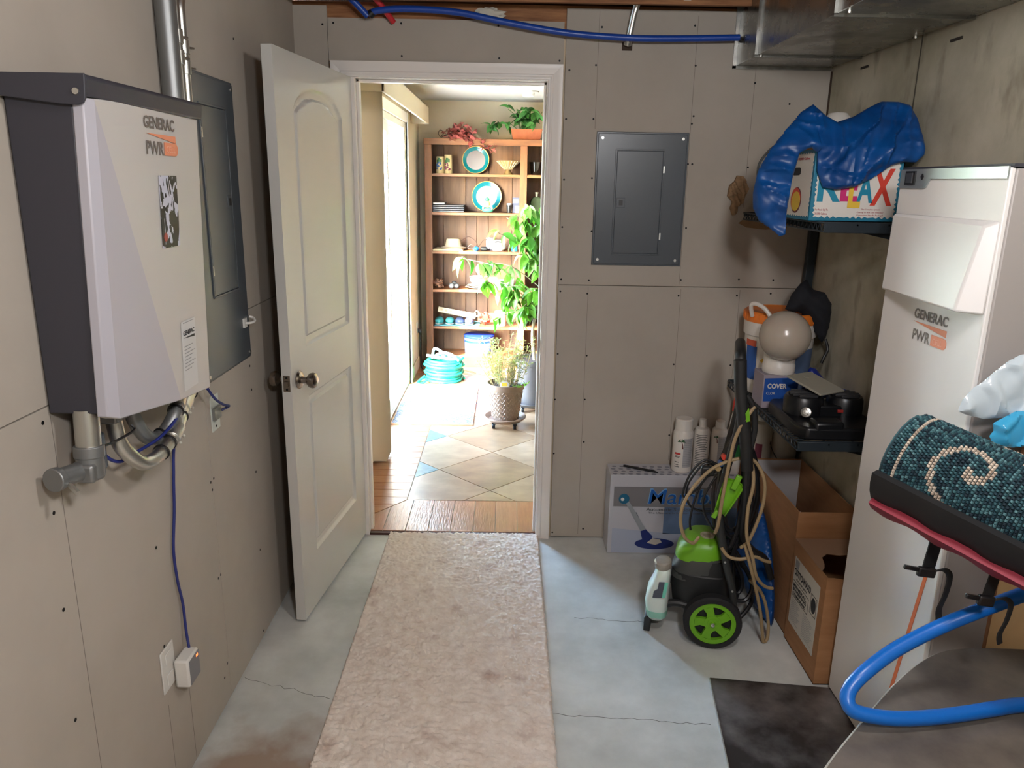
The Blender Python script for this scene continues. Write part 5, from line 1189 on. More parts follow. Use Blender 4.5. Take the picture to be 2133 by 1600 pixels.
hv = [Vector((1.100, 2.203, 1.576)), Vector((1.100, 1.726, 1.576)), Vector((1.100, 1.726, 1.360)), Vector((1.100, 2.203, 1.357)),
      Vector((1.088, 2.198, 1.566)), Vector((1.086, 1.764, 1.560)), Vector((1.034, 1.742, 1.366)), Vector((1.086, 2.200, 1.357))]
hb = MB().add(hv, [(4, 5, 6, 7), (0, 1, 5, 4), (1, 2, 6, 5), (2, 3, 7, 6), (3, 0, 4, 7), (0, 3, 2, 1)])
obj('hood', hb, M_bwhite, ba, bevel=0.006, smooth=30)
def bt_(body, u, v, fit, hgt, m, **k): return text('logo_lettering', body, 0.03, pf-Y*u+Z*v-X*0.0008, -Y, Z, m, ba, fit=fit, hgt=hgt, **k)
bt_('GENERAC', 0.182, 1.306, 0.160, 0.026, M_logo, bold=0.02)
bw([(0.182, 1.297), (0.342, 1.297), (0.342, 1.280), (0.318, 1.283)], M_orange, 'logo_stripe')
bt_('PWR', 0.188, 1.248, 0.085, 0.029, M_logo, bold=0.015)
bw([(0.278+u, 1.248+v*1.05) for u, v in pill], M_orange, 'logo_badge')
bt_('CELL', 0.286, 1.254, 0.046, 0.015, mat('logo_orange_pale', (238, 176, 146), 0.5))
bw([(0.428, 0.70), (0.442, 0.70), (0.340, 0.13), (0.326, 0.13)], mat('stripe_orange', (224, 116, 66), 0.5), 'orange_stripe')

# ================================================================== foreground right: sheets, table, roll
M_sheet = mat('scuffed_dark_sheet', (60, 55, 53), 0.34, col2=(150, 144, 142), scale=3.6, detail=10, mix=(0.46, 0.80), spec=0.5, rough2=0.55, metal=0.3)
sr = math.atan2(-0.05, 0.42)
sh_ = thing('dark_metal_sheet', 'scuffed dark metal sheet lying flat on the concrete floor', 'sheet', (0.712, 2.250, 0.0), local=True, rotz=sr)
obj('sheet', MB().box(0.0, 0.56, -1.25, 0.0, 0.002, 0.012), M_sheet, sh_)
obj('bright_edge', MB().box(-0.004, 0.0, -1.25, 0.0, 0.0, 0.014), mat('edge_lit_pale', (200, 200, 196), 0.35, metal=0.6), sh_)  # the sheet's lit edge, its brightness painted as a pale strip
M_tabletop = mat('worn_grey_tabletop', (112, 105, 96), 0.30, col2=(76, 70, 65), scale=5, detail=8, spec=0.55, rough2=0.45)
rt = thing('rounded_table', 'worn grey table with a rounded corner under the blue hose', 'table', (1.0, 1.1, 0.0))
outl = [(0.44, 0.80), (0.445, 0.92), (0.49, 1.03), (0.603, 1.173), (0.734, 1.306), (0.820, 1.390), (0.883, 1.447), (0.94, 1.493), (0.991, 1.527), (1.035, 1.548), (1.085, 1.558), (1.144, 1.560), (1.24, 1.555), (1.272, 1.535), (1.28, 1.49), (1.28, 1.30), (1.28, 0.90), (1.275, 0.68), (1.24, 0.65), (0.60, 0.65), (0.48, 0.70)]
op = [(p.x, p.y) for p in spline([(a, b, 0) for a, b in outl], 4, closed=True)]
obj('table_top', MB().prism(op, (0, 0, 0.585), X, Y, Z*0.015), M_tabletop, rt, bevel=0.002)
c0 = (0.98, 1.08)
obj('edge_band', MB().tube([(c0[0]+(a-c0[0])*1.003, c0[1]+(b-c0[1])*1.003, 0.592) for a, b in op], 0.0045, 6, closed=True), mat('edge_band_pale', (186, 184, 176), 0.35), rt)
for (x, y) in ((0.86, 0.80), (1.22, 0.80), (1.22, 1.38), (0.98, 1.30)):
    obj('leg', MB().cyl((x, y, 0.013), (x, y, 0.585), 0.016, n=12), M_shelf, rt)
# blue hose
M_bhose = mat('blue_hose', (14, 100, 188), 0.32, spec=0.5)
obj('blue_hose', MB().tube(spline([(1.22, 1.36, 0.93), (1.05, 1.37, 0.85), (0.96, 1.372, 0.806), (0.888, 1.370, 0.770), (0.80, 1.350, 0.733), (0.728, 1.32, 0.70), (0.695, 1.305, 0.672), (0.687, 1.288, 0.652), (0.705, 1.279, 0.638), (0.767, 1.278, 0.627), (0.84, 1.286, 0.622), (0.92, 1.300, 0.6205), (1.00, 1.318, 0.620), (1.07, 1.333, 0.619), (1.20, 1.34, 0.618)], 8), 0.0148, 14), M_bhose, label='thick bright blue hose bent in a tight loop over the table', cat='hose')

# rolled woven rug
roll_a = Vector((0.838, 1.490, 1.100)); roll_b = roll_a + Vector((0.56, -0.78, -0.17)).normalized()*0.56; RR = 0.093
rl_d = (roll_b-roll_a).normalized(); RL = (roll_b-roll_a).length
rl_u = (Z - rl_d*Z.dot(rl_d)).normalized(); rl_v = rl_d.cross(rl_u)       # rl_u up; rl_v sideways
# motif in (s along the roll, w round it, metres); w = 0 on top, positive towards the camera side
def arc(cx, cy, r0, r1, a0, a1, n=26): return [(cx+(r0+(r1-r0)*i/n)*math.cos(a0+(a1-a0)*i/n), cy+(r0+(r1-r0)*i/n)*math.sin(a0+(a1-a0)*i/n)) for i in range(n+1)]
MOT = [([(0.026, -0.20), (0.026, 0.33)], 0.0042),
       (arc(0.150, 0.085, 0.020, 0.088, 0.3, -4.9, 40), 0.0062),
       (arc(0.150, 0.085, 0.006, 0.020, 3.0, 0.3, 10), 0.0085),
       ([(0.14, 0.175), (0.20, 0.190), (0.245, 0.235), (0.27, 0.30)], 0.0065),
       ([(0.19, 0.185), (0.16, 0.225), (0.15, 0.28)], 0.0065),
       (arc(0.118, 0.205, 0.012, 0.012, 0, 6.28, 14), 0.0075),
       ([(0.215, 0.02), (0.235, -0.03), (0.27, -0.045)], 0.008),
       ([(0.16, -0.028), (0.185, -0.05), (0.20, -0.08)], 0.009),
       ([(0.40, 0.02), (0.285, 0.115), (0.40, 0.19)], 0.0075),
       (arc(0.36, -0.07, 0.02, 0.07, 0.0, 4.6, 26), 0.0065),
       ([(0.30, 0.21), (0.36, 0.27), (0.45, 0.30)], 0.006)]
def motif(s, w):
    for pts, hw in MOT:
        for i in range(len(pts)-1):
            x1, y1 = pts[i]; x2, y2 = pts[i+1]; dx, dy = x2-x1, y2-y1
            t = max(0, min(1, ((s-x1)*dx+(w-y1)*dy)/(dx*dx+dy*dy+1e-12)))
            if math.hypot(s-x1-t*dx, w-y1-t*dy) < hw: return True
    return False
CIRC = 2*PI*RR; ND = 92; NS = int(RL/0.0068); pitch_s = RL/NS; pitch_w = CIRC/ND
rg = MB(); dyes = []
random.seed(11)
TEAL = [lin(c) for c in ((48, 84, 92), (38, 68, 78), (60, 98, 104), (30, 54, 64), (84, 122, 128), (28, 44, 54))]; BEI = [lin(c) for c in ((190, 176, 160), (176, 160, 144), (200, 188, 172))]
def onroll(s, w, h):
    a = w/RR; r = RR+h
    return roll_a + rl_d*s + rl_u*math.cos(a)*r - rl_v*math.sin(a)*r*(-1)
for i in range(NS):
    for j in range(ND):
        s0 = i*pitch_s; w0 = (j-ND/2+(0.5 if i % 2 else 0))*pitch_w
        col = random.choice(BEI) if motif(s0+pitch_s/2, w0+pitch_w/2) else random.choice(TEAL)
        g = 0.0006
        V4 = [onroll(s0+g, w0+g*0.5, 0.0), onroll(s0+pitch_s-g, w0+g*0.5, 0.0), onroll(s0+pitch_s-g, w0+pitch_w-g*0.5, 0.0), onroll(s0+g, w0+pitch_w-g*0.5, 0.0)]
        hh = 0.0040+random.uniform(-0.0008, 0.0008)
        T4 = [onroll(s0+pitch_s*0.26, w0+pitch_w*0.22, hh), onroll(s0+pitch_s*0.74, w0+pitch_w*0.22, hh), onroll(s0+pitch_s*0.74, w0+pitch_w*0.78, hh), onroll(s0+pitch_s*0.26, w0+pitch_w*0.78, hh)]
        rg.add(V4+T4, [(4, 5, 6, 7), (0, 1, 5, 4), (1, 2, 6, 5), (2, 3, 7, 6), (3, 0, 4, 7)]); dyes += [col]*5
rr_ = thing('rolled_rug', 'rolled teal woven rug with beige scroll pattern in the foreground', 'rug', tuple(roll_a-Z*RR))
core = MB().cyl(roll_a-rl_d*0.004, roll_b, RR-0.001, n=40)
obj('rug_back', core, mat('rug_backing_dark', (26, 50, 58), 0.9), rr_)
off_ = OFF[rr_.name]
me_ = mesh_of('woven_face', rg, attr_mat('rug_yarn', 0.75, bump=0.3, bscale=900), off_, smooth=0, fixn=False)
ca = me_.color_attributes.new('dye', 'FLOAT_COLOR', 'CORNER')
buf = []
for c in dyes: buf += list(c)*4
ca.data.foreach_set('color', buf)
wf = obj('woven_face', me_, None, rr_); wf['kind'] = 'stuff'
spn = []
for k in range(90):
    a = k*0.30; r = RR*0.97-k*0.00092
    spn.append(roll_a-rl_d*0.005+rl_u*math.cos(a)*r+rl_v*math.sin(a)*r)
obj('spiral_edge', MB().tube(spn, 0.0035, 6), mat('rug_edge', (44, 82, 90), 0.9), rr_)

# red and black padded sling under the roll, with buckle straps
M_red = mat('red_nylon', (132, 30, 48), 0.6); M_blkn = mat('black_nylon', (18, 18, 20), 0.7)
sl = thing('folded_camp_chair', 'red and black padded fabric sling with buckle straps under the rolled rug', 'bag', tuple(roll_a-Z*0.2))
def slung(name, a0, a1, r0, r1, m, s0=0.0, s1=None, nu=30):
    s1 = s1 or RL; b = MB(); vs = []; n = 14
    for i in range(nu+1):
        s = s0+(s1-s0)*i/nu; bulge = 0.005*math.sin(i*1.1)
        for k in range(n+1):
            a = a0+(a1-a0)*k/n; e = math.sin(PI*k/n)
            for r in (r0, r1+bulge*e): vs.append(roll_a+rl_d*s+rl_u*math.cos(a)*r+rl_v*math.sin(a)*r)
    q = (n+1)*2; fs = []
    for i in range(nu):
        for k in range(n):
            p = i*q+k*2; fs += [(p, p+2, p+q+2, p+q), (p+1, p+q+1, p+q+3, p+3)]
        fs += [(i*q, i*q+q, i*q+q+1, i*q+1), (i*q+2*n, i*q+2*n+1, i*q+q+2*n+1, i*q+q+2*n)]
    for k in range(n):
        for base in (0, nu*q): fs.append((base+2*k, base+2*k+1, base+2*k+3, base+2*k+2))
    b.add(vs, fs); return obj(name, b, m, sl, smooth=50)
slung('black_rim', 1.70, 4.6, RR+0.005, RR+0.024, M_blkn, -0.005)
slung('red_pad', 2.30, 4.2, RR+0.022, RR+0.038, M_red, 0.0)
def ribbon(name, pts, w, t, side, m, parent):
    side = Vector(side).normalized(); b = MB(); vs = []; P_ = spline(pts, 6); n = len(P_)
    for i, p in enumerate(P_):
        d = (P_[min(i+1, n-1)]-P_[max(i-1, 0)]).normalized(); nn = d.cross(side).normalized()
        vs += [p-side*w/2-nn*t/2, p+side*w/2-nn*t/2, p+side*w/2+nn*t/2, p-side*w/2+nn*t/2]
    fs = []
    for i in range(n-1):
        for k in range(4): fs.append((4*i+k, 4*i+(k+1) % 4, 4*i+4+(k+1) % 4, 4*i+4+k))
    fs += [(3, 2, 1, 0), (4*n-4, 4*n-3, 4*n-2, 4*n-1)]
    return obj(name, b.add(vs, fs), m, parent)
for (o, k) in ((Vector((0.888, 1.418, 0.955)), 1.0), (Vector((0.942, 1.305, 0.945)), 0.85)):
    ribbon('strap', [o+Vector((0.0, 0, 0.02)), o+Vector((-0.002, 0, -0.02)), o+Vector((-0.006, 0, -0.055*k)), o+Vector((-0.008, 0, -0.078*k))], 0.030*k, 0.003, (1, 0.2, 0), M_blkn, sl)
    bu = obj('buckle', MB().box(-0.020*k, 0.018*k, -0.006, 0.006, -0.012, 0.010, Matrix.Translation(o+Vector((-0.012, -0.004, -0.080*k))) @ Matrix.Rotation(0.12, 4, 'Y')), M_black, sl, bevel=0.004)
    obj('buckle_prong', MB().box(-0.052*k, -0.018*k, -0.004, 0.004, -0.004, 0.005, Matrix.Translation(o+Vector((-0.010, -0.004, -0.079*k))) @ Matrix.Rotation(0.18, 4, 'Y')), M_blk2, bu, bevel=0.002)
    ribbon('strap_tail', [o+Vector((0.0, -0.004, -0.080*k)), o+Vector((0.022, -0.006, -0.074*k)), o+Vector((0.036, -0.006, -0.090*k)), o+Vector((0.034, -0.006, -0.13*k)), o+Vector((0.026, -0.006, -0.165*k)), o+Vector((0.030, -0.006, -0.19*k))], 0.018*k, 0.003, (0.9, 0.5, 0), M_blkn, sl)
# what the pile on the right rests on
obj('supporting_carton', MB().box(1.03, 1.295, 0.78, 1.10, 0.601, 0.845), M_card, bevel=0.003, label='brown carton on the table holding up the rolled rug', cat='box')
cdp = thing('cardboard_sheets', 'tall tan cardboard sheet leaning against the battery cabinet side', 'cardboard', (1.26, 1.66, 0.0))
M_tan2 = mat('pale_cardboard', (206, 172, 126), 0.8, col2=(190, 156, 112), scale=5)
obj('sheet', MB().box(1.205, 1.306, 1.655, 1.664, 0.0, 1.10), M_tan2, cdp)
obj('corrugated_edge', MB().box(1.202, 1.2052, 1.655, 1.664, 0.0, 1.10), M_card_in, cdp)
obj('sheet', MB().box(1.225, 1.308, 1.668, 1.676, 0.0, 1.085), M_tan2, cdp)
# pale blue plastic bag on top of the cardboard
M_film = mat('plastic_film_white', (206, 220, 228), 0.18, trans=0.15, spec=0.6); M_filmb = mat('plastic_film_blue', (70, 176, 224), 0.18, trans=0.15, spec=0.6)
pgb = thing('plastic_bag', 'pale blue and white plastic bag draped over the cardboard by the cabinet', 'bag', (1.15, 1.63, 1.1))
w1 = [(1.022,1.155),(1.030,1.185),(1.048,1.210),(1.068,1.226),(1.090,1.250),(1.115,1.273),(1.14,1.288),(1.20,1.30),(1.27,1.28),(1.30,1.22),(1.29,1.16),(1.20,1.145),(1.13,1.142),(1.085,1.138),(1.045,1.147)]
def wf_(x, z, d): return 0.010*(1-math.exp(-d/0.02))+(crease(x, z, -0.75, 16, 12, 0.020)+crease(x, z, 0.5, 22, 4, 0.012))*(1-math.exp(-d/0.008))
obj('white_film', pillow(w1, (0, 1.640, 0), X, Z, 0.005, wf_, lambda x, z, d: -0.012*(1-math.exp(-d/0.01))), M_film, pgb, smooth=30)
w2 = [(1.092,1.135),(1.098,1.118),(1.090,1.105),(1.098,1.088),(1.115,1.078),(1.15,1.078),(1.20,1.085),(1.25,1.10),(1.27,1.15),(1.20,1.165),(1.14,1.165)]
obj('blue_film', pillow(w2, (0, 1.618, 0), X, Z, 0.005, lambda x, z, d: wf_(x+3, z, d), lambda x, z, d: -0.010*(1-math.exp(-d/0.01))), M_filmb, pgb, smooth=30)

# ================================================================== carpet runner
cr_x0, cr_x1 = -0.549, 0.165
random.seed(3)
cp = MB(); dye2 = []
ys_ = []; y = 3.335
while y > 1.15: ys_.append(y); y -= 0.0052
nxs = 138
vs = []
for j, y in enumerate(ys_):
    for i in range(nxs+1):
        x = cr_x0+(cr_x1-cr_x0)*i/nxs
        h = 0.011+0.0045*random.random()+0.0035*mnoise.noise(Vector((x*22, y*22, 0)))+0.006*mnoise.noise(Vector((x*75, y*75, 4)))
        ed = 0.0022*random.uniform(-1, 1)
        if i in (0, nxs): h = 0.002
        if j == 0: h = 0.003
        vs.append((x+random.uniform(-.0014, .0014)+(ed if i in (0, nxs) else 0), y+random.uniform(-.0014, .0014), h))
n1 = nxs+1
cp.add(vs, [(j*n1+i, j*n1+i+1, (j+1)*n1+i+1, (j+1)*n1+i) for j in range(len(ys_)-1) for i in range(nxs)])
yl = ys_[-1]
cp.add([(cr_x0, yl, 0.002), (cr_x1, yl, 0.002), (cr_x1, yl, 0.013), (cr_x0, yl, 0.013), (cr_x0, -1.6, 0.002), (cr_x1, -1.6, 0.002), (cr_x1, -1.6, 0.013), (cr_x0, -1.6, 0.013)], [(3, 2, 6, 7), (0, 3, 7, 4), (1, 2, 6, 5), (4, 5, 6, 7)])
M_carpet = mat('carpet_pile_beige', (246, 236, 226), 0.95, col2=(224, 208, 194), scale=26, detail=8, mix=(0.3, 0.7), bump=0.6, bscale=420, bdist=0.004, spec=0.1)
nn = M_carpet.node_tree.nodes; ll = M_carpet.node_tree.links; bb_ = nn['Principled BSDF']
t3 = nn.new('ShaderNodeTexNoise'); t3.inputs['Scale'].default_value = 7.0; t3.inputs['Detail'].default_value = 7
tc3 = nn.new('ShaderNodeTexCoord'); ll.new(tc3.outputs['Object'], t3.inputs['Vector'])
m3 = nn.new('ShaderNodeMapRange'); m3.inputs['From Min'].default_value = 0.60; m3.inputs['From Max'].default_value = 0.76; m3.inputs['To Max'].default_value = 0.7; ll.new(t3.outputs['Fac'], m3.inputs['Value'])
x3 = nn.new('ShaderNodeMix'); x3.data_type = 'RGBA'; ll.new(bb_.inputs['Base Color'].links[0].from_socket, x3.inputs[6]); x3.inputs[7].default_value = lin((176, 142, 128))
ll.new(m3.outputs[0], x3.inputs[0]); ll.new(x3.outputs[2], bb_.inputs['Base Color'])
obj('carpet_runner', cp, M_carpet, smooth=80, fixn=False, label='beige plush carpet runner on the concrete leading to the doorway', cat='carpet')
obj('wall_bracket', MB().box(1.20, 1.3145, 1.80, 2.12, 0.30, 0.36), M_shelf, ba)
# ================================================================== furniture and plants of the sunny room
def leaf_mat(name, c1, c2, k=0.35):
    m = mat(name, c1, 0.42, col2=c2, scale=30, spec=0.45)
    n = m.node_tree.nodes; l = m.node_tree.links; b = n['Principled BSDF']; o = n['Material Output']
    t = n.new('ShaderNodeBsdfTranslucent'); t.inputs['Color'].default_value = lin(tuple(min(255, int(v*1.15)) for v in c1))
    mx = n.new('ShaderNodeMixShader'); mx.inputs[0].default_value = k
    l.new(b.outputs[0], mx.inputs[1]); l.new(t.outputs[0], mx.inputs[2]); l.new(mx.outputs[0], o.inputs[0])
    return m
def leaf_mesh(name, L, W, m, curl=0.25, lobes=0):
    b = MB(); vs = []; n = 6
    for i in range(n+1):
        t = i/n; w = W/2*math.sin(PI*min(1, t*1.02+0.02))**0.8*(1-0.25*t); y = L*t; z = -curl*L*t*t
        if lobes and i % 2: w *= 0.45
        vs += [(-w, y, z+w*0.35), (0, y, z), (w, y, z+w*0.35)]
    fs = []
    for i in range(n):
        a = 3*i; fs += [(a, a+1, a+4, a+3), (a+1, a+2, a+5, a+4)]
    b.add(vs, fs); return mesh_of(name, b, m, smooth=60, fixn=False)

M_oak = mat('oak_shelf_wood', (132, 84, 48), 0.5, col2=(108, 66, 36), scale=3, detail=7, stretch=(1.5, 10, 10))
M_oakv = mat('oak_upright_wood', (126, 80, 48), 0.5, col2=(104, 64, 36), scale=3, detail=7, stretch=(10, 10, 1.5))
M_back = [mat('back_board_%s' % n_, a, 0.6, col2=b, scale=2.2, detail=8, stretch=(9, 9, 1.0)) for n_, a, b in (('mid', (112, 82, 60), (82, 56, 40)), ('warm', (116, 84, 58), (86, 58, 38)), ('dull', (104, 78, 60), (78, 54, 42)))]
FY, BYK = 6.70, 6.985
bc_ = thing('bookcase', 'tall oak bookcase with plank back against the far wall', 'bookcase', (0.1, 6.84, ZF))
SR = 0.82
obj('side', MB().box(-0.722, -0.700, FY+0.02, BYK, ZF, 1.985), M_oakv, bc_); obj('side', MB().box(SR-0.022, SR, FY+0.02, BYK, ZF, 1.985), M_oakv, bc_)
obj('stile', MB().box(-0.722, -0.662, FY, FY+0.02, ZF, 1.945), M_oakv, bc_, bevel=0.002); obj('stile', MB().box(SR-0.06, SR, FY, FY+0.02, ZF, 1.945), M_oakv, bc_, bevel=0.002)
obj('stile', MB().box(0.090, 0.150, FY, FY+0.02, 0.12, 1.945), M_oakv, bc_, bevel=0.002)
obj('divider', MB().box(0.109, 0.131, FY+0.02, BYK-0.012, 0.12, 1.95), M_oakv, bc_)
obj('top_rail', MB().box(-0.728, SR+0.006, FY-0.006, FY+0.02, 1.940, 1.992), M_oak, bc_, bevel=0.003)
obj('top_board', MB().box(-0.722, SR, FY+0.02, BYK, 1.965, 1.990), M_oak, bc_)
SHZ = (1.706, 1.384, 1.052, 0.717, 0.385)
for z in SHZ:
    obj('shelf', MB().box(-0.700, 0.109, FY+0.004, BYK-0.012, z-0.024, z), M_oak, bc_, bevel=0.002)
    obj('shelf', MB().box(0.131, SR-0.022, FY+0.004, BYK-0.012, z-0.024, z), M_oak, bc_, bevel=0.002)
obj('base_board', MB().box(-0.700, SR-0.022, FY+0.02, BYK-0.012, 0.10, 0.122), M_oak, bc_); obj('kick_rail', MB().box(-0.662, SR-0.06, FY, FY+0.02, ZF, 0.122), M_oak, bc_, bevel=0.002)
gx = [-0.700, -0.588, -0.386, -0.288, -0.182, 0.028, 0.12, 0.26, 0.40, 0.52, 0.66, 0.80]
for i in range(len(gx)-1): obj('back_plank', MB().box(gx[i]+0.002, gx[i+1]-0.002, BYK-0.011, BYK, ZF, 1.98), M_back[i % 3], bc_, bevel=0.0015)
obj('back_panel', MB().box(-0.722, SR, BYK, BYK+0.004, ZF, 1.98), M_stud, bc_)
YI = 6.83
# --- shelf 1
M_cand = mat('candle_cream', (186, 168, 126), 0.5)
for lab, x, r, h, c1 in (('shorter painted candle with blue grapes on the top shelf', -0.600, 0.034, 0.140, (52, 88, 150)), ('taller painted candle with purple berries on the top shelf', -0.530, 0.034, 0.156, (120, 48, 84))):
    t = thing('painted_candle', lab, 'candle', (x, YI, SHZ[0]+0.001))
    C = (x, YI, SHZ[0]+0.001)
    obj('candle_body', MB().lathe([(0, 0), (r, 0), (r+0.001, 0.004), (r, h-0.004), (r-0.003, h), (0.01, h-0.002), (0, h-0.004)], C, 20), M_cand, t)
    random.seed(int(h*1000))
    for k in range(11):
        a = dg(random.uniform(220, 300)); z = 0.03+0.06*random.random()
        obj('painted_grape', MB().ball((x+r*math.cos(a), YI+r*math.sin(a), C[2]+z), 0.008, nu=8, nv=6), mat('paint_%d' % c1[0], c1, 0.5), t)
    for a, z in ((235, 0.10), (275, 0.105), (255, 0.115)):
        a = dg(a); obj('painted_leaf', wrap(C, r+0.0002, a-0.35, a+0.35, z-0.012, z+0.014, n=5), mat('paint_leaf', (52, 96, 58), 0.5), t)
M_turq = mat('turquoise_glaze', (10, 108, 122), 0.22, coat=0.5); M_pltw = mat('plate_grey_white', (134, 132, 142), 0.3); M_gold = mat('gold_rim', (210, 176, 96), 0.3, metal=0.6)
def plate(lab, x, z, r, y):
    t = thing('display_plate', lab, 'plate', (x, y, z-r))
    q = Matrix.Translation((x, y, z)) @ Matrix.Rotation(dg(80), 4, 'X')
    obj('plate_rim', MB().lathe([(r*0.70, 0.004), (r*0.74, 0.006), (r*0.97, 0.020), (r*0.97, 0.014), (r*0.72, -0.002), (r*0.70, 0.004)], n=40, mtx=q), M_turq, t)
    obj('plate_centre', MB().lathe([(0, 0.003), (r*0.71, 0.004), (r*0.71, -0.003), (0, -0.003)], n=40, mtx=q), M_pltw, t)
    obj('gold_edge', MB().lathe([(r*0.96, 0.020), (r*1.0, 0.021), (r*1.0, 0.014), (r*0.96, 0.013), (r*0.96, 0.020)], n=40, mtx=q), M_gold, t)
plate('turquoise rimmed plate on the top shelf under the red leaves', -0.297, SHZ[0]+0.118, 0.118, 6.93)
plate('turquoise rimmed plate on the second shelf behind the frog', -0.200, SHZ[1]+0.132, 0.132, 6.93)
wb_ = thing('footed_bowl', 'brown ribbed glass bowl on a foot on the top shelf', 'bowl', (-0.012, YI, SHZ[0]))
obj('bowl', MB().lathe([(0.018, 0.040), (0.035, 0.046), (0.075, 0.090), (0.100, 0.112), (0.098, 0.115), (0.070, 0.094), (0.03, 0.052), (0.018, 0.040)], (-0.012, YI, SHZ[0]+0.001), 24), mat('amber_glass', (146, 122, 84), 0.25, spec=0.6), wb_)
obj('foot', MB().lathe([(0, 0), (0.045, 0), (0.040, 0.006), (0.022, 0.030), (0.020, 0.046), (0, 0.046)], (-0.012, YI, SHZ[0]+0.001), 20), mat('amber_glass_dark', (120, 98, 64), 0.25, spec=0.6), wb_)
for k in range(20):
    a = 2*PI*k/20; c, s = math.cos(a), math.sin(a)
    obj('rib', MB().tube([(-0.012+0.036*c, YI+0.036*s, SHZ[0]+0.046), (-0.012+0.077*c, YI+0.077*s, SHZ[0]+0.089), (-0.012+0.101*c, YI+0.101*s, SHZ[0]+0.112)], 0.003, 6), mat('amber_rib', (196, 180, 140), 0.3), wb_)
tb_ = thing('dark_tumbler', 'dark brown glass tumbler on the top right shelf', 'glass', (0.224, YI, SHZ[0]))
obj('tumbler', MB().lathe([(0, 0.001), (0.038, 0.001), (0.056, 0.108), (0.053, 0.108), (0.036, 0.008), (0, 0.008)], (0.224, YI, SHZ[0]), 22), mat('smoky_glass', (34, 26, 22), 0.12, spec=0.7), tb_)
# --- shelf 2
M_lapt = [mat('laptop_%d' % i, c, 0.4) for i, c in enumerate(((62, 64, 70), (48, 50, 56), (74, 76, 82), (54, 56, 62)))]
for k, lab in enumerate(('bottom', 'second lowest', 'second highest', 'top')):
    t = thing('slim_case', '%s of four dark slim cases stacked on the second shelf' % lab, 'case', (-0.53, YI, SHZ[1]+0.001+k*0.0155), 'slim cases stacked on the second shelf')
    obj('shell', MB().box(-0.660, -0.392, 6.735, 6.955, SHZ[1]+0.001+k*0.0155, SHZ[1]+0.001+k*0.0155+0.0125), M_lapt[k], t, bevel=0.003)
    obj('pale_seam', MB().box(-0.658, -0.394, 6.7345, 6.736, SHZ[1]+0.006+k*0.0155, SHZ[1]+0.008+k*0.0155), M_inkpale, t)
t = thing('small_notebook', 'small grey notebook on top of the stacked slim cases', 'notebook', (-0.6, YI, 1.45))
obj('cover', MB().box(-0.660, -0.556, 6.75, 6.93, SHZ[1]+0.0635, SHZ[1]+0.080), mat('notebook_grey', (120, 116, 116), 0.6), t, bevel=0.002)
obj('pages', MB().box(-0.657, -0.559, 6.748, 6.75, SHZ[1]+0.066, SHZ[1]+0.077), M_cardw, t)
fg = thing('frog_figurine', 'small green and orange figurine in front of the lower plate', 'figurine', (-0.185, 6.77, SHZ[1]))
obj('cushion_base', MB().ball((-0.185, 6.77, SHZ[1]+0.022), 0.050, 0.03, 0.022), mat('figurine_teal', (70, 150, 120), 0.5), fg)
obj('body', MB().ball((-0.187, 6.77, SHZ[1]+0.070), 0.024, 0.02, 0.030), mat('figurine_orange', (216, 166, 90), 0.5), fg)
obj('head', MB().ball((-0.190, 6.765, SHZ[1]+0.112), 0.020, 0.018, 0.018), mat('figurine_green', (60, 150, 100), 0.5), fg)
for s in (-1, 1): obj('eye', MB().ball((-0.190+s*0.014, 6.76, SHZ[1]+0.132), 0.008, nu=10, nv=8), M_cardw, fg); obj('leg', MB().tube(spline([(-0.187+s*0.015, 6.76, SHZ[1]+0.055), (-0.187+s*0.035, 6.75, SHZ[1]+0.050), (-0.187+s*0.040, 6.748, SHZ[1]+0.03)], 4), 0.007, 8), mat('figurine_cream', (224, 204, 170), 0.5), fg)
t = thing('shot_cup', 'small black cup with silver rim on the second shelf', 'cup', (0.0, YI, SHZ[1]))
obj('cup_body', MB().lathe([(0, 0.001), (0.018, 0.001), (0.024, 0.068), (0, 0.068)], (0.002, YI-0.04, SHZ[1]), 18), M_black, t); obj('rim', MB().lathe([(0.020, 0.066), (0.0245, 0.066), (0.025, 0.080), (0.021, 0.080), (0.020, 0.066)], (0.002, YI-0.04, SHZ[1]), 18), M_emt, t)
t = thing('small_carton', 'upright dark printed box beside the bookcase divider', 'box', (0.05, YI, SHZ[1]))
obj('carton', MB().box(0.030, 0.088, 6.80, 6.86, SHZ[1]+0.001, SHZ[1]+0.130), mat('box_navy', (66, 70, 92), 0.5), t, bevel=0.001); obj('printed_patch', MB().box(0.040, 0.078, 6.7992, 6.80, SHZ[1]+0.085, SHZ[1]+0.115), M_inkpale, t); obj('white_slip', MB().box(0.052, 0.088, 6.790, 6.796, SHZ[1]+0.001, SHZ[1]+0.060), M_cardw, t)
t = thing('green_flask', 'flat green glass flask on the right of the divider', 'bottle', (0.24, YI, SHZ[1]))
obj('flask_body', MB().prism([(-0.052, 0), (0.052, 0), (0.055, 0.01), (0.055, 0.10), (0.040, 0.128), (0.014, 0.140), (-0.014, 0.140), (-0.040, 0.128), (-0.055, 0.10), (-0.055, 0.01)], (0.240, 6.80, SHZ[1]+0.001), X, Z, Y*0.05), mat('green_glass', (52, 62, 44), 0.12, spec=0.7), t, bevel=0.008)
obj('flask_neck', MB().lathe([(0.012, 0.138), (0.012, 0.165), (0.016, 0.167), (0.016, 0.178), (0, 0.179)], (0.240, 6.825, SHZ[1]+0.001), 14), mat('flask_neck_grey', (126, 128, 112), 0.3), t)
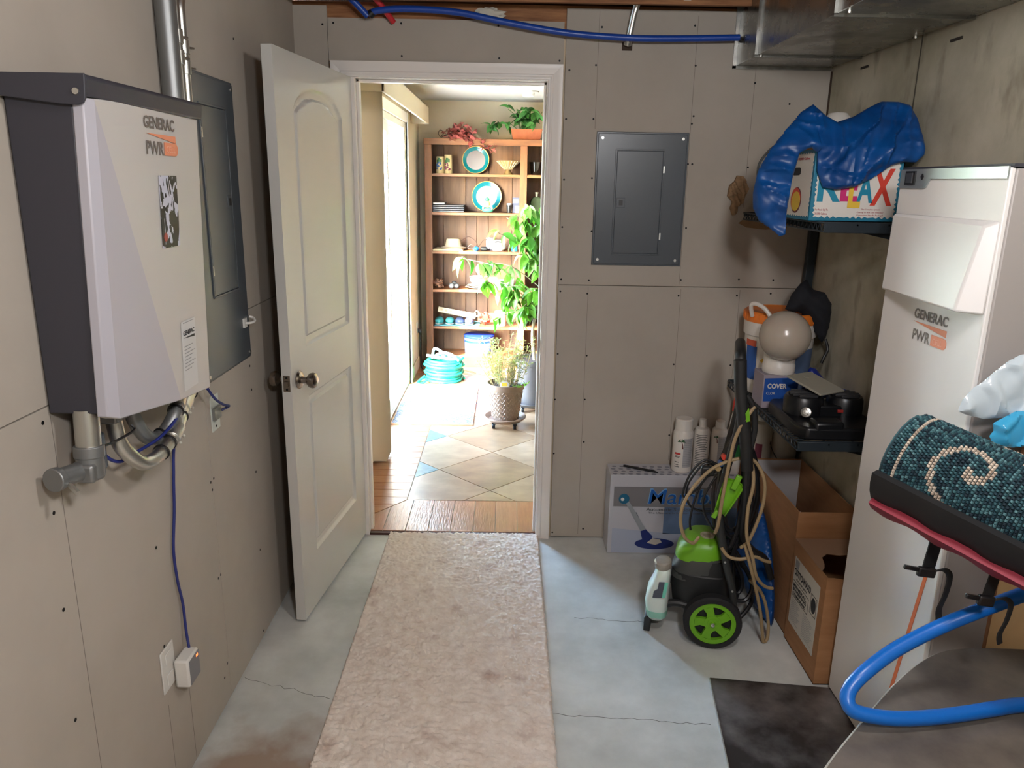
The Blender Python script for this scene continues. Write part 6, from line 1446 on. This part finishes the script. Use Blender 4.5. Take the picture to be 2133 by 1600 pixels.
# --- shelf 3
for k, lab in enumerate(('lower manila folder lying under the hat', 'upper manila folder lying under the hat')):
    obj('manila_folder', MB().box(-0.665+0.02*k, -0.40-0.01*k, 6.73, 6.95, SHZ[2]+0.001+k*0.008, SHZ[2]+0.008+k*0.008), mat('manila_%d' % k, (196-14*k, 176-14*k, 140-14*k), 0.7), label=lab, cat='folder')
t = thing('sun_hat', 'beige brimmed hat resting on the folders', 'hat', (-0.49, 6.82, SHZ[2]+0.018))
obj('brim', MB().lathe([(0, 0.0), (0.115, 0.0), (0.118, 0.006), (0.07, 0.016), (0, 0.016)], (-0.490, 6.835, SHZ[2]+0.018), 28, sy=0.85), mat('hat_beige', (168, 152, 128), 0.85), t)
obj('crown', MB().lathe([(0, 0.012), (0.078, 0.012), (0.068, 0.045), (0.060, 0.080), (0.054, 0.084), (0, 0.080)], (-0.490, 6.835, SHZ[2]+0.018), 26, sy=0.85), mat('hat_beige', (168, 152, 128), 0.85), t)
obj('wire_coil', MB().tube(spline([(-0.42, 6.85, SHZ[2]+0.08), (-0.36, 6.86, SHZ[2]+0.115), (-0.30, 6.86, SHZ[2]+0.085), (-0.27, 6.84, SHZ[2]+0.03), (-0.31, 6.82, SHZ[2]+0.01), (-0.36, 6.82, SHZ[2]+0.02), (-0.33, 6.83, SHZ[2]+0.05), (-0.28, 6.84, SHZ[2]+0.02), (-0.22, 6.85, SHZ[2]+0.09), (-0.17, 6.85, SHZ[2]+0.08)], 6), 0.003, 6), mat('brown_wire', (70, 44, 34), 0.6), label='loose brown cord arching over the middle shelf', cat='cord')
obj('blue_gadget', MB().ball((-0.285, 6.76, SHZ[2]+0.020), 0.026, 0.02, 0.019, jit=0.15, seed=2), mat('gadget_blue', (30, 110, 200), 0.35), label='small bright blue gadget on the middle shelf', cat='gadget')
obj('black_gadget', MB().box(-0.245, -0.185, 6.77, 6.82, SHZ[2]+0.001, SHZ[2]+0.035), M_black, bevel=0.010, label='small black gadget beside the bright blue one', cat='gadget')
t = thing('glass_jar', 'grey lidded glass jar behind the white kettle', 'jar', (-0.165, 6.87, SHZ[2]))
obj('jar_body', MB().lathe([(0, 0.001), (0.036, 0.001), (0.037, 0.09), (0, 0.09)], (-0.165, 6.88, SHZ[2]), 20), mat('jar_grey', (150, 150, 164), 0.2), t); obj('jar_lid', MB().lathe([(0, 0.088), (0.038, 0.088), (0.036, 0.112), (0, 0.114)], (-0.165, 6.88, SHZ[2]), 20), mat('jar_lid_silver', (180, 182, 188), 0.3, metal=0.6), t)
t = thing('white_kettle', 'round white container with handle on the middle shelf', 'kettle', (-0.09, 6.79, SHZ[2]))
obj('kettle_body', MB().lathe([(0, 0.001), (0.045, 0.001), (0.064, 0.020), (0.066, 0.045), (0.050, 0.070), (0, 0.078)], (-0.09, 6.80, SHZ[2]), 26), mat('kettle_white', (172, 180, 186), 0.3), t); obj('handle', MB().tube(spline([(-0.135, 6.80, SHZ[2]+0.062), (-0.12, 6.80, SHZ[2]+0.088), (-0.06, 6.80, SHZ[2]+0.088), (-0.03, 6.80, SHZ[2]+0.068)], 5), 0.008, 8), mat('kettle_white', (172, 180, 186), 0.3), t)
t = thing('spray_can', 'turquoise and white can on the middle shelf by the divider', 'can', (0.055, 6.8, SHZ[2]))
obj('can_body', MB().lathe([(0, 0.001), (0.026, 0.001), (0.026, 0.095), (0.018, 0.105), (0, 0.105)], (0.055, 6.79, SHZ[2]), 18), mat('can_turquoise', (40, 160, 190), 0.35), t); obj('can_cap', MB().lathe([(0, 0.10), (0.018, 0.10), (0.017, 0.125), (0, 0.126)], (0.055, 6.79, SHZ[2]), 16), M_cardw, t)
# --- shelf 4
obj('crumpled_wrapper', MB().ball((-0.628, 6.80, SHZ[3]+0.042), 0.050, 0.035, 0.032, jit=0.5, seed=5, jsc=12), mat('wrapper_brown', (156, 110, 84), 0.7, col2=(100, 66, 50), scale=40), smooth=20, label='crumpled brown wrapper at the left end of the fourth shelf', cat='wrapper')
t = thing('binoculars', 'small black binoculars on the fourth shelf', 'binoculars', (-0.48, 6.80, SHZ[3]))
for s in (-1, 1): obj('barrel', MB().cyl((-0.480+s*0.024, 6.76, SHZ[3]+0.026), (-0.480+s*0.018, 6.84, SHZ[3]+0.026), 0.024, 0.016, n=16), M_black, t); obj('lens', MB().cyl((-0.480+s*0.024, 6.7585, SHZ[3]+0.026), (-0.480+s*0.024, 6.760, SHZ[3]+0.026), 0.015, n=14), mat('lens_grey', (130, 132, 138), 0.1), t)
obj('bridge', MB().box(-0.50, -0.46, 6.78, 6.82, SHZ[3]+0.03, SHZ[3]+0.062), M_black, t, bevel=0.006)
for k, (r, z, lab) in enumerate(((0.115, 0.001, 'larger white plate under the red rimmed bowl'), (0.095, 0.016, 'smaller white plate directly under the red rimmed bowl'))):
    obj('dinner_plate', MB().lathe([(0, 0), (r*0.6, 0), (r, 0.014), (r*0.98, 0.016), (r*0.58, 0.006), (0, 0.005)], (-0.270, 6.83, SHZ[3]+z), 30), mat('plate_white', (176, 168, 158), 0.3), label=lab, cat='plate')
t = thing('soup_bowl', 'white bowl with dark red rim and dots on the plates', 'bowl', (-0.265, 6.83, SHZ[3]+0.035))
obj('bowl_body', MB().lathe([(0, 0), (0.045, 0), (0.072, 0.030), (0.082, 0.070), (0.079, 0.070), (0.066, 0.032), (0.03, 0.010), (0, 0.008)], (-0.265, 6.83, SHZ[3]+0.033), 30), mat('plate_white', (176, 168, 158), 0.3), t)
obj('red_rim', wrap((-0.265, 6.83, SHZ[3]+0.033), 0.0815, 0, 2*PI-0.001, 0.062, 0.070, n=30), mat('rim_maroon', (140, 40, 40), 0.4), t)
for k in range(9): 
    a = dg(200+k*17); obj('painted_dot', MB().ball((-0.265+0.0775*math.cos(a), 6.83+0.0775*math.sin(a), SHZ[3]+0.033+0.045), 0.005, nu=8, nv=6), mat('dot_dark', (60, 48, 60), 0.5), t)
obj('wicker_basket', MB().lathe([(0, 0.001), (0.055, 0.001), (0.075, 0.06), (0.078, 0.075), (0.068, 0.075), (0.05, 0.01), (0, 0.01)], (-0.06, 6.82, SHZ[3]), 24), mat('wicker', (196, 160, 110), 0.7, bump=0.6, bscale=90), label='small pale wicker basket on the fourth shelf in the sun', cat='basket')
# --- shelf 5
obj('teal_mat', MB().box(-0.655, -0.25, 6.725, 6.95, SHZ[4]+0.0005, SHZ[4]+0.006), mat('mat_teal', (70, 140, 150), 0.7), label='thin teal mat lying under the clogs', cat='mat')
for k, (x, c, lab) in enumerate(((-0.615, (52, 128, 132), 'teal clog at the left end under the power strip'), (-0.520, (64, 140, 142), 'lighter teal clog second from the left'), (-0.430, (60, 74, 110), 'blue clog third from the left'), (-0.345, (72, 78, 118), 'greyish blue clog at the right end of the row'))):
    t = thing('garden_clog', lab, 'shoe', (x, 6.80, SHZ[4]+0.006), 'clogs on the fifth shelf')
    obj('shoe_upper', MB().ball((x, 6.80, SHZ[4]+0.038), 0.042, 0.075, 0.032, nu=18, nv=10), mat('clog_%d' % k, c, 0.5), t)
    obj('sole', MB().ball((x, 6.80, SHZ[4]+0.015), 0.043, 0.080, 0.0088, nu=18, nv=6), mat('clog_sole', (150, 160, 160), 0.6), t)
    obj('dark_opening', MB().ball((x, 6.835, SHZ[4]+0.058), 0.028, 0.038, 0.014, nu=14, nv=6), M_black, t)
t = thing('power_strip', 'beige power strip lying across the clogs', 'power strip', (-0.45, 6.79, SHZ[4]+0.09))
q = Matrix.Translation((-0.455, 6.775, SHZ[4]+0.112)) @ Matrix.Rotation(dg(10), 4, 'Y') @ Matrix.Rotation(dg(-28), 4, 'X')
obj('strip_body', MB().box(-0.172, 0.172, -0.012, 0.012, -0.024, 0.024, q), mat('strip_beige', (172, 160, 134), 0.5), t, bevel=0.004)
for k in range(6): obj('socket', MB().box(-0.150+k*0.042, -0.128+k*0.042, -0.0135, -0.0118, -0.010, 0.010, q), mat('socket_dark', (130, 116, 96), 0.6), t)
obj('switch', MB().box(0.112, 0.138, -0.0145, -0.0118, -0.010, 0.008, q), M_black, t); obj('cord', MB().tube(spline([q @ Vector((0.17, 0, 0)), (-0.265, 6.76, SHZ[4]+0.09), (-0.255, 6.75, SHZ[4]+0.12), (-0.28, 6.78, SHZ[4]+0.13), (-0.30, 6.80, SHZ[4]+0.10)], 6), 0.006, 8), mat('strip_beige', (172, 160, 134), 0.5), t)
obj('red_bag', MB().ball((-0.205, 6.80, SHZ[4]+0.062), 0.055, 0.04, 0.047, jit=0.3, seed=8), mat('bag_red', (196, 44, 34), 0.4), label='small shiny red bag beside the power strip', cat='bag')
obj('white_container', MB().lathe([(0, 0.001), (0.055, 0.001), (0.058, 0.10), (0.05, 0.13), (0, 0.135)], (-0.065, 6.79, SHZ[4]), 22), mat('container_white', (190, 182, 172), 0.4), label='white round container in the sun on the fifth shelf', cat='container')
# --- floor of the bookcase
t = thing('blue_tin', 'big blue tin bucket with snowy picture on the bookcase floor', 'tin', (-0.255, 6.83, 0.123))
TC = (-0.255, 6.825, 0.123)
obj('tin_body', MB().lathe([(0, 0), (0.128, 0), (0.130, 0.004), (0.136, 0.150), (0, 0.150)], (TC[0], TC[1], TC[2]), 32), mat('tin_pale', (140, 160, 190), 0.35, col2=(54, 90, 156), scale=14), t)
obj('tin_blue_band', wrap(TC, 0.1345, 0, 2*PI-0.001, 0.108, 0.149, n=32), mat('tin_blue', (24, 50, 150), 0.3), t); obj('tin_lid', MB().lathe([(0, 0.149), (0.140, 0.149), (0.142, 0.153), (0.141, 0.168), (0.13, 0.174), (0, 0.174)], TC, 32), mat('tin_lid_blue', (26, 44, 150), 0.3), t)
# --- plants on top of the bookcase
random.seed(21)
M_redl = leaf_mat('dusty_red_leaf', (186, 104, 96), (150, 74, 72), 0.2); M_bark = mat('dark_twig', (72, 52, 42), 0.8)
rp = thing('red_leaf_spray', 'dried spray of dusty red leaves drooping over the bookcase top', 'foliage', (-0.40, 6.74, 1.992))
ends = []
for k in range(7):
    e = Vector((-0.36+0.045*k-0.06, 6.70-0.01*(k % 3), 2.09-0.034*k+0.02*random.random()))
    sp = spline([(-0.585, 6.79, 2.004), (-0.52, 6.78, 2.03), (-0.45+0.01*k, 6.75, 2.07-0.008*k), e], 5); ends.append(sp)
    obj('twig', MB().tube(sp, 0.0028, 6), M_bark, rp)
obj('twig', MB().tube(spline([(-0.585, 6.79, 2.000), (-0.61, 6.79, 2.03), (-0.60, 6.79, 2.06), (-0.575, 6.79, 2.055), (-0.57, 6.79, 2.03), (-0.59, 6.79, 2.012)], 5), 0.003, 6), M_bark, rp)
lm = leaf_mesh('red_leaf_mesh', 0.058, 0.050, M_redl, 0.3, lobes=1)
for k in range(150):
    sp = random.choice(ends); p = sp[random.randint(6, len(sp)-1)]+Vector((random.uniform(-.04, .05), random.uniform(-.03, .02), random.uniform(-.06, .035)))
    p.y = min(p.y, 6.685) if p.z < 2.0 else p.y
    inst('leaf', lm, rp, p, (random.uniform(-0.5, 1.2), random.uniform(-0.6, 0.6), random.uniform(0, 6.28)), (1, 1, 1))
M_ivy = leaf_mat('ivy_green_leaf', (48, 104, 40), (84, 138, 66), 0.25)
iv = thing('ivy_planter', 'green ivy in a terracotta box on top of the bookcase', 'plant', (0.13, 6.82, 1.991))
obj('planter_box', MB().prism([(0.025, 0), (0.255, 0), (0.275, 0.092), (0.005, 0.092)], (0, 6.76, 1.9905), X, Z, Y*0.12), mat('terracotta', (176, 96, 58), 0.8, col2=(150, 78, 46), scale=12), iv, bevel=0.003)
obj('soil', MB().box(0.012, 0.268, 6.765, 6.875, 2.070, 2.080), mat('soil', (58, 42, 32), 0.95), iv)
lm = leaf_mesh('ivy_leaf_mesh', 0.085, 0.058, M_ivy, 0.35)
sv = []
for k in range(16):
    a = random.uniform(PI*0.85, PI*2.15); r = random.uniform(0.05, 0.20)
    e = Vector((0.14+r*1.0*math.cos(a)*random.uniform(0.5, 1.1), 6.80+0.10*math.sin(a), 2.10+random.uniform(0.0, 0.14)))
    sp = spline([(0.14+0.06*math.cos(a), 6.82, 2.08), (0.14+0.5*r*math.cos(a), 6.81, 2.17), e], 5); sv.append(sp); obj('stem', MB().tube(sp, 0.003, 6), mat('stem_green', (84, 112, 52), 0.6), iv)
sp = spline([(0.06, 6.80, 2.08), (-0.02, 6.78, 2.13), (-0.10, 6.77, 2.12), (-0.175, 6.76, 2.085)], 6); sv += [sp, sp, sp]; obj('stem', MB().tube(sp, 0.003, 6), mat('stem_green', (84, 112, 52), 0.6), iv)
for k in range(95):
    sp = random.choice(sv); p = sp[random.randint(2, len(sp)-1)]+Vector((random.uniform(-.02, .02), random.uniform(-.03, .02), random.uniform(-.01, .03)))
    inst('leaf', lm, iv, p, (random.uniform(-0.9, 0.5), random.uniform(-0.6, 0.6), random.uniform(0, 6.28)), (1, 1, 1))

# --- potted plants on wheeled saucers
def caddy(lab, c, r, m):
    t = thing('plant_caddy', lab, 'caddy', (c[0], c[1], ZF))
    obj('saucer', MB().lathe([(0, 0.055), (r*0.80, 0.055), (r, 0.078), (r*1.01, 0.088), (r*0.98, 0.089), (r*0.79, 0.066), (0, 0.066)], (c[0], c[1], 0.0), 34), m, t)
    for k in range(4):
        a = dg(40+90*k); x, y = c[0]+r*0.72*math.cos(a), c[1]+r*0.72*math.sin(a)
        cs = obj('caster', MB().cyl((x-0.010, y, ZF+0.0195), (x+0.010, y, ZF+0.0195), 0.0195, n=16), M_black, t, bevel=0.003)
        obj('caster_fork', MB().box(x-0.014, x+0.014, y-0.010, y+0.010, ZF+0.028, 0.056), M_black, cs, bevel=0.003)
    return t
M_pot = mat('basket_brown_plastic', (112, 92, 78), 0.42); M_potd = mat('charcoal_plastic', (62, 58, 58), 0.4)
M_sauc = mat('saucer_taupe', (128, 104, 88), 0.4)
caddy('taupe wheeled saucer under the basket weave pot', (-0.004, 5.0), 0.142, M_sauc)
gp = thing('herb_pot', 'brown basket weave pot with wispy dried herb plant', 'plant', (-0.004, 5.0, 0.067)); PC = Vector((-0.004, 5.0, 0.067))
obj('pot', MB().lathe([(0, 0), (0.084, 0), (0.088, 0.004), (0.118, 0.215), (0.127, 0.218), (0.130, 0.255), (0.124, 0.257), (0.117, 0.235), (0.112, 0.222), (0, 0.222)], PC, 36), M_pot, gp)
obj('soil', MB().lathe([(0, 0.223), (0.112, 0.223), (0.110, 0.232), (0, 0.236)], PC, 24), mat('soil', (58, 42, 32), 0.95), gp)
rib = MB()
for row in range(12):
    z = 0.018+row*0.0165; r = 0.088+0.030*z/0.215+0.0016
    for k in range(34):
        a = 2*PI*(k+0.5*(row % 2))/34; s = 1 if (k+row) % 2 else -1
        a2 = a+0.085; z2 = z+0.011*s
        p = Vector((r*math.cos(a), r*math.sin(a), z)); p2 = Vector((r*math.cos(a2), r*math.sin(a2), z2))
        rib.cyl(PC+p, PC+p2, 0.0022, n=5)
obj('weave_ridges', rib, M_sauc, gp)['kind'] = 'stuff'
obj('plant_tag', MB().prism([(-0.028, 0), (0.028, 0), (0.028, 0.045), (0.015, 0.060), (-0.015, 0.060), (-0.028, 0.045)], (-0.012, 4.893, 0.30), X, Z, Y*0.001), M_cardw, gp); obj('tag_print', MB().prism([(-0.018, 0), (0.018, 0), (0.018, 0.022), (-0.018, 0.022)], (-0.012, 4.8925, 0.325), X, Z, Y*-0.0006), P_yel, gp)
M_herb = [leaf_mat('herb_olive', (156, 160, 88), (122, 132, 70), 0.3), leaf_mat('herb_sage', (136, 146, 110), (108, 120, 86), 0.3), leaf_mat('herb_straw', (186, 160, 106), (150, 122, 80), 0.2)]
random.seed(9)
tips = []
for k in range(72):
    a = random.uniform(0, 2*PI); r = random.uniform(0.02, 0.10); out = random.uniform(0.3, 1.7)
    b0 = PC+Vector((r*math.cos(a), r*math.sin(a), 0.225)); h = random.uniform(0.16, 0.34)
    e = b0+Vector((math.cos(a)*0.075*out, math.sin(a)*0.06*out, h)); mid = (b0+e)/2+Vector((random.uniform(-.02, .02), random.uniform(-.02, .02), 0.02))
    sp = spline([b0, mid, e], 4); tips.append(sp)
    obj('stem', MB().tube(sp, 0.0016, 5), mat('herb_stem', (150, 128, 84), 0.7), gp)
b = MB()
fine = MB()
for sp in tips:
    for q in range(20):
        p = sp[random.randint(2, len(sp)-1)]; a = random.uniform(0, 6.28); up = random.uniform(-0.2, 0.9); d = Vector((math.cos(a), math.sin(a), up)).normalized()*random.uniform(0.022, 0.042); s = d.cross(Z).normalized()*0.0046
        fine.add([p, p+d*0.5+s, p+d, p+d*0.5-s], [(0, 1, 2, 3)])
o = obj('fine_leaves', fine, M_herb[0], gp, smooth=0, fixn=False); o['kind'] = 'stuff'
fine = MB()
for sp in tips[::2]:
    for q in range(18):
        p = sp[random.randint(1, len(sp)-1)]; a = random.uniform(0, 6.28); up = random.uniform(-0.4, 0.7); d = Vector((math.cos(a), math.sin(a), up)).normalized()*random.uniform(0.015, 0.028); s = d.cross(Z).normalized()*0.0045
        fine.add([p, p+d*0.5+s, p+d, p+d*0.5-s], [(0, 1, 2, 3)])
o = obj('fine_sage_leaves', fine, M_herb[1], gp, smooth=0, fixn=False); o['kind'] = 'stuff'
sprig = MB()
for q in range(26):
    t = q/26; p = Vector((0.06+0.085*t, 4.90-0.01*t, 0.315-0.02*t+0.05*t*t)); a = random.uniform(0, 6.28); d = Vector((math.cos(a), math.sin(a)*0.5, 0.5)).normalized()*0.028; s = d.cross(Y).normalized()*0.004
    sprig.add([p, p+d*0.5+s, p+d, p+d*0.5-s], [(0, 1, 2, 3)])
o = obj('green_sprig', sprig, leaf_mat('sprig_green', (120, 176, 62), (92, 146, 50), 0.3), gp, smooth=0, fixn=False); o['kind'] = 'stuff'

caddy('dark wheeled saucer under the ficus pot', (0.205, 5.40), 0.150, M_potd)
fc = thing('ficus_plant', 'tall leafy ficus in a charcoal pot beside the doorway', 'plant', (0.205, 5.40, 0.067)); FC = Vector((0.205, 5.40, 0.067))
obj('pot', MB().lathe([(0, 0), (0.100, 0), (0.104, 0.004), (0.135, 0.30), (0.145, 0.302), (0.146, 0.34), (0.138, 0.34), (0.130, 0.31), (0, 0.31)], FC, 34), M_potd, fc)
obj('soil', MB().lathe([(0, 0.308), (0.130, 0.308), (0.128, 0.318), (0, 0.322)], FC, 24), mat('soil', (58, 42, 32), 0.95), fc)
M_trunk = mat('ficus_bark', (170, 158, 136), 0.7, col2=(130, 116, 96), scale=20)
random.seed(31)
br_paths = []
tr = spline([FC+Vector((0, 0, 0.31)), FC+Vector((-0.02, -0.01, 0.55)), FC+Vector((0.03, 0.0, 0.85)), FC+Vector((0.0, -0.01, 1.15)), FC+Vector((0.03, 0, 1.40))], 8)
obj('trunk', MB().tube(tr, 0.012, 8, rs=[0.014-0.009*i/(len(tr)-1) for i in range(len(tr))]), M_trunk, fc)
t2 = spline([FC+Vector((0.02, 0, 0.31)), FC+Vector((0.08, 0.0, 0.50)), FC+Vector((-0.02, -0.03, 0.72)), FC+Vector((-0.15, -0.05, 0.80)), FC+Vector((-0.22, -0.06, 0.78))], 7)
obj('trunk', MB().tube(t2, 0.008, 8), M_trunk, fc)
for k, (i0, e) in enumerate(((10, (-0.30, -0.10, 0.62)), (12, (-0.36, -0.08, 0.90)), (14, (-0.52, -0.10, 1.06)), (16, (-0.40, -0.05, 1.02)), (18, (-0.28, -0.10, 1.24)), (20, (-0.22, -0.05, 1.34)), (22, (-0.15, -0.10, 1.36)), (24, (-0.08, -0.08, 1.43)), (13, (-0.24, -0.12, 0.86)), (17, (-0.14, -0.14, 1.10)), (19, (0.12, -0.10, 1.25)), (15, (0.14, -0.12, 0.95)), (11, (-0.12, -0.12, 0.70)), (21, (-0.05, -0.12, 1.20)), (9, (0.10, -0.12, 0.72)), (25, (0.10, -0.05, 1.45)), (12, (-0.02, -0.14, 0.85)), (23, (0.03, -0.12, 1.33)))):
    s = tr[min(i0, len(tr)-1)]; E_ = FC+Vector(e); m_ = (s+E_)/2+Vector((0, -0.02, 0.07))
    sp = spline([s, m_, E_], 6); br_paths.append(sp); obj('branch', MB().tube(sp, 0.0032, 6), M_trunk, fc)
br_paths.append(t2[-12:])
M_fic = [leaf_mat('ficus_leaf_bright', (74, 130, 28), (110, 160, 60), 0.4), leaf_mat('ficus_leaf_pale', (100, 146, 64), (140, 170, 100), 0.4), leaf_mat('ficus_leaf_deep', (46, 98, 22), (74, 126, 42), 0.35)]
fm = [leaf_mesh('ficus_leaf_%d' % k, 0.112, 0.058, M_fic[k], 0.4) for k in range(3)]
for k in range(285):
    sp = br_paths[k % len(br_paths)]; i = random.randint(len(sp)//4, len(sp)-1); p = sp[i]+Vector((random.uniform(-.02, .02), random.uniform(-.03, .02), random.uniform(-.015, .02)))
    inst('leaf', fm[random.choice((0, 0, 1, 2))], fc, p, (random.uniform(-1.5, -0.2), random.uniform(-0.5, 0.5), random.uniform(0, 6.28)), (random.uniform(0.75, 1.1),)*3)

# --- mat, hose coil, outlet, smoke alarm, blinds
M_mat = mat('woven_mat_grey', (120, 126, 132), 0.85, col2=(64, 72, 84), scale=70, detail=2, mix=(0.42, 0.58), bump=0.6, bscale=160)
mt = thing('door_mat', 'grey blue woven mat with tan binding by the sliding door', 'mat', (-0.51, 5.5, ZF))
obj('mat_weave', MB().box(-0.790, -0.236, 4.992, 6.030, ZF+0.0005, ZF+0.009), M_mat, mt)
bd = MB().box(-0.798, -0.228, 4.984, 4.992, ZF+0.0005, ZF+0.010).box(-0.798, -0.228, 6.030, 6.038, ZF+0.0005, ZF+0.010).box(-0.798, -0.790, 4.992, 6.03, ZF+0.0005, ZF+0.010).box(-0.236, -0.228, 4.992, 6.03, ZF+0.0005, ZF+0.010)
obj('binding', bd, mat('binding_tan', (170, 130, 96), 0.8), mt)
for y in (5.30, 5.62): obj('woven_stripe', MB().box(-0.790, -0.236, y, y+0.07, ZF+0.009, ZF+0.0105), mat('mat_stripe', (110, 122, 136), 0.85, bump=0.6, bscale=160), mt)
M_gh = mat('turquoise_hose', (26, 140, 122), 0.35)
hc = thing('garden_hose', 'turquoise garden hose coiled on the floor by the bookcase', 'hose', (-0.53, 6.24, ZF)); random.seed(2)
pts = []
for k in range(9*14+1):
    a = 2*PI*k/14; lay = k/14
    r = 0.165-0.012*(lay % 3)+random.uniform(-.006, .006); z = ZF+0.014+0.0235*(lay//1)*0.85+0.004*math.sin(a*2)
    pts.append((-0.53+r*math.cos(a), 6.24+r*math.sin(a), z))
obj('hose_coil', MB().tube(pts, 0.0115, 10), M_gh, hc)
for pts in ([(-0.40, 6.15, 0.20), (-0.46, 6.12, 0.26), (-0.54, 6.12, 0.27), (-0.60, 6.15, 0.23), (-0.56, 6.18, 0.21)], [(-0.66, 6.12, 0.25), (-0.58, 6.10, 0.24), (-0.50, 6.10, 0.23), (-0.42, 6.16, 0.21)], [(-0.62, 6.20, 0.21), (-0.60, 6.14, 0.30), (-0.54, 6.13, 0.28), (-0.50, 6.2, 0.22)], [(-0.69, 6.20, 0.05), (-0.72, 6.14, 0.03), (-0.735, 6.06, ZF+0.012), (-0.70, 6.05, ZF+0.012), (-0.66, 6.10, 0.04)]):
    obj('loose_loop', MB().tube(spline(pts, 6), 0.011, 8), mat('hose_pale_grey', (120, 156, 160), 0.4) if pts[0][2] > 0.15 else M_gh, hc)
t = thing('wall_outlet', 'white outlet plate on the sunny room wall left of the bookcase', 'outlet', (NRX, 6.62, 0.3))
obj('plate', MB().box(NRX, NRX+0.006, 6.585, 6.655, 0.33, 0.445), M_whitepl, t, bevel=0.002)
for z in (0.36, 0.415): obj('socket', MB().box(NRX+0.006, NRX+0.009, 6.603, 6.637, z-0.014, z+0.014), M_whitepl, t, bevel=0.003)
t = thing('black_plug', 'black plug and cord in the outlet left of the bookcase', 'plug', (NRX+0.01, 6.62, 0.34))
obj('plug_body', MB().box(NRX+0.0095, NRX+0.04, 6.600, 6.640, 0.342, 0.380), M_black, t, bevel=0.004); obj('cord', MB().tube(spline([(NRX+0.025, 6.62, 0.345), (NRX+0.028, 6.625, 0.25), (NRX+0.03, 6.63, 0.12), (NRX+0.035, 6.62, 0.05), (NRX+0.05, 6.58, 0.02)], 6), 0.004, 8), M_black, t)
t = thing('smoke_alarm', 'round white smoke alarm on the sunny room ceiling', 'smoke alarm', (0.14, 6.2, 2.30))
obj('alarm_plate', MB().lathe([(0, 0), (0.082, 0), (0.080, -0.010), (0, -0.010)], (0.135, 6.2, 2.3195), 30), M_ceil, t); obj('alarm_body', MB().lathe([(0, -0.008), (0.050, -0.010), (0.046, -0.034), (0.036, -0.040), (0, -0.041)], (0.135, 6.2, 2.3195), 28), M_vinyl, t)
vb = thing('vertical_blind', 'cream vertical blind drawn aside under its valance', 'blind', (-0.75, 4.25, 0.03))
obj('valance', MB().box(-0.672, -0.657, 4.195, 6.455, 2.085, 2.215).box(-0.798, -0.657, 4.195, 4.208, 2.085, 2.215).box(-0.798, -0.657, 6.442, 6.455, 2.085, 2.215).box(-0.798, -0.657, 4.195, 6.455, 2.205, 2.215), M_cream2, vb, bevel=0.003)
obj('head_rail', MB().box(-0.765, -0.725, 4.22, 6.43, 2.165, 2.20), M_vinyl, vb)
vm = mesh_of('vane_mesh', MB().grid(lambda u, v: (-0.0445+0.089*u, 0.005*math.sin(PI*u), 2.13*v), 7, 2), mat('vane_cream', (208, 194, 170), 0.6), smooth=60, fixn=False)
for k in range(15): inst('vane', vm, vb, (-0.745+0.002*(k % 2), 4.222+0.013*k, 0.032), (0, 0, random.uniform(-.03, .03)))
# ================================================================== the bulb that lights the basement, and an unseen rear one added as fill
for (bx_, by_, en, lab) in ((0.55, 0.95, 16.0, 'bare bulb in a white holder on the ceiling above the inverter'), (0.35, -0.20, 34.0, 'added fill bulb in a white holder on the ceiling at the rear')):
    bf = thing('bulb_fixture', lab, 'lamp', (bx_, by_, 2.324))
    obj('lamp_holder', MB().lathe([(0.0, 0.0), (0.055, 0.0), (0.055, -0.012), (0.035, -0.03), (0.022, -0.045), (0.0, -0.046)], (bx_, by_, 2.324)), mat('porcelain', (235, 232, 225), 0.3), bf)
    obj('bulb', MB().ball((bx_, by_, 2.235), 0.032, 0.032, 0.045), mat('bulb_glow', (255, 240, 220), 0.4, emit=((255, 240, 222), 12.0)), bf)
    ld = bpy.data.lights.new('bulb_light', 'POINT'); ld.energy = en; ld.color = (0.98, 0.98, 1.0); ld.shadow_soft_size = 0.10
    lo_ = bpy.data.objects.new('bulb_light', ld); COL.objects.link(lo_); lo_.parent = bf; lo_.location = (0, 0, -0.18)
